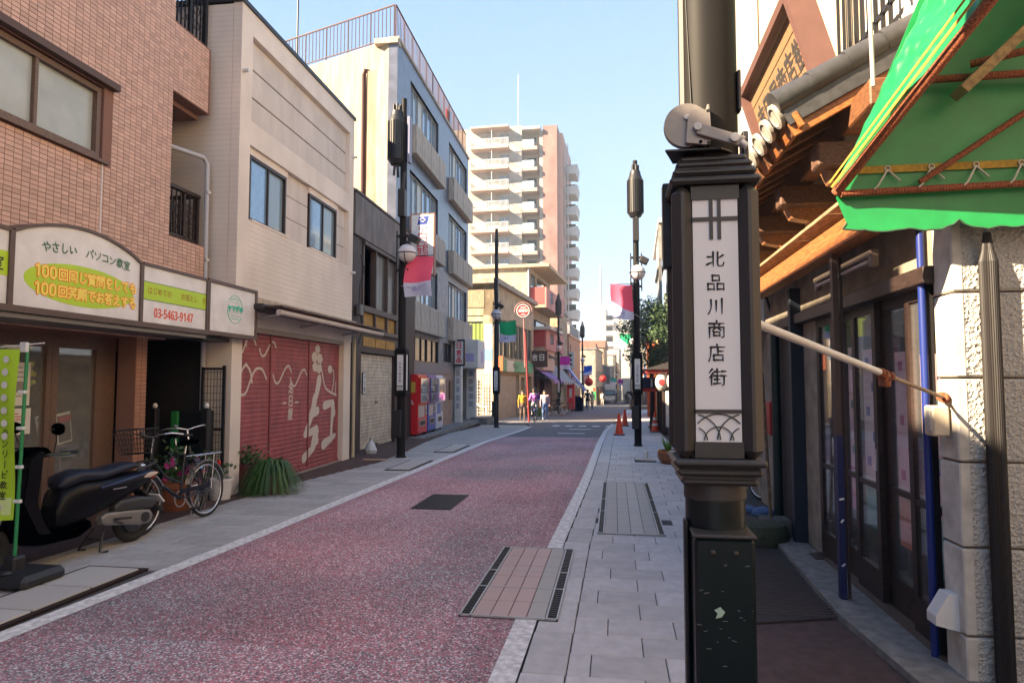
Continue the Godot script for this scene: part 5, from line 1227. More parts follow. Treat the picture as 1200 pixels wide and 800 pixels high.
func right_far():
	# house with the glazed balcony behind the right lamp pole
	var r := thing("glazed_balcony_house", "grey house with glazed upper balconies rising behind the trees on the right", "building", V(2.1, 0, -30), -acos(-0.03))
	var b := bb(); b.span(V(-9, -1, -8), V(0, 4.6, 0)); part("lower_wall", b, M(0.52, 0.36, 0.18, 0.9, "blotch", V(0.4, 0.4, 0.4)), r)
	b = bb(); b.span(V(-9, 4.75, -8), V(0, 8.7, -0.5)); part("wall", b, M(0.36, 0.36, 0.40, 0.8, "blotch", V(0.4, 0.4, 0.4)), r)
	b = bb(); b.span(V(-9.2, 4.6, -8), V(0.2, 4.85, 0.25)); b.span(V(-9.2, 8.7, -8), V(0.2, 8.9, 0.1)); part("cornice", b, M(0.5, 0.48, 0.44, 0.8), r)
	for k in 2:
		window(r, -4.4, 5.0 + k * 1.9, -0.3, 6.7 + k * 1.9, 0.05, mt.alu, mt.glass_sky, 4, 1, 0.06, 0.1)
		b = bb(); b.X = Transform3D(Basis(Vector3.UP, PI / 2), V(0.06, 0, 0)); b.span(V(0.2, 5.0 + k * 1.9, 0), V(2.6, 6.7 + k * 1.9, 0.03)); part("pane", b, mt.glass, r)
	b = bb(); b.box(V(-2.4, 6.75, 0.0), V(4.4, 0.12, 0.3)); b.box(V(-0.1, 6.8, 0.03), V(0.12, 3.9, 0.12)); part("frame", b, mt.conc, r)
	r = thing("orange_house", "small orange rendered house half hidden by the street trees", "building", V(2.3, 0, -41), -acos(-0.05))
	b = bb(); b.span(V(-8, -1.5, -6), V(0, 4.2, 0.35)); part("wall", b, M(0.62, 0.14, 0.045, 0.85, "blotch", V(0.5, 0.5, 0.5)), r)
	b = bb(); b.span(V(-8.1, 4.2, -6), V(0.1, 4.4, 0.45)); part("coping", b, mt.white, r)
	window(r, -3.2, 2.2, -1.2, 3.6, 0.42, mt.white, mt.glass, 2, 1, 0.08, 0.1)
	# temple-like gate with lanterns
	var g := thing("gate_roof", "dark tiled gate roof with a red eave over the lanterns", "gate", V(1.75, 0, -23.2))
	b = bb()
	b.prism([Vector2(-0.8, 2.05), Vector2(2.4, 2.05), Vector2(2.4, 2.5), Vector2(0.4, 2.4)], 3.4, Transform3D(Basis(), V(0, 0, -2.4))); part("roof", b, M(0.035, 0.03, 0.03, 0.7), g)
	b = bb(); b.span(V(-0.72, 1.93, -2.3), V(2.4, 2.05, 0.9)); part("eave", b, M(0.32, 0.03, 0.025, 0.6), g)
	for k in 3:
		b = bb(); b.span(V(-0.2, -0.2, -2.0 + k * 1.4), V(-0.05, 1.95, -1.85 + k * 1.4)); part("post", b, M(0.05, 0.03, 0.022, 0.7), g)
	b = bb(); b.span(V(0.9, -0.2, -2.3), V(1.0, 1.95, 0.9)); part("back_wall", b, M(0.22, 0.17, 0.12, 0.8), g)
	var lm := M(0.50, 0.46, 0.42, 0.7); var rd := M(0.45, 0.035, 0.04, 0.7)
	for q in [[1.50, 1.63, -22.0, "white paper lantern with a red emblem, left of the pair under the gate roof"], [1.78, 1.66, -20.9, "white paper lantern with a red emblem, right of the pair beside the lamp pole box"]]:
		var l := thing("paper_lantern", q[3], "lantern", V(q[0], q[1], q[2]))
		b = bb()
		var P := []
		for k in 13:
			var t := -1.0 + 2.0 * k / 12.0
			P.append(Vector2(0.20 * sqrt(maxf(0.0, 1.0 - t * t * 0.72)) - (0.008 if k % 2 else 0.0), t * 0.24))
		b.lathe(P, 16); part("paper", b, lm, l)
		b = bb(); b.lathe([Vector2(0.0, -0.28), Vector2(0.11, -0.28), Vector2(0.11, -0.24), Vector2(0.0, -0.24)], 14); b.lathe([Vector2(0.0, 0.24), Vector2(0.11, 0.24), Vector2(0.11, 0.28), Vector2(0.0, 0.28)], 14); b.tube([V(0, 0.28, 0), V(0, 0.42, 0)], 0.01, 5); part("rim", b, mt.ink, l)
		b = bb(); b.lathe([Vector2(0.0, 0.206), Vector2(0.10, 0.196), Vector2(0.10, 0.17)], 16, Transform3D(Basis(Vector3.RIGHT, PI / 2), V(0, 0, 0))); part("emblem", b, rd, l)
	for k in 4:
		var s := thing("banner_post", ["white cloth banner on the first post along the right wall", "white cloth banner on the second post along the right wall", "white cloth banner on the third post along the right wall", "white cloth banner on the farthest post along the right wall"][k], "banner", V(1.72 + 0.05 * k, gy(-19.5 - k * 2.4), -19.5 - k * 2.4))
		b = bb(); b.tube([V(0.12, 0, 0), V(0.12, 1.5, 0)], 0.02, 6); part("post", b, mt.dark, s)
		b = bb(); b.box(V(-0.03, 0.85, 0), V(0.24, 1.15, 0.02), 0.004); part("cloth", b, mt.white, s)
	var n := thing("shop_curtain", "short navy and red curtain hanging by the lanterns", "curtain", V(1.25, 1.35, -24.2))
	b = bb(); b.box(V(0, 0.25, 0), V(0.5, 0.40, 0.02)); part("cloth", b, M(0.015, 0.02, 0.07, 0.9), n)
	b = bb(); b.box(V(0, 0.01, 0), V(0.5, 0.14, 0.02)); part("band", b, M(0.55, 0.04, 0.03, 0.9), n)
	b = bb(); b.box(V(0.06, 0.26, 0.012), V(0.06, 0.3, 0.004)); part("mark", b, mt.white, n)
	# low wall behind
	var wl := thing("side_wall", "cream rendered garden wall along the right pavement", "wall", V(2.15, 0, -9.6))
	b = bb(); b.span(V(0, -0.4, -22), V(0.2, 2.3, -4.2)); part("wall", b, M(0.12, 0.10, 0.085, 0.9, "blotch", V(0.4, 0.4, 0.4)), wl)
	b = bb(); b.span(V(-0.05, 2.3, -22), V(0.3, 2.4, -4.2)); part("coping", b, mt.dark, wl)
	tree("street_tree", "dark evergreen street tree just right of the lamp pole", V(1.35, gy(-25), -25.0), 4.9, 1.15, 31, M(0.045, 0.085, 0.028, 0.6))
	tree("street_tree", "taller dark evergreen street tree beside the near pole box", V(2.15, gy(-23.5), -23.5), 5.0, 1.2, 32, M(0.050, 0.090, 0.030, 0.6))
	tree("maple_tree", "yellow green maple tree behind the evergreens in the sun", V(2.5, gy(-33), -33.0), 4.1, 1.0, 33, M(0.20, 0.22, 0.03, 0.6))

func tree(called: String, label: String, at: Vector3, h: float, rad: float, sd: int, m: StandardMaterial3D):
	var t := thing(called, label, "tree", at)
	var rng := RandomNumberGenerator.new(); rng.seed = sd
	m.backlight_enabled = true; m.backlight = Color(0.08, 0.14, 0.03); m.vertex_color_use_as_albedo = true
	var b := bb()
	b.tube([V(0, 0, 0), V(0.03, h * 0.3, 0.02), V(-0.02, h * 0.55, 0.0), V(0.04, h * 0.85, 0.03)], [0.10, 0.085, 0.06, 0.02], 8)
	var c := bb()
	for k in 16:
		var y := h * rng.randf_range(0.48, 0.95)
		var an := rng.randf() * TAU
		var reach := rad * rng.randf_range(0.35, 1.0) * (1.0 - 0.5 * absf(y / h - 0.68))
		var tip := V(cos(an) * reach, y + rng.randf_range(0.0, 0.25), sin(an) * reach)
		b.tube([V(0, y - 0.35, 0), tip * V(0.5, 1, 0.5) - V(0, 0.12, 0), tip], [0.03, 0.02, 0.008], 5)
		var cr := rad * rng.randf_range(0.25, 0.42)
		for i in 460:
			var d := Vector3(rng.randfn(), rng.randfn() * 0.8, rng.randfn()).limit_length(1.9) * cr * 0.62
			leafq(c, tip + d, 0.080 * rng.randf_range(0.7, 1.4), rng)
	part("trunk", b, M(0.06, 0.045, 0.035, 0.9, "grain", V(3, 1, 3)), t)
	part("crown", c, m, t)

func behind_us():
	# unseen house added behind the camera; its sunlit front bounces light into the street
	var r := thing("row_house", "plain cream three storey house added behind the viewer for bounced light, beside the green awning", "building", V(2.9, 0, 15.0), -acos(0.0))
	rblock(r, 18.3, 0.0, 8.4, M(0.62, 0.56, 0.47, 0.9, "blotch", V(0.3, 0.2, 0.3)))
func right_shop():
	var r := thing("timber_shop", "old timber shop with a tiled pent roof and dark glazed doors on the right", "shop", V(1.88, 0, -6.0))
	# local: x away from the street, z towards the camera (world z + 6)
	var wood := M(0.235, 0.095, 0.036, 0.6, "wood", V(1.2, 5, 1.2)); var dwood := M(0.050, 0.028, 0.022, 0.45, "wood", V(1, 3, 1)); var beam := M(0.50, 0.175, 0.045, 0.45, "wood", V(1.5, 4, 0.5)); var plaster := M(0.36, 0.31, 0.24, 0.9, "blotch", V(0.6, 0.6, 0.6)); var white := M(0.72, 0.67, 0.58, 0.9, "soft", V(0.5, 0.5, 0.5))
	var b := bb()
	b.span(V(0.0, 2.30, -2.7), V(0.12, 2.66, 1.78)); b.span(V(0.0, 2.66, -2.7), V(0.2, 3.9, 1.78)); b.span(V(0.02, 0, -1.12), V(0.12, 2.30, -0.68)); 	part("wall", b, plaster, r)
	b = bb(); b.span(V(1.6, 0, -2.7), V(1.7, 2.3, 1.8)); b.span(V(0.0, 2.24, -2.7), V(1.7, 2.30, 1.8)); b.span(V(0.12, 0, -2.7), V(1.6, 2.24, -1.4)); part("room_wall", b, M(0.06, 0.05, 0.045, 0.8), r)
	b = bb(); b.span(V(0.14, 3.9, -3.6), V(0.3, 8.2, 1.95)); part("upper_wall", b, M(0.62, 0.52, 0.36, 0.85, "soft", V(0.5, 0.5, 0.5)), r)
	for k in 24:
		b = bb(); b.box(V(0.13, 6.0, -3.5 + k * 0.225), V(0.03, 4.2, 0.215), 0.006); part("siding_board", b, M(0.60, 0.50, 0.34, 0.8, "soft", V(1, 0.3, 1)) if k < 18 else white, r)
	b = bb(); b.span(V(0.0, -0.06, -1.4), V(1.7, 0.05, 1.8)); part("shop_floor", b, M(0.10, 0.09, 0.08, 0.8), r)
	# orange lit beam, lintel and the fluorescent fitting
	b = bb(); b.box(V(-0.22, 2.70, -0.5), V(0.16, 0.17, 4.55), 0.012); part("beam", b, beam, r)
	b = bb(); b.span(V(-0.14, 2.79, -2.75), V(0.0, 2.81, 1.76)); part("soffit", b, white, r)
	for k in 5:
		b = bb(); b.box(V(-0.16, 2.88, -2.4 + k * 0.95), V(0.36, 0.03, 0.93), 0.004); part("soffit_board", b, M(0.50, 0.36, 0.20, 0.8, "wood", V(2, 2, 0.6)), r)
	b = bb(); b.box(V(-0.02, 2.28, 0.05), V(0.12, 0.10, 3.5), 0.006); part("lintel", b, dwood, r)
	# glazed doors
	var gm := M(0.5, 0.5, 0.5, 0.03); gm.transparency = BaseMaterial3D.TRANSPARENCY_ALPHA; gm.albedo_color.a = 0.07; gm.metallic_specular = 0.8
	var z := -0.66
	var pinks := [M(0.78, 0.58, 0.62, 0.7), M(0.80, 0.64, 0.64, 0.7), M(0.78, 0.54, 0.57, 0.7), M(0.80, 0.56, 0.54, 0.7)]
	var acc := [M(0.55, 0.12, 0.28, 0.7), M(0.10, 0.30, 0.26, 0.7), M(0.60, 0.17, 0.07, 0.7), M(0.08, 0.30, 0.28, 0.7), M(0.06, 0.09, 0.35, 0.7)]
	var wds := [0.46, 0.47, 0.49, 0.51, 0.53]
	for k in 5:
		var w: float = wds[k]
		var off := 0.02 + 0.045 * (k % 2)
		var d := bb()
		d.span(V(off, 0.06, z), V(off + 0.04, 2.24, z + 0.065)); d.span(V(off, 0.06, z + w - 0.065), V(off + 0.04, 2.24, z + w))
		d.span(V(off, 0.06, z + 0.065), V(off + 0.04, 0.28, z + w - 0.065)); d.span(V(off, 2.16, z + 0.065), V(off + 0.04, 2.24, z + w - 0.065)); d.span(V(off + 0.004, 0.86, z + 0.065), V(off + 0.036, 0.90, z + w - 0.065))
		var leaf := part("door", d, dwood, r)
		var g := bx(V(off + 0.016, 0.28, z + 0.06), V(off + 0.023, 2.17, z + w - 0.06)); part("pane", g, gm, leaf)
		var hd := bx(V(off - 0.012, 1.0, z + w - 0.045), V(off, 1.16, z + w - 0.02)); part("handle", hd, mt.chrome, leaf)
		if k > 0:
			var p := thing("hanging_poster", ["", "pink vertical poster with a magenta foot, first from the dark post", "pale pink vertical poster with a teal foot, second in the doors", "pink vertical poster with an orange foot, third in the doors", "wide pink poster with blue line and teal foot beside the blue pipe"][k], "poster", V(1.88 + off + 0.05, 0.62 - 0.04 * k, -6.0 + z + 0.09))
			var pw := w - 0.20
			b = bx(V(0, 0.35, 0), V(0.003, 1.36, pw)); part("paper", b, pinks[k - 1], p)
			b = bx(V(0, 0, 0), V(0.003, 0.35, pw)); part("foot", b, acc[k - 1], p)
			b = bb()
			for j in 5: b.box(V(-0.001, 0.50 + 0.19 * j, pw * (0.3 + 0.4 * (j % 2))), V(0.002, 0.07, 0.07))
			part("print", b, acc[(k + 2) % 5], p)
			if k == 4: b = bx(V(-0.0015, 0.62, 0), V(0, 0.66, pw)); part("rule", b, acc[4], p)
		z += w
	b = bb(); b.span(V(-0.03, 0.0, -0.7), V(0.15, 0.06, 1.75)); part("sill", b, M(0.11, 0.075, 0.055, 0.6), r)
	var st := M(0.50, 0.48, 0.46, 0.5)
	for k in 3:
		b = bb(); b.span(V(0.5, 0.05, -0.8 + k * 0.8), V(0.9, 1.3, -0.2 + k * 0.8)); part("shelf", b, M(0.05, 0.06, 0.06, 0.7), r)
	# pent roof: boards, rafters, tiles
	var slope := atan2(0.46, 0.85)
	var rb := Basis(Vector3(0, 0, 1), slope)
	var A := V(-0.68, 3.40, 0)      # eave
	b = bb(); b.box(A + rb * V(0.48, 0.03, 0) + V(0, 0, -0.7), V(0.98, 0.025, 4.3), 0.0, rb); part("roof_board", b, wood, r)
	for k in 13:
		b = bb(); b.box(A + rb * V(0.46, -0.045, 0) + V(0, 0, 1.36 - k * 0.33), V(1.0, 0.10, 0.075), 0.006, rb); part("rafter", b, wood, r)
	b = bb(); b.box(A + V(0.02, -0.02, -0.7), V(0.04, 0.11, 4.34), 0.006, rb); part("eave_board", b, beam, r)
	b = bb(); b.box(V(-0.25, 3.42, -0.5), V(0.14, 0.17, 4.5), 0.01); part("purlin", b, wood, r)
	for k in 4:
		b = bb(); b.box(V(-0.15, 3.22, 1.15 - k * 1.05), V(0.66, 0.17, 0.17), 0.012); part("bracket", b, M(0.17, 0.085, 0.05, 0.7, "wood", V(2, 5, 2)), r)
		b = bb(); b.prism([Vector2(-0.05, 2.82), Vector2(0.0, 2.82), Vector2(0.0, 3.14), Vector2(-0.40, 3.14), Vector2(-0.36, 3.05), Vector2(-0.22, 3.02), Vector2(-0.17, 2.92)], 0.12, Transform3D(Basis(), V(0.0, 0, 1.0 - k * 1.05))); part("console", b, M(0.42, 0.19, 0.075, 0.5, "wood", V(3, 5, 3)), r)
	var tilem := M(0.055, 0.055, 0.058, 0.45, "blotch", V(2, 2, 2)); var capm := M(0.46, 0.42, 0.36, 0.8, "blotch", V(3, 3, 3))
	var tl := bb(); 
	for j in 9:
		var a0 := PI * j / 8.0 - 0.0
	tl.X = Transform3D(Basis(Vector3(0, 0, 1), -PI / 2), Vector3.ZERO)
	tl.lathe([Vector2(0.078, 0), Vector2(0.072, 0.26)], 10)
	tl.lathe([Vector2(0.0, 0.002), Vector2(0.078, 0.0)], 10)
	var tmesh := tl.mesh()
	var pn := bb()
	for j in 6:
		var t0 := -1.0 + 2.0 * j / 6.0; var t1 := -1.0 + 2.0 * (j + 1) / 6.0
		pn.quad(V(0, 0.03 * t0 * t0, t0 * 0.13), V(0, 0.03 * t1 * t1, t1 * 0.13), V(0.27, 0.03 * t1 * t1 - 0.015, t1 * 0.13), V(0.27, 0.03 * t0 * t0 - 0.015, t0 * 0.13))
		pn.quad(V(0, 0.03 * t0 * t0 - 0.02, t0 * 0.13), V(0, 0.03 * t1 * t1 - 0.02, t1 * 0.13), V(0, 0.03 * t1 * t1, t1 * 0.13), V(0, 0.03 * t0 * t0, t0 * 0.13))
	var pmesh := pn.mesh()
	for i in 16:
		var zz := 1.36 - i * 0.27
		for j in 4:
			piece("cover_tile", tmesh, tilem, r, "", "", Transform3D(rb * Basis().scaled(V(1, 1, 1)), A + rb * V(-0.06 + j * 0.25, 0.085 + 0.004 * (j % 2), 0) + V(0, 0, zz)))
			piece("pan_tile", pmesh, tilem, r, "", "", Transform3D(rb, A + rb * V(-0.05 + j * 0.25, 0.065 + 0.012 * (3 - j) * 0.3, 0) + V(0, 0, zz - 0.135)))
		b = bb(); b.X = Transform3D(rb * Basis(Vector3(0, 0, 1), PI / 2), A + rb * V(-0.055, 0.085, 0) + V(0, 0, zz))
		b.lathe([Vector2(0.088, -0.005), Vector2(0.088, 0.022), Vector2(0.066, 0.028), Vector2(0.06, 0.018), Vector2(0.0, 0.018)], 14); part("eave_tile", b, capm, r)
	# verge roll on the near end
	b = bb()
	for j in 4:
		b.tube([A + rb * V(-0.06 + j * 0.26, 0.15, 0) + V(0, 0, 1.42), A + rb * V(0.21 + j * 0.26, 0.145, 0) + V(0, 0, 1.42)], [0.085, 0.078], 12)
	b.box(A + rb * V(0.45, 0.03, 0) + V(0, 0, 1.44), V(1.0, 0.13, 0.03), 0.005, rb)
	part("verge_tile", b, tilem, r)
	b = bb(); b.box(A + rb * V(0.46, -0.06, 0) + V(0, 0, 1.415), V(1.02, 0.10, 0.03), 0.005, rb); part("barge_board", b, beam, r)
	b = bb(); b.prism([Vector2(-0.30, 2.95), Vector2(0.0, 2.95), Vector2(0.0, 3.75), Vector2(-0.30, 3.57)], 0.03, Transform3D(Basis(), V(0, 0, 1.2))); part("gable_board", b, M(0.12, 0.10, 0.085, 0.8), r)
	# stone pier that faces the camera
	var pier := thing("stone_pier", "roughcast stone block pier with a smooth white edge at the right", "wall", V(1.86, 0, -4.0))
	var rough := bump(M(0.62, 0.585, 0.53, 0.95, "rough", V(3.2, 3.2, 3.2)), "rough", 2.0); rough.albedo_texture = T.grain
	rough.heightmap_texture = T.rough; rough.uv1_scale = V(1.3, 1.3, 1.3)
	var smooth := M(0.70, 0.66, 0.58, 0.9, "blotch", V(0.6, 0.6, 0.6))
	b = bb(); b.span(V(0.03, -0.05, -0.21), V(3.5, 4.0, -0.03)); part("mortar", b, M(0.16, 0.12, 0.09, 0.95), pier)
	var ys := [-0.05, 0.28, 0.75, 1.21, 1.67, 2.145, 2.62, 3.1, 3.6]
	for j in ys.size() - 1:
		b = bb(); b.span(V(0.035, ys[j] + 0.006, -0.14), V(1.20, ys[j + 1] - 0.006, 0.0), 0.012); part("stone_block", b, rough, pier)
		b = bb(); b.span(V(1.205, ys[j] + 0.006, -0.14), V(3.4, ys[j + 1] - 0.006, 0.0), 0.012); part("stone_block", b, rough, pier)
		b = bb(); b.span(V(0.0, ys[j] + 0.006, -0.22), V(0.06, ys[j + 1] - 0.006, 0.004), 0.008); part("edge_block", b, smooth, pier)
	b = bb(); b.span(V(0.58, 0.0, 0.0), V(0.75, 2.15, 0.03)); 
	var pl := thing("blue_plate", "small blue enamel number plate on a grey board at the far right", "plate", V(2.43, 1.35, -3.985))
	b = bb(); b.span(V(0, -1.3, 0), V(0.3, 0.62, 0.02)); part("board", b, M(0.12, 0.11, 0.11, 0.7), pl)
	b = bb(); b.span(V(-0.02, 0.44, 0.02), V(0.28, 0.60, 0.026)); part("plate", b, M(0.03, 0.20, 0.55, 0.4), pl)
	b = bb(); b.strokes("品川", G, V(0.01, 0.575, 0.028), 0.105, 0.06, 0.0, Vector2(1.2, 0)); part("lettering", b, mt.white, pl)
	# fluorescent tube under the beam
	var fl := thing("tube_light", "unlit fluorescent tube fitting under the orange beam", "light fitting", V(1.72, 2.47, -5.4))
	b = bb(); b.box(V(0.02, 0.05, 0), V(0.06, 0.05, 1.3), 0.008); b.box(V(0.02, 0.0, 0.62), V(0.05, 0.09, 0.07), 0.008); b.box(V(0.02, 0.0, -0.62), V(0.05, 0.09, 0.07), 0.008); part("fitting", b, M(0.20, 0.16, 0.13, 0.6), fl)
	b = bb(); b.tube([V(0.0, -0.005, -0.6), V(0.0, -0.005, 0.6)], 0.014, 8); part("tube", b, M(0.45, 0.36, 0.34, 0.3), fl)
	# tilted wooden signboard on the roof
	var sb := thing("wooden_signboard", "large weathered wooden signboard with black brushed characters, tilted over the pent roof", "signboard", V(1.60, 3.80, -6.15))
	var up := Vector3(-0.25, 0.86, 0).normalized(); var out := Vector3(-up.y, up.x, 0)
	sb.basis = Basis(Vector3(0, 0, 1), up, out)      # x towards the camera, y up the board, z out to the street
	var fr := M(0.155, 0.075, 0.06, 0.55, "soft", V(1, 1, 1))
	b = bb(); b.span(V(-0.95, 0.0, -0.12), V(-0.87, 0.90, 0.04)); b.span(V(0.87, 0.0, -0.16), V(0.95, 0.90, 0.04)); b.span(V(-0.87, 0.84, -0.12), V(0.87, 0.90, 0.04)); b.span(V(-0.87, 0.0, -0.12), V(0.87, 0.08, 0.04)); part("frame", b, fr, sb)
	for k in 5:
		b = bb(); b.box(V(0, 0.154 + k * 0.148, -0.06), V(1.74, 0.144, 0.05), 0.004); part("plank", b, M(0.36 + 0.03 * (k % 3), 0.23, 0.13 - 0.006 * k, 0.85, "wood", V(0.6, 5, 5), 0.0), sb)
	b = bb(); b.strokes("吉田屋商店街", {"吉": G["吉"], "田": "1212 1290/1212 8812 8890/1250 8850/5012 5090/1288 8888", "屋": G["屋"], "商": G["商"], "店": G["店"], "街": G["街"]}, V(-0.80, 0.62, -0.0325), 0.265, 0.055, 0.5); part("lettering", b, M(0.035, 0.028, 0.025, 0.8), sb)
	# balcony grille above
	var gr := thing("window_grille", "black vertical bar grille on the cream upper wall", "grille", V(1.90, 3.95, -5.3))
	b = bb()
	for k in 9: b.span(V(0, 0, -0.55 + k * 0.13), V(0.022, 1.6, -0.528 + k * 0.13))
	b.span(V(0.0, 0.3, -0.6), V(0.026, 0.33, 0.55)); b.span(V(0.0, 1.1, -0.6), V(0.026, 1.13, 0.55)); part("bars", b, mt.black, gr)
	b = bb(); b.tube([V(-0.02, 0.7, 0.35), V(-0.1, 0.82, 0.5), V(-0.05, 0.62, 0.62), V(0.05, 0.25, 0.66)], 0.012, 6); part("cable", b, mt.black, gr)
	var rd := thing("thin_conduit", "thin pale conduit rising in front of the tiled roof", "conduit", V(1.45, 3.30, -3.9))
	b = bb(); b.tube([V(0, 0, 0), V(-0.03, 3.0, 0)], 0.012, 8); part("pipe", b, M(0.42, 0.36, 0.34, 0.4), rd)
	# stucco house beyond
	var sh := thing("stucco_house", "grey stucco house with a white edge behind the signboard", "building", V(1.95, 0, -9.2))
	b = bb(); b.span(V(0.02, 2.4, -6), V(5, 8.5, 0)); part("wall", b, bump(M(0.36, 0.33, 0.29, 0.95, "grain", V(3, 3, 3)), "rough", 1.0), sh)
	b = bb(); b.span(V(-0.03, 2.4, -0.9), V(0.02, 8.5, 0.02)); part("white_edge", b, white, sh)
	var wt := Transform3D(Basis(Vector3.UP, -PI / 2), V(-0.03, 0, 0))
	b = bb(); b.X = wt; b.wall(-6, -0.9, 2.4, 8.5, [[-5.2, 3.4, -3.6, 4.9], [-2.9, 3.4, -1.5, 4.9], [-5.2, 6.0, -3.6, 7.5]], 0.05); part("front_wall", b, M(0.46, 0.42, 0.36, 0.9, "blotch", V(0.4, 0.2, 0.4)), sh)
	for q in [[-5.2, 3.4, -3.6, 4.9], [-2.9, 3.4, -1.5, 4.9], [-5.2, 6.0, -3.6, 7.5]]: window(sh, q[0], q[1], q[2], q[3], -0.01, mt.bronze, mt.glass_sky, 2, 1, 0.05, 0.04, wt)
	b = bb(); b.X = wt; b.span(V(-6, 2.3, 0.0), V(0.0, 2.42, 0.35)); part("ledge", b, mt.conc, sh)
	b = bb(); b.span(V(0.05, 0, -6), V(5, 2.4, 0.6)); part("lower_wall", b, M(0.34, 0.30, 0.24, 0.9, "blotch", V(0.6, 0.6, 0.6)), sh)
	var bk := thing("wall_bracket", "galvanised bracket with coiled wire on the stucco house", "bracket", V(1.85, 4.72, -8.3))
	b = bb(); b.box(V(0.1, 0, 0), V(0.5, 0.10, 0.06), 0.004); part("arm", b, mt.alu, bk)
	b = bb(); b.tube([V(-0.15, 0, 0), V(-0.22, 0.12, 0.05), V(-0.15, 0.2, 0.1), V(-0.1, -0.3, 0.08), V(-0.2, -0.9, 0.02)], 0.010, 6); part("wire", b, mt.black, bk)

func awning():
	var t := thing("green_awning", "torn green sheet awning on a rusty pipe frame at the upper right", "awning", V(1.9, 0, -3.8))
	# local x: world x - 1.9, z: world z + 3.8
	var gm := M(0.009, 0.25, 0.066, 0.40, "soft", V(1.5, 1.5, 1.5)); gm.backlight_enabled = true; gm.backlight = Color(0.0, 0.26, 0.07); gm.cull_mode = BaseMaterial3D.CULL_DISABLED
	var rust: Material = mt.rust
	var e0 := V(-0.67, 2.68, 0); var e1 := V(0.086, 3.814, 1.26); var r0 := V(-0.09, 3.80, 0.02); var r1 := V(0.09, 4.15, 1.0)
	# steep sheet on the street side, slightly slack
	var nz := FastNoiseLite.new(); nz.seed = 3; nz.frequency = 1.3
	var b := bb()
	var f := func(u: float, v: float) -> Vector3:
		var p := e0.lerp(e1, 1.0 - u).lerp(r0.lerp(r1, 1.0 - u), v)
		var sag := 0.07 * nz.get_noise_2d(u * 1.6, v * 1.0) + 0.02 * nz.get_noise_2d(u * 5.0 + 9.0, v * 3.0) + 0.03 * sin(v * PI)
		return p + V(-0.035 - sag * 0.9, sag * 0.35 + 0.03, 0)
	b.sheet(f, 40, 20)
	part("side_sheet", b, gm, t)
	# top sheet
	b = bb(); b.quad(r1, r0, V(1.0, 3.95, 0.02), V(1.0, 4.2, 1.0)); b.quad(V(1.0, 3.97, 0.02), r0 + V(0, 0.02, 0), r1 + V(0, 0.02, 0), V(1.0, 4.22, 1.0)); part("top_sheet", b, gm, t)
	# far gable sheet with its scalloped valance
	b = bb()
	var P := [Vector2(-0.68, 2.66), Vector2(-0.20, 3.80), Vector2(1.0, 3.95), Vector2(1.0, 2.66)]
	var lower := []
	for k in 61:
		var x := 1.0 - 1.68 * k / 60.0
		var s := absf(sin((x + 0.68) * PI / 0.62))
		lower.append(Vector2(x + (0.05 if k == 60 else 0.0), 2.47 - 0.018 * nz.get_noise_1d(x * 6.0) + (0.05 * pow(1.0 - s, 6.0)) ))
	for q in lower: P.append(q)
	b.prism(P, 0.006, Transform3D(Basis(), V(0, 0, -0.05))); part("gable_sheet", b, gm, t)
	b = bb()
	for k in 60:
		b.tube([V(lower[k].x, lower[k].y, -0.045), V(lower[k + 1].x, lower[k + 1].y, -0.045)], 0.005, 4, false)
	part("valance_edge", b, M(0.02, 0.05, 0.03, 0.7), t)
	# pipes
	b = bb(); b.tube([e0 + V(-0.02, 0.0, -0.02), e1], 0.027, 12); part("eave_pipe", b, rust, t)
	b = bb(); b.tube([e0 + V(0, -0.01, 0.0), V(1.0, 2.70, 0.0)], 0.019, 12); part("valance_pipe", b, rust, t)
	b = bb(); b.tube([V(-0.30, 3.26, 0.03), V(1.0, 3.26, 0.05)], 0.020, 12); part("cross_pipe", b, rust, t)
	b = bb(); b.tube([V(-0.28, 2.71, 0.02), V(1.0, 3.56, 0.20)], 0.016, 10); part("brace_pipe", b, rust, t)
	b = bb(); b.tube([V(-0.05, 3.30, 0.10), V(1.0, 3.34, 0.6)], 0.020, 10); part("cross_pipe", b, rust, t)
	b = bb(); b.bar(V(-0.12, 3.14, 0.12), V(0.62, 3.85, 0.16), 0.05, 0.13, V(0, 0, 1)); part("timber_strut", b, M(0.48, 0.31, 0.14, 0.7, "wood", V(2, 2, 8)), t)
	# yellow webbing and the lacing cord
	var web := M(0.50, 0.30, 0.03, 0.75, "blotch", V(5, 5, 5))
	b = bb(); b.bar(e0 + V(-0.055, 0.02, 0.03), e1 + V(-0.075, 0.03, 0.03), 0.004, 0.014); b.bar(e0 + V(-0.065, 0.045, 0.03), e1 + V(-0.095, 0.07, 0.03), 0.004, 0.011); part("webbing", b, web, t)
	b = bb(); b.span(V(-0.58, 2.785, -0.035), V(1.0, 2.825, -0.03)); part("webbing", b, web, t)
	b = bb()
	for k in 7:
		var x := -0.42 + k * 0.22
		b.tube([V(x, 2.80, -0.024), V(x - 0.07, 2.70, 0.03), V(x - 0.09, 2.675, 0.0)], 0.005, 5)
		b.tube([V(x, 2.80, -0.024), V(x + 0.06, 2.735, -0.02)], 0.005, 5)
		b.tube(ring(V(x, 2.805, -0.024), V(0, 0, 1), 0.014, 8), 0.004, 4, false, true)
	part("lacing_cord", b, M(0.55, 0.52, 0.45, 0.8), t)
	b = bb()
	for s in [0.0, 0.035]: b.tube([V(0.40 + s, 3.28, 0.07), V(0.38 + s, 3.36, 0.10), V(0.44 + s, 3.43, 0.11), V(0.50, 3.40, 0.12)], 0.007, 6)
	b.tube([V(0.38, 3.29, 0.05), V(0.42, 3.22, 0.08), V(0.47, 3.29, 0.10)], 0.007, 6)
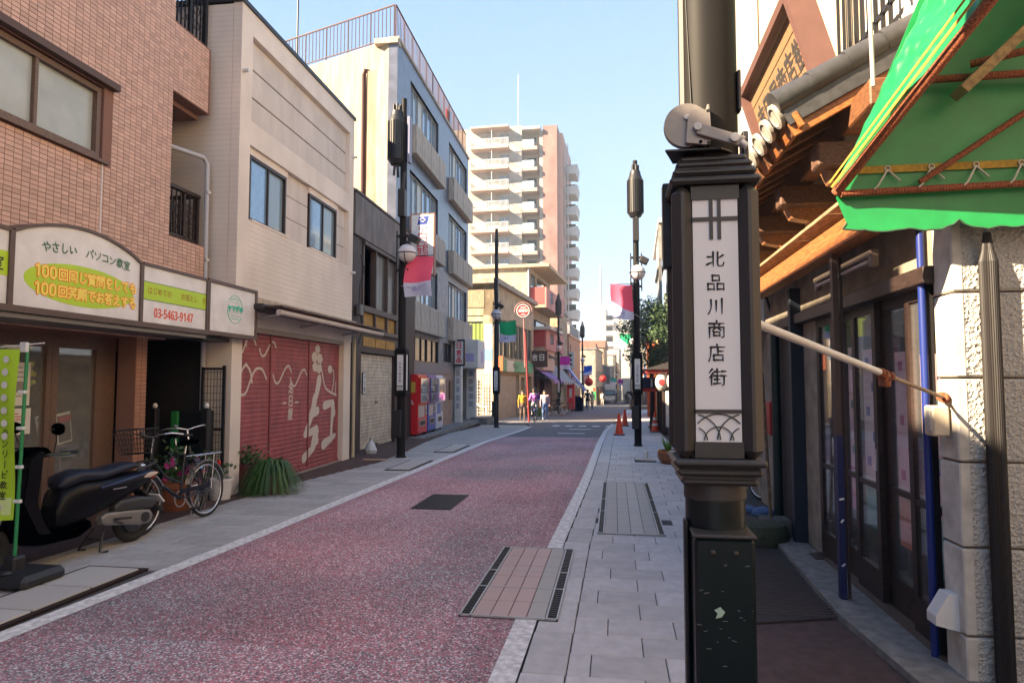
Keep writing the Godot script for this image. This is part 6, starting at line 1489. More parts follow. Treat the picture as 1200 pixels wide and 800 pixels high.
	part("wire_clip", b, mt.chrome, t)
	# fluted pole before the pier
	var fp := thing("fluted_post", "tall dark fluted post with a tapered top before the stone pier", "post", V(2.015, 0, -3.935))
	b = bb()
	var n := 28
	var prof := [[0.0, 0.046], [2.30, 0.046], [2.36, 0.03], [2.46, 0.018]]
	for k in n:
		var a0 := TAU * k / n; var a1 := TAU * (k + 0.5) / n; var a2 := TAU * (k + 1) / n
		for s in prof.size() - 1:
			var y0: float = prof[s][0]; var y1: float = prof[s + 1][0]; var q0: float = prof[s][1]; var q1: float = prof[s + 1][1]
			var c := func(a: float, rr: float, y: float) -> Vector3: return V(cos(a) * rr, y, -sin(a) * rr)
			b.quad(c.call(a0, q0, y0), c.call(a1, q0 * 0.93, y0), c.call(a1, q1 * 0.93, y1), c.call(a0, q1, y1))
			b.quad(c.call(a1, q0 * 0.93, y0), c.call(a2, q0, y0), c.call(a2, q1, y1), c.call(a1, q1 * 0.93, y1))
	part("shaft", b, M(0.017, 0.014, 0.013, 0.55, "blotch", V(2, 0.5, 2)), fp)
	b = bb(); b.tube([V(0, 2.45, 0), V(0, 2.95, 0.0)], 0.014, 8); part("tip", b, mt.alu, fp)

func right_things():
	var blue := M(0.012, 0.028, 0.17, 0.4)
	var p := thing("blue_pipe", "glossy blue drainpipe between the doors and the stone pier", "pipe", V(1.84, 0, -4.32))
	var b := bb(); b.tube([V(0, 0, 0), V(0, 2.62, 0)], 0.022, 12); part("pipe", b, blue, p)
	b = bb(); b.span(V(0.02, 0, -0.05), V(0.06, 2.6, 0.0)); part("backing_strip", b, mt.dark, p)
	p = thing("awning_post", "dark post with a scuffed blue lower half before the glazed doors", "post", V(1.66, 0, -5.34))
	b = bb(); b.span(V(-0.022, 0, -0.03), V(0.022, 1.25, 0.03)); part("lower_post", b, M(0.012, 0.018, 0.095, 0.5, "grain", V(3, 3, 3)), p)
	b = bb(); b.span(V(-0.020, 1.25, -0.028), V(0.020, 2.66, 0.028)); b.tube([V(0.05, 0.0, -0.01), V(0.05, 2.6, -0.01)], 0.012, 6); part("upper_post", b, M(0.06, 0.035, 0.03, 0.5), p)
	b = bb(); b.box(V(0, 0.30, 0.031), V(0.03, 0.012, 0.002), 0.0, Basis(Vector3(0, 0, 1), 0.7)); b.box(V(0, 0.62, 0.031), V(0.03, 0.012, 0.002), 0.0, Basis(Vector3(0, 0, 1), 0.9)); b.box(V(0.0, 0.78, 0.031), V(0.034, 0.014, 0.002), 0.0, Basis(Vector3(0, 0, 1), 0.2)); part("scuff", b, mt.white, p)
	p = thing("corner_post", "dark blue green timber post at the far end of the shopfront", "post", V(1.84, 0, -7.15))
	b = bb(); b.box(V(0, 1.30, 0), V(0.13, 2.6, 0.10), 0.008); part("post", b, M(0.012, 0.022, 0.038, 0.5, "soft", V(2, 1, 2)), p)
	p = thing("dark_green_post", "slim dark green post behind the near pole box", "post", V(1.93, 0, -8.45))
	b = bb(); b.tube([V(0, 0, 0), V(0, 2.30, 0), V(-0.02, 2.45, 0.0), V(-0.1, 2.7, 0.02)], [0.055, 0.05, 0.02, 0.012], 10); part("post", b, M(0.012, 0.028, 0.026, 0.5), p)
	p = thing("meter_box", "cream meter box on the white pier edge under the brace rod", "box", V(1.80, 1.34, -4.1))
	b = bb(); b.box(V(0, 0.09, 0), V(0.09, 0.17, 0.11), 0.01); part("case", b, M(0.50, 0.43, 0.32, 0.6), p)
	b = bb(); b.box(V(-0.05, 0.09, 0.02), V(0.012, 0.12, 0.05), 0.004); part("latch", b, mt.alu, p)
	p = thing("vent_hood", "small white hood low on the pier edge", "vent", V(1.82, 0.28, -4.12))
	b = bb(); b.prism([Vector2(0.05, 0), Vector2(0.05, 0.2), Vector2(-0.01, 0.2), Vector2(-0.08, 0.08), Vector2(-0.08, 0.03)], 0.11, Transform3D(Basis(), V(0, 0, -0.05))); part("hood", b, mt.white, p)
	p = thing("brace_rod", "white painted rod with a rusty end from the near pole to the pier", "rod", V(0.44, 1.86, -2.33))
	var d := V(1.85, 1.555, -4.1) - V(0.44, 1.86, -2.33)
	b = bb(); b.tube([V(0, 0, 0), d * 0.56], 0.016, 10); part("white_tube", b, mt.white, p)
	b = bb(); b.tube([d * 0.55, d * 0.985], 0.010, 10); part("rusty_tube", b, M(0.42, 0.30, 0.20, 0.7, "blotch", V(6, 6, 6)), p)
	b = bb()
	for s in [0.545, 0.565, 0.60]: b.tube([d * s, d * (s + 0.012)], 0.023, 10)
	b.box(d * 0.575 + V(0, -0.035, 0), V(0.03, 0.05, 0.08), 0.005); part("clamp", b, mt.rust, p)
	b = bb(); b.tube([d * 0.97, d], 0.03, 10); part("flange", b, mt.rust, p)
	# ground before the shop
	p = thing("doormat_strip", "long dark ribbed rubber mat on the brown paving by the doors", "mat", V(1.1, 0.008, -5.9))
	b = bb(); b.prism([Vector2(-0.25, -1.10), Vector2(0.38, -0.90), Vector2(0.50, 1.05), Vector2(0.05, 1.05)], 0.01, Transform3D(Basis(Vector3.RIGHT, -PI / 2), Vector3.ZERO)); part("mat", b, M(0.045, 0.034, 0.032, 0.8, "grain", V(2, 2, 2)), p)
	b = bb()
	for k in 34: b.box(V(0.12 + 0.001 * k, 0.012, 0.88 - k * 0.056), V(0.62 - 0.004 * k, 0.006, 0.022))
	part("rib", b, M(0.055, 0.040, 0.038, 0.75), p, "stuff")
	p = thing("brown_paving", "dull red brown sheet paving in front of the shop", "paving", V(1.0, 0.0, -4.4), 0, "", "structure")
	b = bb(); b.quad(V(-0.55, 0.004, 3.0), V(0.74, 0.004, 3.0), V(0.62, 0.004, -4.6), V(0.1, 0.004, -4.6)); part("sheet", b, bump(M(0.085, 0.050, 0.045, 0.75, "blotch", V(1.5, 1.5, 1.5)), "grain", 0.06), p)
	p = thing("concrete_step", "worn concrete strip along the foot of the glazed doors", "step", V(1.7, 0, -5.0), 0, "", "structure")
	b = bb(); b.prism([Vector2(0.04, -3.0), Vector2(-0.18, 0.0), Vector2(-0.10, 2.4), Vector2(0.5, 2.4), Vector2(0.5, -3.0)], 0.05, Transform3D(Basis(Vector3.RIGHT, -PI / 2), Vector3.ZERO)); part("step", b, M(0.26, 0.245, 0.225, 0.9, "blotch", V(1.2, 1.2, 1.2)), p)
	p = thing("drain_cover", "small rusty drain plate at the foot of the corner post", "drain cover", V(1.86, 0.052, -6.55))
	b = bb(); b.box(V(0, 0.004, 0), V(0.16, 0.008, 0.2), 0.002); part("plate", b, M(0.06, 0.035, 0.028, 0.7), p)
	p = thing("moss_stone", "mossy green grey stone block beside the near pole", "stone", V(1.45, 0.0, -7.2))
	b = bb(); b.lathe([Vector2(0, 0), Vector2(0.26, 0), Vector2(0.27, 0.12), Vector2(0.24, 0.2), Vector2(0.15, 0.22), Vector2(0, 0.225)], 9, Transform3D(Basis(Vector3.UP, 0.4).scaled(V(1.1, 1, 0.8)), Vector3.ZERO)); part("stone", b, bump(M(0.085, 0.095, 0.055, 0.95, "blotch", V(3, 3, 3)), "rough", 1.0), p)
	p = thing("pole_base", "square concrete base holding a slim wooden pole by the corner post", "pole base", V(1.66, 0, -7.45))
	b = bb(); b.box(V(0, 0.11, 0), V(0.30, 0.22, 0.26), 0.02); part("base", b, M(0.13, 0.12, 0.11, 0.95, "blotch", V(2, 2, 2)), p)
	b = bb(); b.tube([V(-0.04, 0.2, 0), V(-0.10, 1.75, 0.02)], [0.018, 0.013], 8); part("pole", b, M(0.26, 0.17, 0.10, 0.7, "wood", V(2, 1, 2)), p)
	p = thing("red_box", "red hydrant box on the cream wall behind the posts", "box", V(2.0, 0.98, -8.8))
	b = bb(); b.box(V(0, 0.21, 0), V(0.20, 0.42, 0.26), 0.012); part("case", b, M(0.36, 0.02, 0.02, 0.45), p)
	b = bb(); b.box(V(-0.03, 0.2, 0.132), V(0.06, 0.24, 0.004)); part("label", b, mt.white, p)
	p = thing("cloth_bundle", "crumpled blue and white cloth on the ground behind the stone", "cloth", V(1.78, 0.0, -8.9))
	b = bb()
	for k in 7: b.lathe([Vector2(0.10, 0), Vector2(0.09, 0.04), Vector2(0.03, 0.07), Vector2(0, 0.075)], 7, Transform3D(Basis(Vector3.UP, k), V(0.10 * sin(k * 2.3), 0, 0.10 * cos(k * 1.9))))
	part("cloth", b, M(0.14, 0.22, 0.40, 0.9, "blotch", V(8, 8, 8)), p)
	bicycle("parked_bicycle", "bicycle half hidden behind the dark blue corner post", V(2.36, 0, -8.8), PI / 2 + 0.35, mt.dark, false)
	# plants and cones in the right pavement
	p = thing("potted_palm", "glazed orange bowl planter with a green leafy shoot by the right pavement", "planter", V(1.10, 0, -13.9))
	b = bb(); b.lathe([Vector2(0, 0), Vector2(0.17, 0), Vector2(0.24, 0.10), Vector2(0.25, 0.22), Vector2(0.23, 0.27), Vector2(0.20, 0.26), Vector2(0.19, 0.20), Vector2(0, 0.20)], 24); part("bowl", b, M(0.34, 0.115, 0.035, 0.35, "blotch", V(3, 3, 3)), p)
	b = bb()
	for k in 12:
		var a := k * 2.4
		var base := V(-0.02 + 0.03 * cos(a), 0.2, 0.03 * sin(a)); var tip := base + V(0.10 * cos(a) - 0.05, 0.30 + 0.10 * sin(k * 1.7), 0.10 * sin(a))
		var w := V(-sin(a), 0, cos(a)) * 0.028
		b.quad(base - w * 0.4, base + w * 0.4, (base + tip) / 2 + w, (base + tip) / 2 - w); b.tri((base + tip) / 2 - w, (base + tip) / 2 + w, tip)
	part("leaves", b, M(0.12, 0.26, 0.03, 0.5), p)
	b = bb()
	for k in 6: b.box(V(0.10 + 0.03 * sin(k * 2.0), 0.30 + 0.02 * k, 0.04 * cos(k * 2.6)), V(0.05, 0.03, 0.05), 0.012, Basis(Vector3.UP, k))
	part("pink_flowers", b, M(0.55, 0.08, 0.16, 0.6), p)
	p = thing("folded_sheet", "pale flat sheet with a white bottle lying on the pavement by the lamp pole", "sheet", V(0.62, 0.0, -14.3))
	b = bb(); b.box(V(0, 0.035, 0), V(0.42, 0.03, 0.5), 0.006, Basis(Vector3(0, 0, 1), -0.04)); part("sheet", b, M(0.42, 0.40, 0.37, 0.7), p)
	b = bb(); b.box(V(0, 0.01, 0), V(0.44, 0.02, 0.54), 0.004); part("base", b, mt.dark, p)
	b = bb(); b.lathe([Vector2(0, 0.05), Vector2(0.05, 0.05), Vector2(0.05, 0.18), Vector2(0.02, 0.23), Vector2(0.02, 0.26), Vector2(0, 0.26)], 12, Transform3D(Basis(), V(0.02, 0, 0.05))); part("bottle", b, mt.white, p)
	var k := 0
	for q in [[0.14, -21.9, "orange traffic cone nearest, on the right pavement", 0], [0.42, -28.3, "orange traffic cone behind the nearest one, in the sun patch", 0], [1.40, -24.0, "orange cone with white bands beside the lanterns", 1], [1.50, -27.5, "orange cone with white bands farther along the right wall", 1]]:
		p = thing("traffic_cone", q[2], "traffic cone", V(q[0], gy(q[1]) + 0.004, q[1]), 0, "cones along the right pavement")
		b = bb(); b.box(V(0, 0.02, 0), V(0.36, 0.04, 0.36), 0.012); part("base", b, M(0.05, 0.03, 0.03, 0.7) if q[3] == 0 else mt.dark, p)
		b = bb(); b.lathe([Vector2(0.15, 0.04), Vector2(0.13, 0.06), Vector2(0.035, 0.68), Vector2(0.03, 0.70), Vector2(0, 0.70)], 18); part("cone", b, M(0.72, 0.065, 0.02, 0.45), p)
		if q[3] == 1:
			for y in [0.22, 0.42]:
				b = bb(); b.lathe([Vector2(0.13 - (y - 0.06) * 0.153 + 0.003, y), Vector2(0.13 - (y + 0.03) * 0.153 + 0.003, y + 0.09)], 18); part("band", b, mt.white, p)
		k += 1
	p = thing("low_planter_tray", "dark planter tray with stones behind the orange bowl", "planter", V(1.75, 0, -16.5))
	b = bb(); b.box(V(0, 0.06, -1.2), V(0.35, 0.12, 2.6), 0.02); part("tray", b, M(0.07, 0.065, 0.06, 0.9), p)
	b = bb()
	var rng := RandomNumberGenerator.new(); rng.seed = 12
	for i in 60: leafq(b, V(rng.randf_range(-0.12, 0.12), 0.14 + rng.randf() * 0.16, -1.2 + rng.randf_range(-1.2, 1.2)), 0.10, rng)
	part("weeds", b, mt.plant, p, "stuff")
func loft(b: B, S: Array, n := 16):      # S: [x, y centre, half height, half width, squareness]; runs along x
	var rings := []
	for s in S:
		var R := []
		for k in n:
			var a := TAU * k / n
			var c := cos(a); var d := sin(a)
			var e: float = s[4] if s.size() > 4 else 0.7
			R.append(V(s[0], s[1] + signf(d) * pow(absf(d), e) * s[2], signf(c) * pow(absf(c), e) * s[3]))
		rings.append(R)
	var nm := []
	for i in rings.size():
		var L := []
		for k in n:
			var t: Vector3 = rings[mini(i + 1, rings.size() - 1)][k] - rings[maxi(i - 1, 0)][k]
			var u: Vector3 = rings[i][(k + 1) % n] - rings[i][posmod(k - 1, n)]
			L.append(u.cross(t).normalized() if u.cross(t).length() > 1e-9 else V(0, 1, 0))
		nm.append(L)
	# outward check
	var mid := V(S[S.size() / 2][0], S[S.size() / 2][1], 0)
	var sg := 1.0 if nm[S.size() / 2][0].dot(rings[S.size() / 2][0] - mid) > 0 else -1.0
	for i in rings.size() - 1:
		for k in n:
			var l := (k + 1) % n
			b.p3(rings[i][k], rings[i][l], rings[i + 1][l], nm[i][k] * sg, nm[i][l] * sg, nm[i + 1][l] * sg)
			b.p3(rings[i][k], rings[i + 1][l], rings[i + 1][k], nm[i][k] * sg, nm[i + 1][l] * sg, nm[i + 1][k] * sg)
	for i in [0, rings.size() - 1]:
		var c := V(S[i][0], S[i][1], 0)
		for k in n: b.tri(c, rings[i][k], rings[i][(k + 1) % n])

func wheel(par: Node3D, c: Vector3, rad: float, tyre_r: float, spokes: int, called := "wheel") -> MeshInstance3D:
	var b := bb(); b.tube(ring(c, V(0, 0, 1), rad - tyre_r, 36), tyre_r, 8, false, true)
	var w := part(called, b, mt.rubber, par)
	b = bb(); b.tube(ring(c, V(0, 0, 1), rad - tyre_r * 2.3, 36), tyre_r * 0.65, 6, false, true); part("rim", b, mt.chrome, w)
	b = bb(); b.tube([c - V(0, 0, 0.045), c + V(0, 0, 0.045)], 0.02, 8)
	for k in spokes:
		var a := TAU * k / spokes
		var o := a + (0.5 if k % 2 else -0.5)
		b.tube([c + V(cos(o) * 0.02, sin(o) * 0.02, 0.03 if k % 4 < 2 else -0.03), c + V(cos(a), sin(a), 0) * (rad - tyre_r * 2.4)], 0.0016, 3, false)
	part("spokes", b, mt.chrome, w, "stuff")
	return w

func bicycle(called: String, label: String, at: Vector3, turn: float, fm: Material, full := true, lean := 0.06) -> Node3D:
	# local x forward, rear wheel contact at the origin
	var t := thing(called, label, "bicycle", at, turn)
	t.rotation.x = 0; t.basis = Basis(Vector3.UP, turn) * Basis(Vector3.RIGHT, lean)
	var R := 0.335
	var rear := V(0, R, 0); var front := V(1.08, R, 0)
	wheel(t, rear, R, 0.018, 28); wheel(t, front, R, 0.018, 28)
	var bbk := V(0.46, 0.29, 0); var seat := V(0.36, 0.80, 0); var headt := V(0.90, 0.86, 0); var headb := V(0.95, 0.66, 0)
	var b := bb()
	b.tube([headb, V(0.80, 0.52, 0), bbk], 0.019, 10); b.tube([headt - V(0.0, 0.06, 0), V(0.70, 0.58, 0), bbk + V(-0.05, 0.16, 0)], 0.014, 8); b.tube([bbk, seat], 0.016, 8)
	for s in [-0.05, 0.05]:
		b.tube([bbk + V(0, 0, s * 0.7), rear + V(0, 0, s)], 0.010, 6); b.tube([seat + V(0.01, -0.10, s * 0.3), rear + V(0, 0, s)], 0.008, 6)
		b.tube([headb + V(0, 0, s), front + V(-0.02, 0.12, s), front + V(0, 0, s)], 0.011, 6)
	b.tube([headt, headb], 0.020, 8)
	part("frame", b, fm, t)
	b = bb(); b.tube([headt, headt + V(-0.04, 0.16, 0)], 0.013, 8)
	var hb := headt + V(-0.04, 0.17, 0)
	for s in [-1.0, 1.0]: b.tube([hb, hb + V(0.03, 0.03, 0.10 * s), hb + V(-0.02, 0.04, 0.22 * s), hb + V(-0.16, 0.01, 0.27 * s)], 0.011, 8)
	part("handlebar", b, mt.chrome, t)
	b = bb()
	for s in [-1.0, 1.0]: b.tube([hb + V(-0.14, 0.012, 0.265 * s), hb + V(-0.26, -0.01, 0.285 * s)], 0.016, 8)
	part("grip", b, mt.rubber, t)
	b = bb(); b.tube([hb + V(0, 0.04, 0.14), hb + V(0.02, 0.07, 0.14)], 0.025, 10); part("bell", b, mt.chrome, t)
	b = bb(); loft(b, [[0.16, 0.925, 0.02, 0.02], [0.19, 0.925, 0.035, 0.085, 0.8], [0.28, 0.925, 0.04, 0.10, 0.8], [0.36, 0.93, 0.03, 0.06, 0.8], [0.46, 0.925, 0.022, 0.025, 0.8], [0.48, 0.92, 0.01, 0.01]], 14); part("saddle", b, mt.black, t)
	b = bb(); b.tube([seat, V(0.33, 0.90, 0)], 0.012, 8); part("seat_post", b, mt.chrome, t)
	b = bb()
	for arc in [[rear, 0.3, 2.75], [front, 0.75, 2.7]]:
		for k in 14:
			var a0: float = arc[1] + (arc[2] - arc[1]) * k / 14.0; var a1: float = arc[1] + (arc[2] - arc[1]) * (k + 1) / 14.0
			var p0: Vector3 = arc[0] + V(cos(a0), sin(a0), 0) * (R + 0.022); var p1: Vector3 = arc[0] + V(cos(a1), sin(a1), 0) * (R + 0.022)
			b.quad(p0 - V(0, 0, 0.026), p0 + V(0, 0, 0.026), p1 + V(0, 0, 0.026), p1 - V(0, 0, 0.026))
			for s in [-1.0, 1.0]: b.quad(p0 + V(0, 0, 0.026 * s), p1 + V(0, 0, 0.026 * s), p1 + V(0, 0, 0.026 * s) - (p1 - arc[0]).normalized() * 0.018, p0 + V(0, 0, 0.026 * s) - (p0 - arc[0]).normalized() * 0.018)
	part("mudguard", b, mt.chrome, t)
	b = bb(); b.tube(ring(bbk, V(0, 0, 1), 0.09, 24), 0.006, 5, false, true)
	for s in [[1.0, 0.9], [-1.0, 0.9 + PI]]: b.bar(bbk + V(0, 0, 0.06 * s[0]), bbk + V(cos(s[1]) * 0.16, sin(s[1]) * 0.16, 0.07 * s[0]), 0.018, 0.012)
	part("crank", b, mt.alu, t)
	b = bb()
	for s in [[1.0, 0.9], [-1.0, 0.9 + PI]]: b.box(bbk + V(cos(s[1]) * 0.16, sin(s[1]) * 0.16, 0.12 * s[0]), V(0.09, 0.02, 0.08), 0.005)
	part("pedal", b, mt.rubber, t)
	b = bb(); b.bar(rear + V(0, 0.05, -0.055), bbk + V(0.06, 0.09, -0.055), 0.012, 0.05); part("chain_guard", b, fm, t)
	if full:
		b = bb()
		for s in [-0.06, 0.06]:
			b.tube([V(0.26, 0.76, s), V(-0.24, 0.755, s)], 0.007, 6); b.tube([V(-0.10, 0.755, s), rear + V(-0.02, 0, s)], 0.006, 6)
		for k in 5: b.tube([V(0.16 - k * 0.1, 0.757, -0.06), V(0.16 - k * 0.1, 0.757, 0.06)], 0.005, 5)
		part("rear_rack", b, mt.chrome, t)
		b = bb(); b.box(V(-0.27, 0.62, 0), V(0.03, 0.06, 0.05), 0.01); part("reflector", b, M(0.6, 0.03, 0.02, 0.2), t)
		# wire basket
		b = bb()
		var top := [V(0.98, 1.14, -0.17), V(1.28, 1.14, -0.15), V(1.28, 1.14, 0.15), V(0.98, 1.14, 0.17)]
		var bot := [V(1.00, 0.88, -0.13), V(1.22, 0.88, -0.11), V(1.22, 0.88, 0.11), V(1.00, 0.88, 0.13)]
		for k in 4:
			var n := 7
			for i in n: b.tube([(top[k] as Vector3).lerp(top[(k + 1) % 4], float(i) / n), (bot[k] as Vector3).lerp(bot[(k + 1) % 4], float(i) / n)], 0.003, 4, false)
			for j in 6: b.tube([(bot[k] as Vector3).lerp(top[k], j / 5.0), (bot[(k + 1) % 4] as Vector3).lerp(top[(k + 1) % 4], j / 5.0)], 0.003 if j < 5 else 0.006, 4, false)
		for i in 7: b.tube([(bot[0] as Vector3).lerp(bot[1], i / 6.0), (bot[3] as Vector3).lerp(bot[2], i / 6.0)], 0.003, 4, false)
		part("basket", b, mt.dark, t)
		b = bb(); b.tube([V(1.02, 0.74, 0), V(1.09, 0.74, 0)], [0.025, 0.035], 12); part("headlight", b, mt.chrome, t)
		b = bb(); b.tube([rear + V(0.02, 0.0, 0.06), V(0.10, 0.0, 0.17)], 0.009, 6); part("kickstand", b, mt.alu, t)
	return t

func left_things():
	scooter()
	bicycle("city_bicycle", "dark city bicycle with a wire basket parked behind the scooter", V(-4.97, 0.0, -7.62), -PI / 2 - 0.05, M(0.008, 0.011, 0.02, 0.3), true)
	bicycle("parked_bicycle", "black bicycle deeper in the dark passage", V(-6.1, 0.0, -8.5), -PI / 2 + 0.9, mt.black, false)
	# banner on a green pole
	var t := thing("nobori_banner", "lime green polka dot banner on a green pole with a black base", "banner", V(-4.84, 0, -4.85))
	t.scale = V(0.93, 0.93, 0.93)
	var b := bb(); b.box(V(0.0, 0.07, 0), V(0.62, 0.12, 0.46), 0.04); b.box(V(-0.02, 0.17, 0), V(0.13, 0.16, 0.13), 0.02); b.lathe([Vector2(0.03, 0.12), Vector2(0.05, 0.14), Vector2(0.03, 0.16), Vector2(0, 0.16)], 12, Transform3D(Basis(), V(0.06, 0, 0.16))); part("base", b, M(0.016, 0.016, 0.017, 0.55), t)
	b = bb(); b.tube([V(-0.02, 0.2, 0), V(0.0, 2.12, -0.02)], 0.015, 10); part("pole", b, M(0.02, 0.22, 0.07, 0.35), t)
	b = bb(); b.tube([V(-0.42, 2.06, 0.08), V(0.14, 2.12, -0.05)], 0.006, 6); part("cross_bar", b, mt.white, t)
	for y in [0.72, 1.02, 1.36, 1.68, 2.08]:
		b = bb(); b.box(V(-0.015, y, 0.0), V(0.07, 0.03 if y < 2.0 else 0.09, 0.035), 0.005); part("clip", b, mt.white, t)
	var X0 := -0.36; var X1 := -0.035
	b = bb()
	var cl := func(u: float, v: float) -> Vector3: return V(lerpf(X0, X1, u), lerpf(0.56, 2.06, v), 0.03 + 0.02 * sin(u * 4.0 + v * 6.0) + 0.10 * (1.0 - u))
	b.sheet(cl, 8, 24)
	var lime := M(0.33, 0.52, 0.02, 0.8); lime.backlight_enabled = true; lime.backlight = Color(0.15, 0.25, 0.0)
	part("cloth", b, lime, t)
	b = bb()
	for k in 7:
		for m in 2:
			var c: Vector3 = cl.call(0.78 - 0.45 * m, 0.94 - k * 0.075 - 0.037 * m) + V(0, 0, 0.022)
			for q in 14: b.tri(c, c + V(cos(TAU * q / 14), sin(TAU * q / 14), 0) * 0.032, c + V(cos(TAU * (q + 1) / 14), sin(TAU * (q + 1) / 14), 0) * 0.032)
	part("dot", b, mt.white, t, "stuff")
	b = bb()
	var vt := "テンリービ教室"
	for i in vt.length():
		var c: Vector3 = cl.call(0.66, 0.53 - i * 0.06)
		b.strokes(vt[i], G, c + V(0, 0.0, 0.008), 0.075, 0.05)
	part("lettering", b, mt.ink, t)
	b = bb()
	for i in 3:
		var c: Vector3 = cl.call(0.12, 0.52 - i * 0.13)
		b.strokes("やさし"[i], G, c + V(0, 0, 0.008), 0.15, 0.09)
	part("lettering", b, mt.white, t)
	b = bb(); b.quad(cl.call(0.1, 0.03) + V(0, 0, 0.008), cl.call(0.95, 0.03) + V(0, 0, 0.008), cl.call(0.95, 0.13) + V(0, 0, 0.008), cl.call(0.1, 0.13) + V(0, 0, 0.008)); part("badge", b, M(0.50, 0.62, 0.25, 0.8), t)
	b = bb(); b.tube(ring((cl.call(0.72, 0.08) as Vector3) + V(0, 0, 0.012), V(0, 0, 1), 0.028, 14), 0.004, 4, false, true); b.box((cl.call(0.72, 0.08) as Vector3) + V(0, 0, 0.012), V(0.02, 0.012, 0.002)); part("emblem", b, mt.white, t)
	# pots
	var rng := RandomNumberGenerator.new(); rng.seed = 77
	t = thing("flower_pot", "terracotta pot of pink flowers behind the city bicycle", "flower pot", V(-5.62, 0.0, -7.95))
	b = bb(); b.lathe([Vector2(0, 0), Vector2(0.17, 0), Vector2(0.26, 0.30), Vector2(0.29, 0.30), Vector2(0.29, 0.37), Vector2(0.25, 0.37), Vector2(0.24, 0.30), Vector2(0, 0.30)], 22); part("pot", b, M(0.42, 0.135, 0.05, 0.7, "blotch", V(3, 3, 3)), t)
	b = bb()
	for k in 260: leafq(b, V(rng.randfn() * 0.16, 0.40 + absf(rng.randfn()) * 0.17, rng.randfn() * 0.16), 0.07, rng)
	part("foliage", b, mt.plant, t)
	for k in 16:
		var c := V(rng.randf_range(-0.1, 0.38), 0.42 + rng.randf() * 0.22, rng.randf_range(-0.2, 0.25))
		b = bb()
		for q in 5:
			var a := TAU * q / 5
			b.quad(c, c + V(cos(a - 0.5) * 0.03, sin(a - 0.5) * 0.03, 0.012), c + V(cos(a) * 0.05, sin(a) * 0.05, 0.006), c + V(cos(a + 0.5) * 0.03, sin(a + 0.5) * 0.03, 0.012))
		part("flower", b, M(0.62, 0.05, 0.28, 0.6), t)
	t = thing("white_bucket", "white plastic bucket with a small plant by the wire gate", "bucket", V(-5.5, 0.0, -8.75))
	b = bb(); b.lathe([Vector2(0, 0), Vector2(0.13, 0), Vector2(0.16, 0.26), Vector2(0.17, 0.26), Vector2(0.17, 0.29), Vector2(0.15, 0.29), Vector2(0.14, 0.22), Vector2(0, 0.22)], 18); part("bucket", b, mt.white, t)
	b = bb()
	for k in 60: leafq(b, V(rng.randfn() * 0.07, 0.30 + rng.randf() * 0.2, rng.randfn() * 0.07), 0.07, rng)
	part("foliage", b, mt.plant, t)
	t = thing("square_planter", "red brown square planter with low leaves left of the grass clump", "planter", V(-5.52, 0.0, -9.5))
	b = bb(); b.box(V(0, 0.2, 0), V(0.36, 0.40, 0.36), 0.02); part("pot", b, M(0.17, 0.04, 0.028, 0.6, "blotch", V(2, 2, 2)), t)
	b = bb()
	for k in 170: leafq(b, V(rng.randfn() * 0.13, 0.42 + absf(rng.randfn()) * 0.09, rng.randfn() * 0.13), 0.07, rng)
	part("foliage", b, mt.plant, t)
	t = thing("grass_clump", "big clump of dark strap leaves spilling over a pot before the red shutter", "plant", V(-5.06, 0.0, -9.35))
	b = bb(); b.lathe([Vector2(0, 0), Vector2(0.18, 0), Vector2(0.24, 0.28), Vector2(0, 0.28)], 18); part("pot", b, M(0.20, 0.06, 0.04, 0.7), t)
	b = bb()
	for k in 620:
		var a := rng.randf() * TAU; var L := rng.randf_range(0.16, 0.54); var lift := rng.randf_range(0.06, 0.40)
		var dirv := V(cos(a), 0, sin(a)); var side := V(-sin(a), 0, cos(a)) * 0.010
		var p := V(cos(a) * 0.10 * rng.randf(), 0.30, sin(a) * 0.10 * rng.randf())
		var tt := rng.randf_range(0.6, 1.35)
		b.tint = Color(tt, tt, tt * 0.9) if k % 17 else Color(3.2, 1.5, 1.2)
		for j in 5:
			var s0 := j / 5.0; var s1 := (j + 1) / 5.0
			var q0 := p + dirv * L * s0 + V(0, lift * 4.0 * s0 * (0.75 - s0) - 0.12 * s0 * s0, 0); var q1 := p + dirv * L * s1 + V(0, lift * 4.0 * s1 * (0.75 - s1) - 0.12 * s1 * s1, 0)
			q0.y = maxf(q0.y, 0.02); q1.y = maxf(q1.y, 0.02)
			b.quad(q0 - side * (1.0 - s0 * 0.8), q0 + side * (1.0 - s0 * 0.8), q1 + side * (1.0 - s1 * 0.8), q1 - side * (1.0 - s1 * 0.8))
	var gm := M(0.045, 0.115, 0.022, 0.5); gm.vertex_color_use_as_albedo = true; gm.backlight_enabled = true; gm.backlight = Color(0.03, 0.07, 0.01)
	part("leaves", b, gm, t)
	# wire gate, posts and the green thing in the passage
	t = thing("wire_gate", "black wire lattice gate between the passage and the red shutter", "gate", V(-5.90, 0, -8.86))
	b = bb(); b.span(V(0.0, 0, 0), V(0.03, 1.86, 0.03)); b.span(V(0.33, 0, 0), V(0.37, 1.88, 0.03)); b.span(V(0, 1.82, 0), V(0.36, 1.85, 0.03)); b.span(V(0, 0.95, 0), V(0.36, 0.98, 0.03)); b.span(V(0, 0.1, 0), V(0.36, 0.13, 0.03)); part("frame", b, mt.black, t)
	b = bb()
	for k in 6: b.span(V(0.04 + k * 0.05, 0.1, 0.012), V(0.046 + k * 0.05, 1.82, 0.018))
	for k in 17: b.span(V(0.03, 0.18 + k * 0.1, 0.012), V(0.34, 0.186 + k * 0.1, 0.019))
	part("lattice", b, mt.black, t, "stuff")
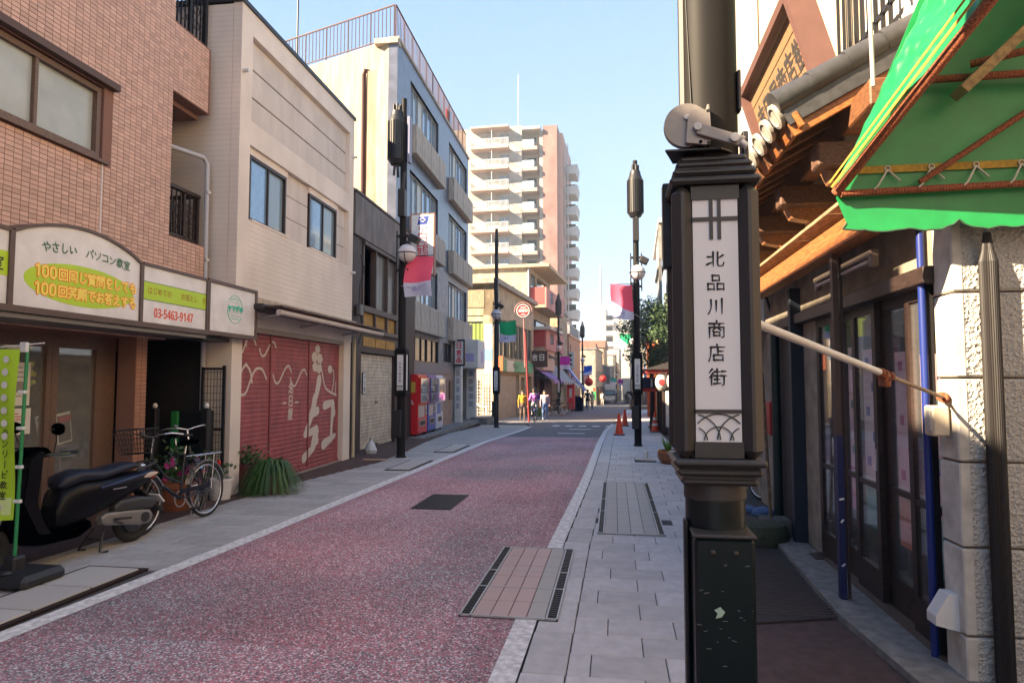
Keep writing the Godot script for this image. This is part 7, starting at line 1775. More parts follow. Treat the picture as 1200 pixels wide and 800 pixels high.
	for q in [[-6.3, -8.4, "dark gate post with a bright knob, left in the passage"], [-5.62, -8.55, "dark gate post with a bright knob, right in the passage"]]:
		t = thing("gate_post", q[2], "post", V(q[0], 0, q[1]))
		b = bb(); b.box(V(0, 0.64, 0), V(0.10, 1.28, 0.10), 0.01); part("post", b, mt.black, t)
		b = bb(); b.lathe([Vector2(0.0, 1.28), Vector2(0.03, 1.29), Vector2(0.036, 1.32), Vector2(0.02, 1.35), Vector2(0, 1.355)], 12); part("knob", b, mt.white, t)
	t = thing("passage_screen", "low dark screen with a green edge across the passage", "screen", V(-6.22, 0, -8.78))
	b = bb(); b.box(V(0.30, 0.62, 0), V(0.52, 1.24, 0.05), 0.01); part("panel", b, mt.black, t)
	b = bb(); b.box(V(-0.02, 0.85, 0.02), V(0.11, 0.75, 0.06), 0.01); part("green_board", b, M(0.02, 0.22, 0.05, 0.5), t)
	t = thing("plastic_bag", "white plastic bag slumped at the foot of the beige shutter", "bag", V(-5.55, 0.0, -14.75))
	b = bb()
	b.lathe([Vector2(0, 0), Vector2(0.13, 0), Vector2(0.15, 0.08), Vector2(0.10, 0.20), Vector2(0.035, 0.30), Vector2(0.05, 0.36), Vector2(0, 0.34)], 9, Transform3D(Basis().scaled(V(1, 1, 0.8)), Vector3.ZERO), TAU, false); part("bag", b, mt.white, t)
	t = thing("wooden_batten", "short pale wooden batten lying on the brown apron", "batten", V(-4.98, 0.006, -13.45))
	b = bb(); b.box(V(0, 0.015, 0), V(0.5, 0.025, 0.05), 0.004, Basis(Vector3.UP, 0.1)); part("batten", b, M(0.50, 0.36, 0.26, 0.8), t)

func scooter():
	# local x forward (towards the camera), rear tyre contact at the origin, -z is the street side
	var t := thing("motor_scooter", "black and dark blue motor scooter parked before the shop door", "scooter", V(-4.96, 0.0, -6.32), -PI / 2 - 0.12)
	var blk := M(0.004, 0.004, 0.006, 0.36); blk.metallic_specular = 0.3
	var blue := M(0.006, 0.011, 0.04, 0.3)
	var seatm := M(0.009, 0.011, 0.026, 0.55, "grain", V(6, 6, 6), 0.0, false)
	var plast := M(0.022, 0.021, 0.021, 0.6)
	for x in [0.0, 1.22]:
		var w := bb(); w.tube(ring(V(x, 0.235, 0), V(0, 0, 1), 0.185, 32), 0.05, 10, false, true)
		var wm := part("wheel", w, mt.rubber, t)
		w = bb(); w.tube([V(x, 0.235, -0.03), V(x, 0.235, 0.03)], 0.135, 20)
		for k in 3: w.box(V(x + cos(k * 2.09) * 0.08, 0.235 + sin(k * 2.09) * 0.08, 0), V(0.05, 0.05, 0.09), 0.01)
		part("rim", w, M(0.10, 0.10, 0.105, 0.4, "", V(1, 1, 1), 0.6), wm)
	# rear body, tapering to the tail
	var b := bb(); loft(b, [[0.94, 0.42, 0.10, 0.10], [0.88, 0.48, 0.20, 0.15, 0.8], [0.70, 0.53, 0.21, 0.17, 0.8], [0.45, 0.56, 0.17, 0.18, 0.8], [0.20, 0.60, 0.13, 0.165, 0.8], [0.0, 0.63, 0.095, 0.13, 0.8], [-0.20, 0.665, 0.045, 0.07, 0.8], [-0.25, 0.675, 0.02, 0.03]], 18)
	part("rear_body", b, blk, t)
	b = bb(); loft(b, [[0.55, 0.635, 0.025, 0.183], [0.25, 0.66, 0.04, 0.172], [0.0, 0.685, 0.035, 0.137], [-0.2, 0.70, 0.018, 0.075]], 14); part("side_panel", b, blue, t)
	b = bb(); loft(b, [[0.90, 0.70, 0.02, 0.06], [0.86, 0.725, 0.07, 0.12, 0.75], [0.70, 0.765, 0.065, 0.145, 0.75], [0.50, 0.745, 0.055, 0.15, 0.75], [0.36, 0.76, 0.05, 0.14, 0.75], [0.18, 0.785, 0.048, 0.12, 0.75], [0.04, 0.785, 0.035, 0.09, 0.75], [0.0, 0.78, 0.015, 0.05]], 18); part("seat", b, seatm, t)
	b = bb(); b.tube([V(0.08, 0.74, -0.13), V(-0.16, 0.79, -0.11), V(-0.24, 0.80, -0.04), V(-0.24, 0.80, 0.04), V(-0.16, 0.79, 0.11), V(0.08, 0.74, 0.13)], 0.014, 8); part("grab_rail", b, plast, t)
	b = bb(); loft(b, [[-0.16, 0.645, 0.04, 0.09], [-0.22, 0.66, 0.045, 0.075], [-0.27, 0.67, 0.02, 0.04]], 12); part("tail_light", b, M(0.40, 0.05, 0.03, 0.15), t)
	for s in [-1.0, 1.0]:
		b = bb(); loft(b, [[-0.02, 0.665, 0.014, 0.01], [-0.10, 0.675, 0.028, 0.014], [-0.20, 0.685, 0.01, 0.006]], 10); 
		var o := part("indicator", b, M(0.55, 0.45, 0.38, 0.15), t); o.position.z = 0.115 * s
	b = bb(); b.bar(V(-0.05, 0.52, 0), V(-0.34, 0.26, 0), 0.16, 0.02); part("rear_mudguard", b, plast, t)
	b = bb(); b.box(V(-0.29, 0.40, 0), V(0.012, 0.12, 0.19), 0.0, Basis(Vector3(0, 0, 1), -0.75)); part("number_plate", b, mt.white, t)
	# floor, leg shield, front
	b = bb(); loft(b, [[0.60, 0.30, 0.05, 0.13], [0.75, 0.27, 0.07, 0.17, 0.6], [1.12, 0.28, 0.07, 0.18, 0.6], [1.27, 0.36, 0.09, 0.17, 0.7], [1.35, 0.46, 0.07, 0.10]], 16); part("floorboard", b, blk, t)
	b = bb()
	b.prism([Vector2(0.98, 0.28), Vector2(1.10, 0.30), Vector2(1.26, 0.62), Vector2(1.22, 0.98), Vector2(1.10, 1.04), Vector2(1.12, 0.80), Vector2(1.14, 0.60), Vector2(1.06, 0.40)], 0.34, Transform3D(Basis(), V(0, 0, -0.17))); part("leg_shield", b, blk, t)
	b = bb(); b.prism([Vector2(1.12, 0.62), Vector2(1.28, 0.66), Vector2(1.26, 0.90), Vector2(1.14, 0.96)], 0.30, Transform3D(Basis(), V(0, 0, -0.15))); part("front_panel", b, blk, t)
	b = bb(); loft(b, [[0.98, 0.40, 0.03, 0.05], [1.20, 0.48, 0.06, 0.075], [1.40, 0.44, 0.05, 0.07], [1.52, 0.34, 0.02, 0.05]], 14); part("front_mudguard", b, blk, t)
	b = bb()
	for s in [-0.08, 0.08]: b.tube([V(1.10, 0.62, s), V(1.22, 0.235, s)], 0.018, 8)
	part("fork", b, mt.alu, t)
	b = bb(); loft(b, [[0.94, 1.0, 0.03, 0.07], [1.00, 1.02, 0.05, 0.11], [1.10, 1.02, 0.055, 0.12], [1.20, 0.98, 0.05, 0.09], [1.26, 0.94, 0.02, 0.04]], 14); part("headset", b, blk, t)
	b = bb(); b.tube([V(0.98, 1.02, -0.33), V(1.04, 1.0, -0.12), V(1.04, 1.0, 0.12), V(0.98, 1.02, 0.33)], 0.014, 8); part("handlebar", b, mt.chrome, t)
	for s in [-1.0, 1.0]:
		b = bb(); b.tube([V(0.985, 1.018, 0.22 * s), V(0.94, 1.03, 0.36 * s)], 0.018, 10); part("grip", b, mt.rubber, t)
		b = bb(); b.tube([V(1.06, 1.0, 0.19 * s), V(0.99, 0.995, 0.36 * s)], 0.006, 6); part("brake_lever", b, mt.chrome, t)
		b = bb(); b.tube([V(1.02, 1.02, 0.18 * s), V(1.03, 1.12, 0.22 * s), V(1.05, 1.19, 0.24 * s)], 0.006, 6)
		var mm := part("mirror", b, plast, t)
		b = bb(); b.X = Transform3D(Basis(Vector3.UP, 0.15 * s), V(1.055, 1.235, 0.26 * s)); loft(b, [[-0.02, 0, 0.045, 0.06], [0.0, 0, 0.055, 0.075], [0.03, 0, 0.04, 0.05], [0.04, 0, 0.01, 0.02]], 14); part("housing", b, plast, mm)
		b = bb(); b.X = Transform3D(Basis(Vector3.UP, 0.15 * s), V(1.03, 1.235, 0.26 * s)); loft(b, [[-0.003, 0, 0.045, 0.06], [0.0, 0, 0.045, 0.06]], 14); part("glass", b, M(0.25, 0.28, 0.3, 0.05, "", V(1, 1, 1), 0.9), mm)
	# engine, belt case, air box, silencer, stand
	b = bb(); loft(b, [[0.50, 0.32, 0.03, 0.025], [0.46, 0.32, 0.06, 0.04, 0.6], [0.25, 0.30, 0.075, 0.045, 0.6], [0.05, 0.265, 0.085, 0.045, 0.6], [-0.08, 0.25, 0.07, 0.04, 0.7], [-0.12, 0.25, 0.03, 0.02]], 16)
	var ec := part("belt_case", b, M(0.30, 0.28, 0.26, 0.45, "grain", V(6, 6, 6), 0.5, false), t); ec.position.z = -0.12
	b = bb(); b.box(V(0.28, 0.30, -0.168), V(0.22, 0.022, 0.012), 0.005, Basis(Vector3(0, 0, 1), 0.12)); b.box(V(0.33, 0.27, -0.168), V(0.12, 0.02, 0.012), 0.005, Basis(Vector3(0, 0, 1), 0.35)); b.lathe([Vector2(0.05, 0), Vector2(0.05, 0.012), Vector2(0, 0.014)], 14, Transform3D(Basis(Vector3.RIGHT, -PI / 2), V(0.0, 0.262, -0.162))); part("kick_starter", b, plast, t)
	b = bb(); loft(b, [[0.36, 0.40, 0.03, 0.04], [0.30, 0.42, 0.06, 0.06, 0.6], [0.05, 0.41, 0.07, 0.065, 0.6], [-0.12, 0.39, 0.055, 0.05, 0.6], [-0.16, 0.39, 0.02, 0.02]], 14)
	var ab := part("air_box", b, M(0.035, 0.035, 0.036, 0.5), t); ab.position.z = -0.11
	b = bb(); loft(b, [[0.30, 0.25, 0.03, 0.03], [0.22, 0.27, 0.06, 0.05], [-0.15, 0.33, 0.06, 0.05], [-0.20, 0.34, 0.03, 0.03]], 14)
	var sl := part("silencer", b, mt.alu, t); sl.position.z = 0.14
	b = bb(); b.tube([V(0.40, 0.22, -0.06), V(0.50, 0.02, -0.13), V(0.42, 0.01, -0.14)], 0.012, 8); b.tube([V(0.40, 0.22, 0.06), V(0.50, 0.02, 0.13), V(0.42, 0.01, 0.14)], 0.012, 8); b.tube([V(0.44, 0.12, -0.09), V(0.44, 0.12, 0.09)], 0.010, 8); part("centre_stand", b, mt.dark, t)
	b = bb(); b.X = Transform3D(Basis(Vector3.UP, PI) * Basis(Vector3.RIGHT, 0.0), V(0.34, 0.605, -0.1835)); b.box(V(0, 0, 0), V(0.16, 0.014, 0.003)); part("side_badge", b, mt.chrome, t)
	for c in t.get_children():
		var nm := str(c.name)
		if nm == "wheel2" or nm.begins_with("leg_") or nm.begins_with("front_") or nm.begins_with("fork") or nm.begins_with("head") or nm.begins_with("handle") or nm.begins_with("grip") or nm.begins_with("brake") or nm.begins_with("mirror"): c.position.x += 0.30 if (nm == "wheel2" or nm == "fork" or nm == "front_mudguard") else 0.04
func arc_pts(c: Vector2, r: float, a0: float, a1: float, z: float, n := 10) -> Array:
	var P := []
	for i in n + 1: P.append(V(c.x + cos(lerpf(a0, a1, float(i) / n)) * r, c.y + sin(lerpf(a0, a1, float(i) / n)) * r, z))
	return P

func pole_box(t: Node3D, near: bool):
	# the lantern box with street name panels on its four sides, 1.20 to 2.36 m up
	var m: Material = mt.pole if near else mt.shaft
	var b: B
	for q in [[1.335, 0.235], [1.365, 0.262], [1.395, 0.285], [2.295, 0.285], [2.325, 0.262], [2.352, 0.24], [2.373, 0.215]]:
		b = bb(); b.box(V(0, q[0], 0), V(q[1], 0.024, q[1]), 0.009); part("moulding", b, m, t)
	b = bb(); b.box(V(0, 1.365, 0), V(0.222, 0.07, 0.222)); part("moulding_core", b, m, t)
	b = bb(); b.box(V(0, 2.325, 0), V(0.226, 0.07, 0.226)); part("moulding_core", b, m, t)
	b = bb()
	for sx in [-1.0, 1.0]:
		for sz in [-1.0, 1.0]: b.box(V(0.103 * sx, 1.845, 0.103 * sz), V(0.066, 0.88, 0.066), 0.028)
	b.box(V(0, 1.845, 0), V(0.16, 0.88, 0.16))
	for k in 4:
		b.X = Transform3D(Basis(Vector3.UP, k * PI / 2), Vector3.ZERO); b.span(V(-0.075, 1.41, 0.09), V(0.075, 1.46, 0.118)); b.span(V(-0.075, 2.235, 0.09), V(0.075, 2.28, 0.118))
	part("corner_bar", b, m, t)
	for k in 4:
		var T0 := Transform3D(Basis(Vector3.UP, k * PI / 2), Vector3.ZERO)
		b = bb(); b.X = T0; b.span(V(-0.070, 1.46, 0.10), V(0.070, 2.235, 0.112)); part("panel", b, mt.panel, t)
		b = bb(); b.X = T0
		if near and k == 0:
			b.span(V(-0.070, 2.165, 0.1125), V(0.070, 2.178, 0.117))
			b.span(V(-0.018, 2.105, 0.1128), V(-0.007, 2.235, 0.1165)); b.span(V(0.007, 2.105, 0.1128), V(0.018, 2.235, 0.1165)); part("cross_bars", b, m, t)
			b = bb(); b.X = T0
		b.span(V(-0.070, 1.55, 0.1125), V(0.070, 1.562, 0.118))
		for cx in [-0.08, 0.0, 0.08]:
			for r in [0.045, 0.085]:
				var P := []
				for p in arc_pts(Vector2(cx, 1.463), r, 0.05, PI - 0.05, 0.1155, 14):
					if absf(p.x) <= 0.070 and p.y < 1.552: P.append(p)
				if P.size() > 2: b.tube(P, 0.0022, 4, false)
		if near or k == 0: part("fretwork", b, m, t)
		if k == 0:
			b = bb(); b.strokes("北品川商店街", G, V(-0.030, 2.07, 0.1135), 0.058, 0.040, 0.55, Vector2(0, 1.30)); part("lettering", b, mt.ink, t)

func flag(label: String, cat: String, at: Vector3, w: float, h: float, col: Material, sd: int, dip := 0.3):
	# cloth hung from a horizontal arm; upper field coloured, lower field pale, parted by a curve
	var t := thing("street_flag", label, cat, at, 0, "shopping street flags")
	var b := bb(); b.tube([V(-0.04, 0.0, 0), V(w + 0.02, 0.0, 0)], 0.010, 6); part("arm", b, mt.dark, t)
	var hem := M(0.55, 0.56, 0.70, 0.85); hem.backlight_enabled = true; hem.backlight = Color(0.4, 0.4, 0.5)
	for s in 2:
		b = bb()
		var f := func(u: float, v: float) -> Vector3:
			var cut := 0.62 + dip * (u - 0.5) * 0.9 + 0.05 * sin(u * PI)
			var y := (lerpf(cut, 0.0, v) if s == 0 else lerpf(1.0, cut, v)) * h
			return V(u * w + 0.02 * sin(y * 5.0 + sd), -0.02 - y - 0.02 * sin(u * 5.0 + sd), 0.05 * sin(u * 6.0 + sd) * (0.3 + y / h) + 0.03 * sin(y * 7.0 + sd * 2))
		b.sheet(f, 14, 10)
		part("field" if s == 0 else "hem", b, col if s == 0 else hem, t)
	if cat == "flag" and sd % 2 == 0:
		b = bb(); b.strokes("品川", G, V(w * 0.3, -h * 0.78, 0.085), w * 0.16, 0.06); part("lettering", b, M(0.2, 0.2, 0.4, 0.8), t)

func lamp_pole(label: String, X: float, d: float, H: float, antenna: int, globe_x: float, m: Material) -> Node3D:
	var y0 := gy(-d)
	var t := thing("lamp_pole", label, "lamp pole", V(X, y0, -d), 0, "lamp poles of the shopping street")
	var b := bb(); b.lathe([Vector2(0.12, 0), Vector2(0.11, 0.03), Vector2(0.092, 0.06), Vector2(0.092, 1.33)], 18); part("lower_shaft", b, m, t)
	b = bb(); b.lathe([Vector2(0.085, 2.36), Vector2(0.085, 4.2), Vector2(0.075, 4.25), Vector2(0.075, H - 0.4), Vector2(0.06, H - 0.38), Vector2(0.06, H), Vector2(0.0, H)], 18); part("shaft", b, m, t)
	pole_box(t, false)
	b = bb(); b.box(V(-0.06, 0.74, 0.11), V(0.19, 0.60, 0.16), 0.015); part("cabinet", b, mt.dark, t)
	# globe lamp, bracket and speaker
	b = bb(); b.tube([V(0.0, 4.75, 0.02), V(globe_x, 4.72, 0.10), V(globe_x, 4.62, 0.16)], 0.022, 8); b.tube([V(0.0, 4.25, 0.0), V(globe_x * 0.8, 4.24, 0.12)], 0.018, 8)
	for s in [-1, 1]: b.box(V(0.14 * s, 4.5, -0.02), V(0.03, 1.0, 0.05), 0.006)
	b.box(V(0.0, 4.88, 0), V(0.30, 0.05, 0.12), 0.01); b.box(V(0.0, 4.12, 0), V(0.30, 0.05, 0.12), 0.01); part("bracket", b, mt.dark, t)
	b = bb()
	var P := []
	for k in 15: P.append(Vector2(0.20 * cos(-PI / 2 + PI * k / 14.0), 0.20 * sin(-PI / 2 + PI * k / 14.0)))
	b.lathe(P, 22, Transform3D(Basis(), V(globe_x, 4.45, 0.2))); part("globe", b, M(0.62, 0.56, 0.56, 0.3), t)
	b = bb(); b.tube(ring(V(globe_x, 4.45, 0.2), V(0, 1, 0), 0.203, 28), 0.012, 6, false, true); b.tube(ring(V(globe_x, 4.45, 0.2), V(1, 0, 0.0), 0.203, 28, -0.2, PI + 0.2), 0.010, 6, false); part("globe_band", b, mt.dark, t)
	b = bb(); b.box(V(globe_x * 0.7 + 0.18, 4.78, 0.1), V(0.22, 0.16, 0.22), 0.02, Basis(Vector3(0, 0, 1), -0.5)); part("speaker", b, mt.dark, t)
	b = bb(); b.box(V(0.0, 5.6, 0.10), V(0.16, 0.62, 0.13), 0.01); b.tube([V(0.02, 5.9, 0.1), V(0.05, 6.3, 0.1)], 0.03, 8); part("junction_box", b, mt.dark, t)
	if antenna:
		var ox := -0.16 if antenna == 1 else 0.0
		var yb := H - 1.5
		b = bb(); b.X = Transform3D(Basis(), V(ox, 0, 0.0))
		b.lathe([Vector2(0.0, yb), Vector2(0.14, yb), Vector2(0.20, yb + 0.10), Vector2(0.20, yb + 0.98), Vector2(0.15, yb + 1.12), Vector2(0.13, yb + 1.22), Vector2(0, yb + 1.22)], 24); part("antenna_drum", b, mt.dark, t)
		b = bb(); b.X = Transform3D(Basis(), V(ox, 0, 0.0))
		for k in 26:
			var a := TAU * k / 26
			b.box(V(cos(a) * 0.205, yb + 0.54, -sin(a) * 0.205), V(0.024, 0.86, 0.012), 0.0, Basis(Vector3.UP, a))
		part("antenna_fin", b, mt.black, t, "stuff")
		b = bb(); b.X = Transform3D(Basis(), V(ox, 0, 0.0))
		for k in 5: b.lathe([Vector2(0.028, yb + 1.2), Vector2(0.028, yb + 1.38), Vector2(0, yb + 1.39)], 8, Transform3D(Basis(), V(cos(k * 1.256) * 0.08, 0, sin(k * 1.256) * 0.08)))
		b.tube([V(0.05, yb - 0.3, 0.05), V(0.03, yb, 0.05)], 0.03, 8); b.tube([V(-0.05, yb - 0.25, 0.05), V(-0.03, yb, 0.05)], 0.03, 8)
		part("antenna_mount", b, mt.dark, t)
		if antenna == 1:
			b = bb(); b.box(V(0.13, yb + 0.55, 0), V(0.07, 1.05, 0.16), 0.01); part("side_panel", b, M(0.20, 0.21, 0.30, 0.5), t)
	return t

func poles():
	near_pole()
	lamp_pole("brown lamp pole before the beige shutter with a drum antenna beside its top", -4.62, 14.1, 8.0, 1, 0.16, mt.shaft)
	lamp_pole("lamp pole on the right pavement with a drum antenna on top, beyond the cones' tray", 0.59, 17.5, 7.45, 2, 0.03, mt.shaft)
	lamp_pole("black lamp pole at the junction before the lattice fence", -4.60, 25.9, 7.9, 0, 0.02, M(0.016, 0.016, 0.02, 0.6))
	lamp_pole("lamp pole with a drum antenna before the striped awning", -3.74, 45.3, 8.2, 2, 0.02, mt.shaft)
	lamp_pole("distant lamp pole with the blue flag on the left", -2.85, 61.0, 8.0, 2, 0.02, mt.dark)
	lamp_pole("distant lamp pole beside the cream corner house", -2.35, 90.0, 8.2, 2, 0.02, mt.dark)
	lamp_pole("distant lamp pole on the right pavement hidden by trees", 1.08, 40.0, 8.0, 0, 0.02, mt.shaft)
	lamp_pole("farthest lamp pole seen above the truck", 0.3, 104.0, 8.0, 0, 0.02, mt.dark)
	var fm := func(r: float, g: float, bl: float) -> StandardMaterial3D:
		var m := M(r, g, bl, 0.8); m.backlight_enabled = true; m.backlight = Color(r, g, bl).linear_to_srgb() * 0.7; return m
	flag("pink red flag with a white foot on the pole before the beige shutter", "flag", V(-4.54, 4.42, -14.05), 0.62, 0.88, fm.call(0.88, 0.11, 0.20), 2, -0.05)
	flag("pink red flag with a white foot on the right lamp pole", "flag", V(-0.06, 4.18, -17.45), 0.56, 0.90, fm.call(0.88, 0.11, 0.20), 4, 0.35)
	flag("green flag with a white foot on the black pole at the junction", "flag", V(-4.48, 4.05, -25.85), 0.66, 0.82, fm.call(0.01, 0.30, 0.11), 6, 0.1)
	flag("magenta flag with a white foot on the pole before the striped awning", "flag", V(-3.62, 3.75 - 0.4, -45.2), 0.68, 0.85, fm.call(0.42, 0.02, 0.34), 3, -0.1)
	flag("green flag with a white foot half hidden by the evergreen tree", "flag", V(0.36, 4.5, -39.9), 0.68, 0.85, fm.call(0.01, 0.34, 0.16), 5, 0.5)
	flag("blue flag with a white foot on the distant left pole", "flag", V(-2.75, 3.1, -60.9), 0.75, 0.85, fm.call(0.02, 0.10, 0.55), 7, -0.2)
	for q in [[-2.55, 2.6, -68.0, "round red paper lantern sign, nearer of two above the distant people"], [-1.35, 3.0, -82.0, "round red paper lantern sign, farther of two beside the distant pole"]]:
		var t := thing("red_lantern", q[3], "lantern", V(q[0], q[1] - 1.0, q[2]))
		var b := bb(); var P := []
		for k in 11: P.append(Vector2(0.42 * cos(-PI / 2 + PI * k / 10.0), 0.42 * sin(-PI / 2 + PI * k / 10.0)))
		b.lathe(P, 18, Transform3D(Basis(Vector3.RIGHT, PI / 2).scaled_local(V(1, 0.4, 1)), Vector3.ZERO)); part("disc", b, M(0.62, 0.025, 0.02, 0.6), t)
		b = bb(); b.tube([V(0, 0.4, 0), V(0, 1.0, 0)], 0.02, 5); part("hanger", b, mt.dark, t)
	flag("small magenta flag far down the street above the truck", "flag", V(0.55, 2.0, -103.8), 0.8, 0.9, fm.call(0.42, 0.02, 0.34), 9, -0.1)
	flag("small teal flag far down the street left of the magenta one", "flag", V(-0.5, 2.2, -92.0), 0.8, 0.9, fm.call(0.01, 0.22, 0.22), 11, 0.1)
	# red stop post
	var t := thing("stop_sign_post", "red post with a round red and white sign at the junction", "sign", V(-4.02, gy(-31.5), -31.5))
	var b := bb(); b.tube([V(0, 0, 0), V(-0.12, 3.0, 0), V(-0.18, 4.3, 0)], [0.05, 0.045, 0.035], 10); part("post", b, M(0.20, 0.02, 0.022, 0.6), t)
	b = bb(); b.tube(arc_pts(Vector2(-0.27, 5.30), 0.42, PI * 1.05, -0.5, 0.0, 20), 0.025, 6); b.tube([V(-0.20, 2.6, 0), V(-0.25, 5.0, 0.0)], 0.025, 8); part("hoop", b, M(0.36, 0.16, 0.15, 0.5), t)
	b = bb(); b.lathe([Vector2(0, -0.02), Vector2(0.27, -0.02), Vector2(0.28, 0.0), Vector2(0.27, 0.02), Vector2(0, 0.02)], 28, Transform3D(Basis(Vector3.RIGHT, PI / 2), V(-0.27, 5.30, 0.05))); part("disc", b, M(0.62, 0.02, 0.025, 0.4), t)
	b = bb(); b.tube(ring(V(-0.27, 5.30, 0.075), V(0, 0, 1), 0.30, 28), 0.02, 6, false, true); b.box(V(-0.27, 5.47, 0.072), V(0.26, 0.04, 0.004)); b.box(V(-0.27, 5.13, 0.072), V(0.22, 0.03, 0.004)); part("rim", b, mt.white, t)
	b = bb(); b.strokes("店屋日", G, V(-0.49, 5.39, 0.073), 0.15, 0.075); part("lettering", b, mt.white, t)

func near_pole():
	var t := thing("street_name_pole", "near lamp pole whose lantern box carries six brushed characters", "lamp pole", V(0.325, 0, -2.3))
	var b := bb(); b.lathe([Vector2(0.094, 2.36), Vector2(0.096, 2.40), Vector2(0.095, 6.0), Vector2(0.07, 6.05), Vector2(0.07, 7.6), Vector2(0, 7.6)], 32); part("shaft", b, mt.shaft, t)
	b = bb(); b.lathe([Vector2(0.096, 0), Vector2(0.096, 1.325)], 28); part("lower_shaft", b, mt.polegreen, t)
	b = bb(); b.lathe([Vector2(0.099, 1.27), Vector2(0.1, 1.275), Vector2(0.1, 1.325)], 28); part("collar", b, mt.pole, t)
	pole_box(t, true)
	b = bb(); b.box(V(0.005, 0.59, 0.075), V(0.180, 1.16, 0.16), 0.010); part("cabinet", b, mt.polegreen, t)
	b = bb(); b.box(V(0.005, 1.175, 0.075), V(0.19, 0.012, 0.17), 0.004); part("cabinet_lid", b, mt.pole, t)
	for x in [-0.032, 0.036]:
		b = bb(); b.lathe([Vector2(0.010, 0), Vector2(0.010, 0.005), Vector2(0.004, 0.008), Vector2(0, 0.008)], 10, Transform3D(Basis(Vector3.RIGHT, PI / 2), V(x, 1.125, 0.155))); part("bolt", b, mt.dark, t)
	b = bb(); b.prism([Vector2(-0.03, 0.955), Vector2(-0.012, 0.965), Vector2(0.002, 0.950), Vector2(-0.008, 0.935), Vector2(-0.026, 0.93), Vector2(-0.02, 0.945)], 0.001, Transform3D(Basis(), V(0, 0, 0.1556))); part("sticker", b, M(0.35, 0.5, 0.4, 0.7), t)
	var rng := RandomNumberGenerator.new(); rng.seed = 6
	b = bb()
	for k in 34: b.box(V(rng.randf_range(-0.075, 0.085), rng.randf_range(0.55, 1.1), 0.1552), V(rng.randf_range(0.004, 0.016), 0.0018, 0.0006), 0.0, Basis(Vector3(0, 0, 1), rng.randf_range(-0.3, 0.3)))
	part("scratches", b, M(0.16, 0.18, 0.18, 0.8), t, "stuff")
	b = bb(); b.box(V(-0.098, 0.60, 0.02), V(0.012, 1.2, 0.05), 0.003); part("conduit_cover", b, mt.dark, t)
	# cover strip and little hardware on the upper shaft
	b = bb(); b.box(V(-0.088, 2.95, 0.045), V(0.02, 1.1, 0.012), 0.003, Basis(Vector3.UP, -0.4)); b.box(V(0.096, 2.62, 0.03), V(0.012, 0.14, 0.04), 0.004); part("cover_strip", b, M(0.05, 0.042, 0.038, 0.45), t)
	b = bb(); b.tube([V(-0.062, 2.50, 0.080), V(-0.083, 3.2, 0.05)], 0.0025, 5); part("seam", b, mt.black, t)
	# hinge shelf, crank disc and handle
	var cm := M(0.30, 0.265, 0.235, 0.4, "soft", V(3, 3, 3), 0.35)
	b = bb(); b.prism([Vector2(-0.155, -0.13), Vector2(0.02, -0.13), Vector2(0.06, -0.09), Vector2(0.06, 0.0), Vector2(-0.12, 0.0)], 0.006, Transform3D(Basis(Vector3.RIGHT, -PI / 2), V(0, 2.395, 0.0))); part("shelf", b, mt.dark, t)
	b = bb(); b.X = Transform3D(Basis(), V(-0.085, 2.48, 0.10))
	b.prism(_disc(0.072, 28), 0.026); part("crank_disc", b, cm, t)
	b = bb(); b.X = Transform3D(Basis(), V(-0.055, 2.46, 0.128))
	b.prism([Vector2(-0.035, -0.045), Vector2(0.03, -0.055), Vector2(0.045, -0.03), Vector2(0.04, 0.05), Vector2(0.02, 0.062), Vector2(-0.012, 0.06), Vector2(-0.028, 0.04)], 0.02); part("crank_bracket", b, cm, t)
	b = bb(); b.box(V(-0.018, 2.475, 0.115), V(0.008, 0.13, 0.05), 0.002); part("bracket_plate", b, cm, t)
	b = bb(); b.bar(V(-0.055, 2.455, 0.155), V(0.085, 2.40, 0.165), 0.036, 0.012, V(0, 0, 1), 0.003); part("crank_arm", b, cm, t)
	b = bb(); b.tube([V(0.055, 2.412, 0.150), V(0.055, 2.412, 0.185)], 0.014, 14); b.tube([V(0.075, 2.40, 0.168), V(0.092, 2.385, 0.168)], 0.012, 10)
	b.tube([V(-0.055, 2.46, 0.145), V(-0.055, 2.46, 0.168)], 0.013, 12); b.tube([V(-0.085, 2.505, 0.12), V(-0.085, 2.505, 0.134)], 0.009, 10); part("crank_pin", b, mt.alu, t)
	for q in [[-0.02, 2.515], [-0.045, 2.415], [-0.02, 2.41]]:
		b = bb(); b.tube([V(q[0], q[1], 0.09), V(q[0], q[1], 0.148)], 0.006, 8); part("bolt", b, mt.dark, t)
	b = bb(); b.box(V(-0.135, 2.20, -0.10), V(0.03, 0.30, 0.06), 0.004); part("side_box", b, mt.dark, t)
	b = bb(); b.box(V(0.112, 2.43, 0.02), V(0.02, 0.10, 0.06), 0.004); part("side_latch", b, mt.dark, t)

func _disc(r: float, n: int) -> Array:
	var P := []
	for i in n: P.append(Vector2(cos(TAU * i / n), sin(TAU * i / n)) * r)
	return P

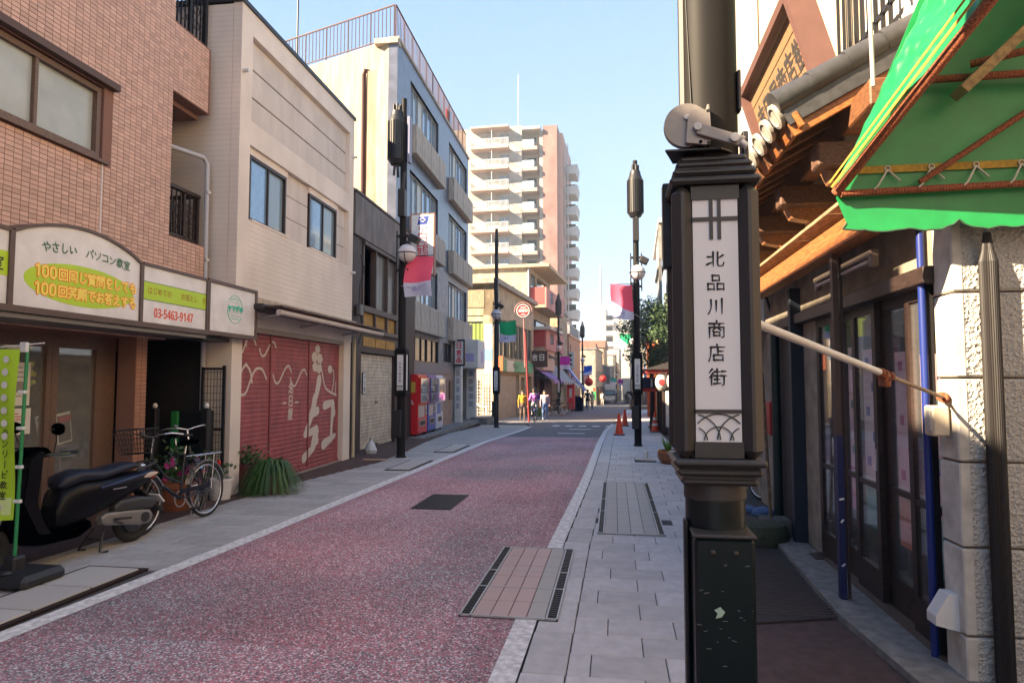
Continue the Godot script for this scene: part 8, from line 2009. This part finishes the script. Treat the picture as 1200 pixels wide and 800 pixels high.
func vending():
	# three drink machines in a row
	var fx := [["red", M(0.55, 0.018, 0.022, 0.3)], ["blue", M(0.03, 0.075, 0.34, 0.3)], ["white", M(0.55, 0.56, 0.62, 0.3)]]
	var lab := ["red drink vending machine with white script on its side, first of three", "blue drink vending machine between the red and the white one", "white drink vending machine, farthest of the three"]
	var wd := [1.15, 1.05, 1.0]
	var z := -19.25
	for k in 3:
		var t := thing("vending_machine", lab[k], "vending machine", V(-5.83 - 0.023 * (-z - 19.25), 0.02, z), acos(LK), "drink machines in a row")
		var W: float = wd[k]; var m: Material = fx[k][1]
		# x along the row, z out to the street; front at z = 0
		var b := bb(); b.box(V(W / 2, 0.95, -0.37), V(W - 0.02, 1.80, 0.70), 0.015); part("cabinet", b, m, t)
		b = bb(); b.box(V(W / 2, 0.95, 0.0), V(W - 0.05, 1.78, 0.05), 0.02); part("door", b, m, t)
		b = bb(); b.span(V(0.08, 1.0, 0.026), V(W - 0.08, 1.72, 0.032)); part("display_backing", b, M(0.55, 0.56, 0.55, 0.4), t)
		var cols := [M(0.50, 0.03, 0.03, 0.4), M(0.05, 0.22, 0.10, 0.4), M(0.03, 0.08, 0.35, 0.4), M(0.45, 0.33, 0.05, 0.4), M(0.08, 0.05, 0.04, 0.4), M(0.5, 0.5, 0.48, 0.4)]
		for row in 3:
			b = bb(); b.span(V(0.09, 1.04 + row * 0.23, 0.032), V(W - 0.09, 1.075 + row * 0.23, 0.05)); part("button_rail", b, mt.dark if k < 2 else mt.alu, t)
			for i in 8:
				b = bb(); b.lathe([Vector2(0, 0), Vector2(0.03, 0), Vector2(0.03, 0.10), Vector2(0.016, 0.13), Vector2(0, 0.13)], 8, Transform3D(Basis(), V(0.15 + i * (W - 0.3) / 7.0, 1.075 + row * 0.23, 0.065))); part("sample_drink", b, cols[(i * 5 + row * 2 + k) % 6], t)
		var g := M(0.7, 0.72, 0.72, 0.05); g.transparency = BaseMaterial3D.TRANSPARENCY_ALPHA; g.albedo_color.a = 0.08
		b = bb(); b.span(V(0.07, 0.99, 0.10), V(W - 0.07, 1.73, 0.106)); part("window", b, g, t)
		b = bb(); b.span(V(0.05, 0.97, 0.026), V(0.07, 1.75, 0.108)); b.span(V(W - 0.07, 0.97, 0.026), V(W - 0.05, 1.75, 0.108)); b.span(V(0.07, 1.73, 0.026), V(W - 0.07, 1.75, 0.108)); b.span(V(0.07, 0.97, 0.026), V(W - 0.07, 0.99, 0.108)); part("window_frame", b, m, t)
		b = bb(); b.span(V(W - 0.32, 0.62, 0.026), V(W - 0.12, 0.92, 0.04)); b.span(V(0.2, 0.28, 0.026), V(W - 0.3, 0.48, 0.045)); part("hatch", b, mt.alu, t)
		b = bb(); b.span(V(0.24, 0.31, 0.046), V(W - 0.34, 0.44, 0.050)); b.span(V(W - 0.25, 0.68, 0.041), V(W - 0.2, 0.8, 0.044)); part("slot", b, mt.black, t)
		b = bb(); b.span(V(0.1, 0.55, 0.026), V(W - 0.4, 0.9, 0.030)); part("poster", b, M(0.5, 0.42, 0.36, 0.5) if k != 2 else M(0.10, 0.16, 0.4, 0.5), t)
		b = bb()
		for x in [0.08, W - 0.08]:
			for zz in [-0.06, -0.62]: b.tube([V(x, -0.02, zz), V(x, 0.06, zz)], 0.03, 8)
		part("foot", b, mt.dark, t)
		b = bb(); b.X = Transform3D(Basis(Vector3.UP, -PI / 2), V(0.008, 0, -0.37))
		if k == 0:
			b.strokes("C", {"C": "6812 6004 4404 2222 1050 1478 3292 5688 7274/7260 8646 9654 9278 7886 6880 7058", "o": ""}, V(-0.30, 1.20, 0), 0.34, 0.05, 0.5)
			b.strokes("o", {"o": "2045 3836 4850 4272 2478 1460 2045/6070 5450 6840 8048 7640/8048 8076 9474/0070 1860"}, V(0.02, 1.16, 0), 0.26, 0.06, 0.5)
			part("lettering", b, mt.white, t)
			b = bb(); b.span(V(-0.003, 1.30, -0.30), V(0.008, 1.62, -0.05)); part("side_poster", b, M(0.50, 0.36, 0.05, 0.5), t)
		z -= W + 0.06
	var st := thing("kerb_step", "low concrete step in front of the drink machines and doorway", "step", V(-5.55, 0, -19.2), acos(LK), "", "structure")
	var b := bb(); b.prism([Vector2(-0.3, 0.0), Vector2(11.5, 0.0), Vector2(11.5, 0.9), Vector2(-0.3, 0.9)], 0.14, Transform3D(Basis(Vector3.RIGHT, -PI / 2), V(0, -0.13, 0.02))); part("step", b, mt.conc, st)
	b = bb(); b.span(V(9.0, -0.25, -0.4), V(12.0, 0.10, 0.35)); part("step", b, mt.conc, st)
# one continuous body: tapered bones joined by a smooth minimum, meshed with surface nets
func body_mesh(bones: Array, cell := 0.022, k := 0.035) -> ArrayMesh:
	var lo := V(9, 9, 9); var hi := V(-9, -9, -9)
	for q in bones:
		var rr := maxf(q[2], q[3]) + cell * 2
		for p in [q[0], q[1]]:
			lo = lo.min(p - V(rr, rr, rr)); hi = hi.max(p + V(rr, rr, rr))
	var nx := int((hi.x - lo.x) / cell) + 2; var ny := int((hi.y - lo.y) / cell) + 2; var nz := int((hi.z - lo.z) / cell) + 2
	var F := PackedFloat32Array(); F.resize(nx * ny * nz); F.fill(1.0)
	var D := PackedFloat32Array(); D.resize(nx * ny * nz); D.fill(1.0)
	var O := PackedByteArray(); O.resize(nx * ny * nz)
	for bi in bones.size():
		var q: Array = bones[bi]
		var a: Vector3 = q[0]; var d: Vector3 = q[1] - q[0]; var ra: float = q[2]; var rb: float = q[3]
		var dd := maxf(d.length_squared(), 1e-9)
		var m := maxf(ra, rb) + cell * 2.5 + k
		var s := (a.min(q[1]) - V(m, m, m) - lo) / cell; var e := (a.max(q[1]) + V(m, m, m) - lo) / cell
		for z in range(maxi(0, int(s.z)), mini(nz, int(e.z) + 1)):
			for y in range(maxi(0, int(s.y)), mini(ny, int(e.y) + 1)):
				for x in range(maxi(0, int(s.x)), mini(nx, int(e.x) + 1)):
					var p := lo + V(x, y, z) * cell - a
					var t := clampf(p.dot(d) / dd, 0, 1)
					var v := (p - d * t).length() - lerpf(ra, rb, t)
					var i := (z * ny + y) * nx + x
					if v < D[i]:
						D[i] = v; O[i] = bi
					var h := maxf(k - absf(v - F[i]), 0.0) / k
					F[i] = minf(v, F[i]) - h * h * k * 0.25
	var b := bb()
	var id := {}
	var pos := PackedVector3Array(); var own := PackedByteArray()
	for z in nz - 1:
		for y in ny - 1:
			for x in nx - 1:
				var i0 := (z * ny + y) * nx + x
				var s0 := F[i0] < 0
				var mixed := false
				var c := Vector3.ZERO; var n := 0; var best := 9.0; var ow := 0
				for e in 8:
					var j := i0 + (e & 1) + ((e >> 1) & 1) * nx + (e >> 2) * nx * ny
					if (F[j] < 0) != s0: mixed = true
					if D[j] < best: best = D[j]; ow = O[j]
				if not mixed: continue
				for e in [[0, 1], [2, 3], [4, 5], [6, 7], [0, 2], [1, 3], [4, 6], [5, 7], [0, 4], [1, 5], [2, 6], [3, 7]]:
					var u: int = e[0]; var w: int = e[1]
					var f0 := F[i0 + (u & 1) + ((u >> 1) & 1) * nx + (u >> 2) * nx * ny]; var f1 := F[i0 + (w & 1) + ((w >> 1) & 1) * nx + (w >> 2) * nx * ny]
					if (f0 < 0) != (f1 < 0):
						c += V(u & 1, (u >> 1) & 1, u >> 2).lerp(V(w & 1, (w >> 1) & 1, w >> 2), f0 / (f0 - f1)); n += 1
				id[i0] = pos.size(); pos.append(lo + (V(x, y, z) + c / n) * cell); own.append(ow)
	var nm := PackedVector3Array(); nm.resize(pos.size())
	var quads := []
	for i0 in id:
		var x: int = i0 % nx; var y: int = (i0 / nx) % ny; var z: int = i0 / (nx * ny)
		for ax in 3:
			var st: int = [1, nx, nx * ny][ax]
			var A: int = [nx, nx * ny, 1][ax]; var C: int = [nx * ny, 1, nx][ax]
			if (F[i0] < 0) == (F[i0 + st] < 0): continue
			if not (id.has(i0 - A) and id.has(i0 - C) and id.has(i0 - A - C)): continue
			var q := [id[i0], id[i0 - A], id[i0 - A - C], id[i0 - C]]
			if F[i0] > 0: q.reverse()
			quads.append(q)
			var nn := (pos[q[1]] - pos[q[0]]).cross(pos[q[2]] - pos[q[0]]) + (pos[q[2]] - pos[q[0]]).cross(pos[q[3]] - pos[q[0]])
			for w in q: nm[w] += nn
	for q in quads:
		for tr in [[0, 1, 2], [0, 2, 3]]:
			var ow: int = own[q[tr[0]]]
			b.tint = bones[ow][4]
			b.p3(pos[q[tr[0]]], pos[q[tr[1]]], pos[q[tr[2]]], nm[q[tr[0]]], nm[q[tr[1]]], nm[q[tr[2]]])
	hand_fingers(b, bones)
	return b.mesh()

func hand_fingers(b: B, bones: Array):
	for q in bones:
		if q.size() > 5:            # the palm: five separate, bent fingers
			b.tint = q[4]
			var d: Vector3 = (q[1] - q[0]).normalized()
			var side: Vector3 = q[5]
			var nrm := d.cross(side).normalized()
			for f in 4:
				var L: float = [0.062, 0.070, 0.066, 0.05][f]
				var p: Vector3 = q[1] + side * (0.027 - 0.018 * f)
				b.tube([p, p + d * L * 0.5 + nrm * 0.008, p + d * L * 0.8 + nrm * 0.028], [0.0092, 0.0085, 0.007], 6)
			var p0: Vector3 = q[0] + side * 0.032
			b.tube([p0, p0 + side * 0.03 + d * 0.03, p0 + side * 0.032 + d * 0.062 + nrm * 0.012], [0.0105, 0.0095, 0.008], 6)

func person(label: String, at: Vector3, turn: float, h: float, C: Dictionary, pose := "walk", ph := 0.35) -> Node3D:
	# C: top, legs, shoes, skin, hair (linear colours); faces local +z
	var t := thing("person", label, "person", at, turn)
	var s := h / 1.70
	var top: Color = C.top; var legs: Color = C.legs; var skin: Color = C.get("skin", Color(0.42, 0.24, 0.16)); var shoe: Color = C.get("shoes", Color(0.03, 0.03, 0.03)); var arm: Color = C.get("arm", top)
	var hip := V(0, 0.90, 0); var chest := V(0, 1.27, 0.0); var neck := V(0, 1.44, 0.0); var head := V(0, 1.575, 0.015)
	var K := []; var A := []; var E := []; var Wr := []; var sh := []
	if pose == "ride":
		hip = V(0, 0.98, -0.20); chest = V(0, 1.32, -0.06); neck = V(0, 1.50, 0.0); head = V(0, 1.63, 0.03)
		for d in [-1, 1]:
			K.append(V(0.11 * d, 0.80 if d < 0 else 0.66, 0.22 if d < 0 else 0.16)); A.append(V(0.11 * d, 0.42 if d < 0 else 0.22, 0.10 if d < 0 else 0.02))
			sh.append(V(0.17 * d, 1.42, -0.02)); E.append(V(0.25 * d, 1.18, 0.14)); Wr.append(V(0.26 * d, 1.09, 0.36))
	else:
		for d in [-1, 1]:
			var sw: float = ph * d
			K.append(V(0.095 * d, 0.48, 0.20 * sw + 0.04)); A.append(V(0.095 * d, 0.09 + (0.06 if sw < 0 else 0.0), 0.34 * sw - (0.10 if sw < 0 else 0.0)))
			sh.append(V(0.17 * d, 1.38, 0)); E.append(V(0.23 * d, 1.12, -0.14 * sw)); Wr.append(V(0.24 * d, 0.88, -0.10 * sw + 0.05))
	var B_ := []
	B_.append([hip, hip.lerp(chest, 0.5), 0.135, 0.125, legs if C.get("coat", false) == false else top])
	B_.append([hip.lerp(chest, 0.35), chest, 0.128, 0.150, top])
	B_.append([sh[0], sh[1], 0.075, 0.075, top]); B_.append([chest + V(0, 0.06, 0), neck - V(0, 0.05, 0), 0.12, 0.07, top])
	B_.append([neck - V(0, 0.03, 0), head - V(0, 0.04, 0), 0.052, 0.055, skin])
	B_.append([head - V(0, 0.045, -0.02), head + V(0, 0.02, 0), 0.072, 0.095, skin]); B_.append([head + V(0, -0.005, 0.085), head + V(0, -0.035, 0.105), 0.012, 0.016, skin])
	for d in [-1, 1]: B_.append([head + V(0.092 * d, 0.0, 0), head + V(0.094 * d, -0.035, 0.01), 0.016, 0.012, skin])
	for i in 2:
		var d: float = [-1, 1][i]
		var fwd := V(0, 0, 1)
		B_.append([hip + V(0.085 * d, -0.04, 0), K[i], 0.095, 0.065, legs]); B_.append([K[i], A[i], 0.064, 0.044, legs])
		B_.append([A[i] - V(0, 0.03, 0.03), A[i] + V(0.01 * d, -0.055, 0.14), 0.042, 0.032, shoe])
		B_.append([sh[i], E[i], 0.062, 0.048, top if i == 0 else arm]); B_.append([E[i], Wr[i], 0.046, 0.034, top if i == 0 else arm])
		var hd: Vector3 = (Wr[i] - E[i]).normalized()
		B_.append([Wr[i] + hd * 0.02, Wr[i] + hd * 0.08, 0.026, 0.03, skin, V(0, 0, 1) if pose != "ride" else V(-d, 0, 0)])
	if C.get("coat", false): B_.append([hip, V(0, 0.55, 0), 0.16, 0.19, top])
	var bm := vcol(0.85)
	var o := piece("body", body_mesh(B_), bm, t, "", "", Transform3D(Basis().scaled(V(s, s, s)), Vector3.ZERO))
	var b := bb()
	var hc: Color = C.get("hair", Color(0.015, 0.012, 0.01))
	var P := []
	for k in 10: P.append(Vector2(0.108 * cos(PI * 0.5 * k / 9.0 - 0.15), 0.112 * sin(PI * 0.5 * k / 9.0 - 0.15)))
	b.lathe(P, 16, Transform3D(Basis(Vector3.RIGHT, -0.30).scaled_local(V(1.1, 1.12, 1.12)), head + V(0, 0.018, -0.016)))
	loft(b, [[0, 0, 0.01, 0.01], [0, 0, 0.01, 0.01]], 4)
	var hm := M(hc.r, hc.g, hc.b, 0.6)
	piece("hair", b.mesh(), hm, t, "", "", Transform3D(Basis().scaled(V(s, s, s)), Vector3.ZERO))
	b = bb()
	for d in [-1, 1]: b.box(head + V(0.034 * d, 0.008, 0.096), V(0.022, 0.008, 0.006), 0.002)
	b.box(head + V(0, -0.062, 0.086), V(0.035, 0.006, 0.008), 0.002)
	piece("features", b.mesh(), M(0.05, 0.02, 0.02, 0.6), t, "", "", Transform3D(Basis().scaled(V(s, s, s)), Vector3.ZERO))
	if C.get("mask", false):
		b = bb(); b.X = Transform3D(Basis(Vector3.UP, -PI / 2), head + V(0, -0.045, 0.02)); loft(b, [[0.0, 0, 0.045, 0.08], [0.05, 0, 0.045, 0.07], [0.09, 0, 0.035, 0.04], [0.098, 0, 0.02, 0.015]], 14)
		piece("face_mask", b.mesh(), mt.white, t, "", "", Transform3D(Basis().scaled(V(s, s, s)), Vector3.ZERO))
	if C.get("band", false):
		b = bb(); b.box(chest + V(0, 0.02, 0.155), V(0.26, 0.05, 0.02), 0.008); piece("chest_band", b.mesh(), mt.white, t)
	if C.get("bag", false):
		b = bb(); b.box(V(0.26, 0.95, 0.02), V(0.10, 0.26, 0.32), 0.03); b.tube([V(0.24, 1.05, 0.02), V(0.16, 1.40, 0.03)], 0.012, 6); piece("bag", b.mesh(), mt.black, t)
	return t

func traffic():
	var Q := func(x: float, d: float) -> Vector3: return V(x, gy(-d) + 0.006, -d)
	person("person in a purple and white jacket and face mask riding a bicycle towards us", Q.call(-3.72, 31.2), 0.05, 1.55, {"top": Color(0.52, 0.16, 0.50), "legs": Color(0.30, 0.30, 0.28), "mask": true, "arm": Color(0.05, 0.02, 0.14), "band": true}, "ride")
	bicycle("ridden_bicycle", "bicycle under the person in the purple jacket", Q.call(-3.72, 31.75) as Vector3, -PI / 2 + 0.05, mt.dark, false, 0.0)
	person("person in a mustard yellow jacket and brown trousers by the red post", Q.call(-4.42, 32.2), 0.3, 1.50, {"top": Color(0.46, 0.25, 0.02), "legs": Color(0.12, 0.085, 0.07), "hair": Color(0.03, 0.02, 0.015)}, "walk", 0.15)
	person("person in blue jeans and pale top walking just behind the purple rider", Q.call(-3.42, 33.0), 0.1, 1.52, {"top": Color(0.42, 0.32, 0.38), "legs": Color(0.10, 0.16, 0.32), "shoes": Color(0.5, 0.5, 0.5)}, "walk", 0.4)
	person("person in dark navy clothes cycling away along the left edge", Q.call(-2.2, 55.5), PI, 1.68, {"top": Color(0.012, 0.014, 0.035), "legs": Color(0.012, 0.012, 0.02)}, "ride")
	bicycle("ridden_bicycle", "bicycle under the dark navy rider", Q.call(-2.2, 55.0) as Vector3, PI / 2, mt.dark, false, 0.0)
	person("person in a long beige coat walking beyond the navy rider", Q.call(-2.05, 62.5), PI - 0.3, 1.60, {"top": Color(0.50, 0.34, 0.20), "legs": Color(0.2, 0.15, 0.12), "coat": true}, "walk", 0.4)
	person("person in pale clothes with a dark shoulder bag left of the truck", Q.call(-1.5, 84.0), 0.2, 1.66, {"top": Color(0.55, 0.55, 0.52), "legs": Color(0.42, 0.40, 0.36), "bag": true}, "walk", 0.4)
	person("distant person in dark clothes right of the truck", Q.call(1.6, 96.0), 0.0, 1.65, {"top": Color(0.02, 0.02, 0.025), "legs": Color(0.03, 0.03, 0.04)}, "walk", 0.3)
	person("distant person in cream clothes right of the truck", Q.call(2.05, 98.0), 2.6, 1.65, {"top": Color(0.50, 0.42, 0.34), "legs": Color(0.10, 0.08, 0.07)}, "walk", 0.3)
	person("distant person in a bright blue jacket nearest the lamp pole", Q.call(2.75, 95.0), 0.4, 1.68, {"top": Color(0.03, 0.10, 0.45), "legs": Color(0.03, 0.03, 0.05)}, "walk", 0.3)
	truck()
	for q in [[-3.15, 40.6, 0.3, "dark parked bicycle, nearest in the row under the striped awning"], [-3.05, 41.6, 0.5, "dark parked bicycle, second in the row under the striped awning"], [-2.9, 42.9, 0.35, "dark parked bicycle, third in the row under the striped awning"], [-4.1, 38.6, 1.2, "parked bicycle with its basket by the purple awning"]]:
		bicycle("parked_bicycle", q[3], Q.call(q[0] - 0.9, q[1]) as Vector3, q[2] + 0.2, mt.dark, false, 0.05)
	var t := thing("red_post_box", "red post box with a white notice in front of the blue awning", "post box", V(-3.35, gy(-52), -52.0))
	var b := bb(); b.box(V(0, 1.2, 0), V(0.62, 2.0, 0.55), 0.06); part("case", b, M(0.55, 0.015, 0.02, 0.4), t)
	b = bb(); b.box(V(0.0, 1.45, 0.28), V(0.22, 0.7, 0.01)); part("notice", b, mt.white, t)
	b = bb(); b.box(V(0, 1.92, 0.281), V(0.36, 0.06, 0.01)); part("slot", b, mt.black, t)
	t = thing("blue_tarpaulin", "deep blue tarpaulin over a stall beside the red post box", "tarpaulin", V(-2.95, gy(-53), -53.2))
	b = bb(); loft(b, [[-0.5, 0.5, 0.5, 0.35, 0.6], [-0.2, 0.62, 0.62, 0.42, 0.6], [0.3, 0.58, 0.58, 0.40, 0.6], [0.5, 0.45, 0.45, 0.30, 0.6]], 14); part("sheet", b, M(0.02, 0.07, 0.32, 0.6, "blotch", V(3, 3, 3)), t)
	t = thing("stall_goods", "crates and goods heaped before the dim shop under the purple awning", "stall", V(-4.45, gy(-39.5), -39.4))
	for k in 7:
		b = bb(); b.box(V(0.2 * (k % 3) - 0.3, 0.15 + 0.28 * (k / 3), -0.5 + 0.42 * (k % 3)), V(0.45, 0.26, 0.38), 0.015); part("crate", b, [M(0.25, 0.13, 0.05, 0.8), M(0.05, 0.10, 0.22, 0.7), M(0.10, 0.16, 0.05, 0.8)][k % 3], t)
	for q in [[-2.6, 82.0, 2.3, 0.05, 0.30, 0.10, "upright green and red shop banner past the salmon house"], [-2.2, 88.0, 2.2, 0.55, 0.42, 0.03, "upright yellow shop banner past the salmon house"]]:
		t = thing("shop_banner", q[6], "banner", Q.call(q[0], q[1]))
		b = bb(); b.tube([V(0, 0, 0), V(0, q[2], 0)], 0.02, 6); part("pole", b, mt.alu, t)
		b = bb(); b.box(V(0.2, q[2] - 0.8, 0), V(0.36, 1.5, 0.015)); part("cloth", b, M(q[3], q[4], q[5], 0.8), t)
		b = bb(); b.box(V(0.2, q[2] - 0.35, 0.009), V(0.30, 0.4, 0.004)); part("print", b, M(0.5, 0.06, 0.05, 0.8), t)
	wires()
	far_signs()

func truck():
	var t := thing("box_truck", "white box truck facing us in the middle distance", "truck", V(-0.72, gy(-100) + 0.005, -100.0))
	var wh := M(0.80, 0.81, 0.82, 0.4)
	var b := bb(); b.box(V(0, 1.85, -2.9), V(1.85, 2.1, 3.4), 0.03); part("cargo_box", b, M(0.72, 0.74, 0.76, 0.6), t)
	b = bb(); b.X = Transform3D(Basis(Vector3.UP, -PI / 2), Vector3.ZERO); loft(b, [[-1.25, 1.25, 0.78, 0.85, 0.25], [-0.3, 1.25, 0.78, 0.85, 0.25], [-0.05, 1.02, 0.55, 0.85, 0.25], [0.02, 0.85, 0.36, 0.82, 0.25]], 24); part("cab", b, wh, t)
	b = bb(); b.X = Transform3D(Basis(Vector3.RIGHT, -0.28), V(0, 1.62, -0.085)); b.span(V(-0.74, -0.28, 0), V(0.74, 0.30, 0.02)); part("windscreen", b, M(0.10, 0.17, 0.20, 0.08), t)
	b = bb(); b.box(V(0, 0.52, 0.0), V(1.72, 0.22, 0.16), 0.03); part("bumper", b, M(0.35, 0.35, 0.36, 0.5), t)
	for s in [-1.0, 1.0]:
		b = bb(); b.box(V(0.66 * s, 0.80, 0.02), V(0.26, 0.16, 0.06), 0.02); part("headlight", b, M(0.6, 0.6, 0.58, 0.1), t)
		b = bb(); b.box(V(0.98 * s, 1.55, -0.1), V(0.12, 0.30, 0.06), 0.015); part("mirror", b, mt.dark, t)
		for z in [-0.7, -3.6]:
			b = bb(); b.X = Transform3D(Basis(Vector3.UP, PI / 2), V(0.76 * s, 0.33, z)); b.tube(ring(Vector3.ZERO, V(0, 0, 1), 0.24, 20), 0.10, 8, false, true); b.tube([V(0, 0, -0.06), V(0, 0, 0.06)], 0.16, 14)
			part("wheel", b, mt.rubber, t)
	b = bb(); b.box(V(0, 0.55, 0.085), V(0.33, 0.12, 0.01)); part("number_plate", b, mt.white, t)
	b = bb(); b.box(V(0, 1.03, 0.0), V(0.9, 0.10, 0.05), 0.01); part("grille", b, mt.dark, t)
	t = thing("parked_van", "small pale blue and white van beyond the people at the right", "van", V(2.9, gy(-112) + 0.005, -112.0), 0.05)
	b = bb(); b.X = Transform3D(Basis(Vector3.UP, -PI / 2), Vector3.ZERO); loft(b, [[-3.4, 1.05, 0.85, 0.72, 0.3], [-0.8, 1.05, 0.88, 0.78, 0.3], [-0.2, 0.92, 0.72, 0.78, 0.3], [0.0, 0.70, 0.45, 0.74, 0.3]], 22); part("body", b, M(0.42, 0.55, 0.66, 0.3), t)
	b = bb(); b.X = Transform3D(Basis(Vector3.RIGHT, -0.5), V(0, 1.38, -0.30)); b.span(V(-0.62, -0.28, 0), V(0.62, 0.30, 0.03)); part("windscreen", b, M(0.05, 0.08, 0.10, 0.08), t)
	for s in [-1.0, 1.0]:
		b = bb(); b.box(V(0.55 * s, 0.75, 0.0), V(0.24, 0.14, 0.05), 0.02); part("headlight", b, M(0.6, 0.6, 0.58, 0.1), t)
		for z in [-0.6, -2.7]:
			b = bb(); b.X = Transform3D(Basis(Vector3.UP, PI / 2), V(0.66 * s, 0.29, z)); b.tube(ring(Vector3.ZERO, V(0, 0, 1), 0.20, 20), 0.09, 8, false, true); b.tube([V(0, 0, -0.06), V(0, 0, 0.06)], 0.14, 14); part("wheel", b, mt.rubber, t)
	b = bb(); b.box(V(0, 0.45, 0.0), V(1.4, 0.2, 0.12), 0.03); part("bumper", b, mt.white, t)

func wires():
	var t := thing("flag_cord", "thin pale cord from the left lamp pole to the flag", "cord", V(-4.62, 3.6, -14.1))
	var b := bb(); b.tube([V(0, 0.15, 0.1), V(0.3, 0.10, 0.1), V(0.66, 0.22, 0.1)], 0.006, 5); part("cord", b, mt.alu, t)
	t = thing("flag_cord", "thin pale cord tying the flag to the right lamp pole", "cord", V(0.59, 3.3, -17.5))
	b = bb(); b.tube([V(-0.12, 0.12, 0.1), V(0.05, 0.02, 0.11), V(0.22, -0.08, 0.08)], 0.006, 5); part("cord", b, mt.alu, t)

func far_signs():
	# small boards that stick out from the fronts far down the street, and a few cables between the poles
	for q in [[-4.2, 4.6, 63.5, 0.9, 1.6, 0.62, 0.60, 0.56, "white projecting board on the near corner of the salmon house"], [-3.3, 3.1, 78.0, 0.9, 1.0, 0.50, 0.06, 0.05, "red projecting board low on the far part of the salmon house"], [-2.9, 4.4, 86.0, 0.9, 2.0, 0.04, 0.10, 0.30, "tall dark blue projecting board past the salmon house"], [-2.2, 3.4, 100.0, 1.0, 1.4, 0.55, 0.45, 0.06, "yellow projecting board on the low grey house"], [-1.4, 5.0, 117.0, 1.0, 2.4, 0.60, 0.60, 0.62, "tall white projecting board before the cream corner house"], [3.3, 3.6, 66.0, 0.9, 1.5, 0.05, 0.16, 0.42, "blue projecting board on the first far house of the right row"], [3.7, 4.0, 84.0, 1.0, 1.6, 0.58, 0.12, 0.08, "red and white projecting board on the second far house of the right row"], [4.1, 4.6, 104.0, 1.0, 2.0, 0.60, 0.58, 0.50, "cream projecting board on the third far house of the right row"]]:
		var t := thing("projecting_sign", q[8], "sign", V(q[0], gy(-q[2]) + q[1], -q[2]))
		var b := bb(); b.box(V(0, 0, 0), V(q[3], q[4], 0.16), 0.02); part("board", b, M(q[5], q[6], q[7], 0.6), t)
		b = bb()
		for k in 3: b.box(V(0, q[4] * (0.28 - 0.27 * k), 0.083), V(q[3] * 0.5, q[4] * 0.16, 0.006))
		part("print", b, mt.ink if q[5] + q[6] > 0.9 else mt.white, t)
	var n := 0
	for q in [[V(-3.74, 6.2, -45.3), V(-2.85, 6.0, -61.0)], [V(-2.85, 6.0, -61.0), V(-2.35, 5.5, -90.0)], [V(1.08, 6.4, -40.0), V(3.2, 5.0, -62.0)]]:
		var t := thing("cable", ["sagging black cable between the third and fourth left lamp poles", "sagging black cable between the two distant left lamp poles", "sagging black cable from the right row to the pole in the trees"][n], "cable", q[0])
		var P := []
		for k in 13: P.append((q[1] - q[0]) * (k / 12.0) + V(0, -0.7 * sin(PI * k / 12.0), 0))
		var b := bb(); b.tube(P, 0.014, 4); part("wire", b, mt.black, t); n += 1
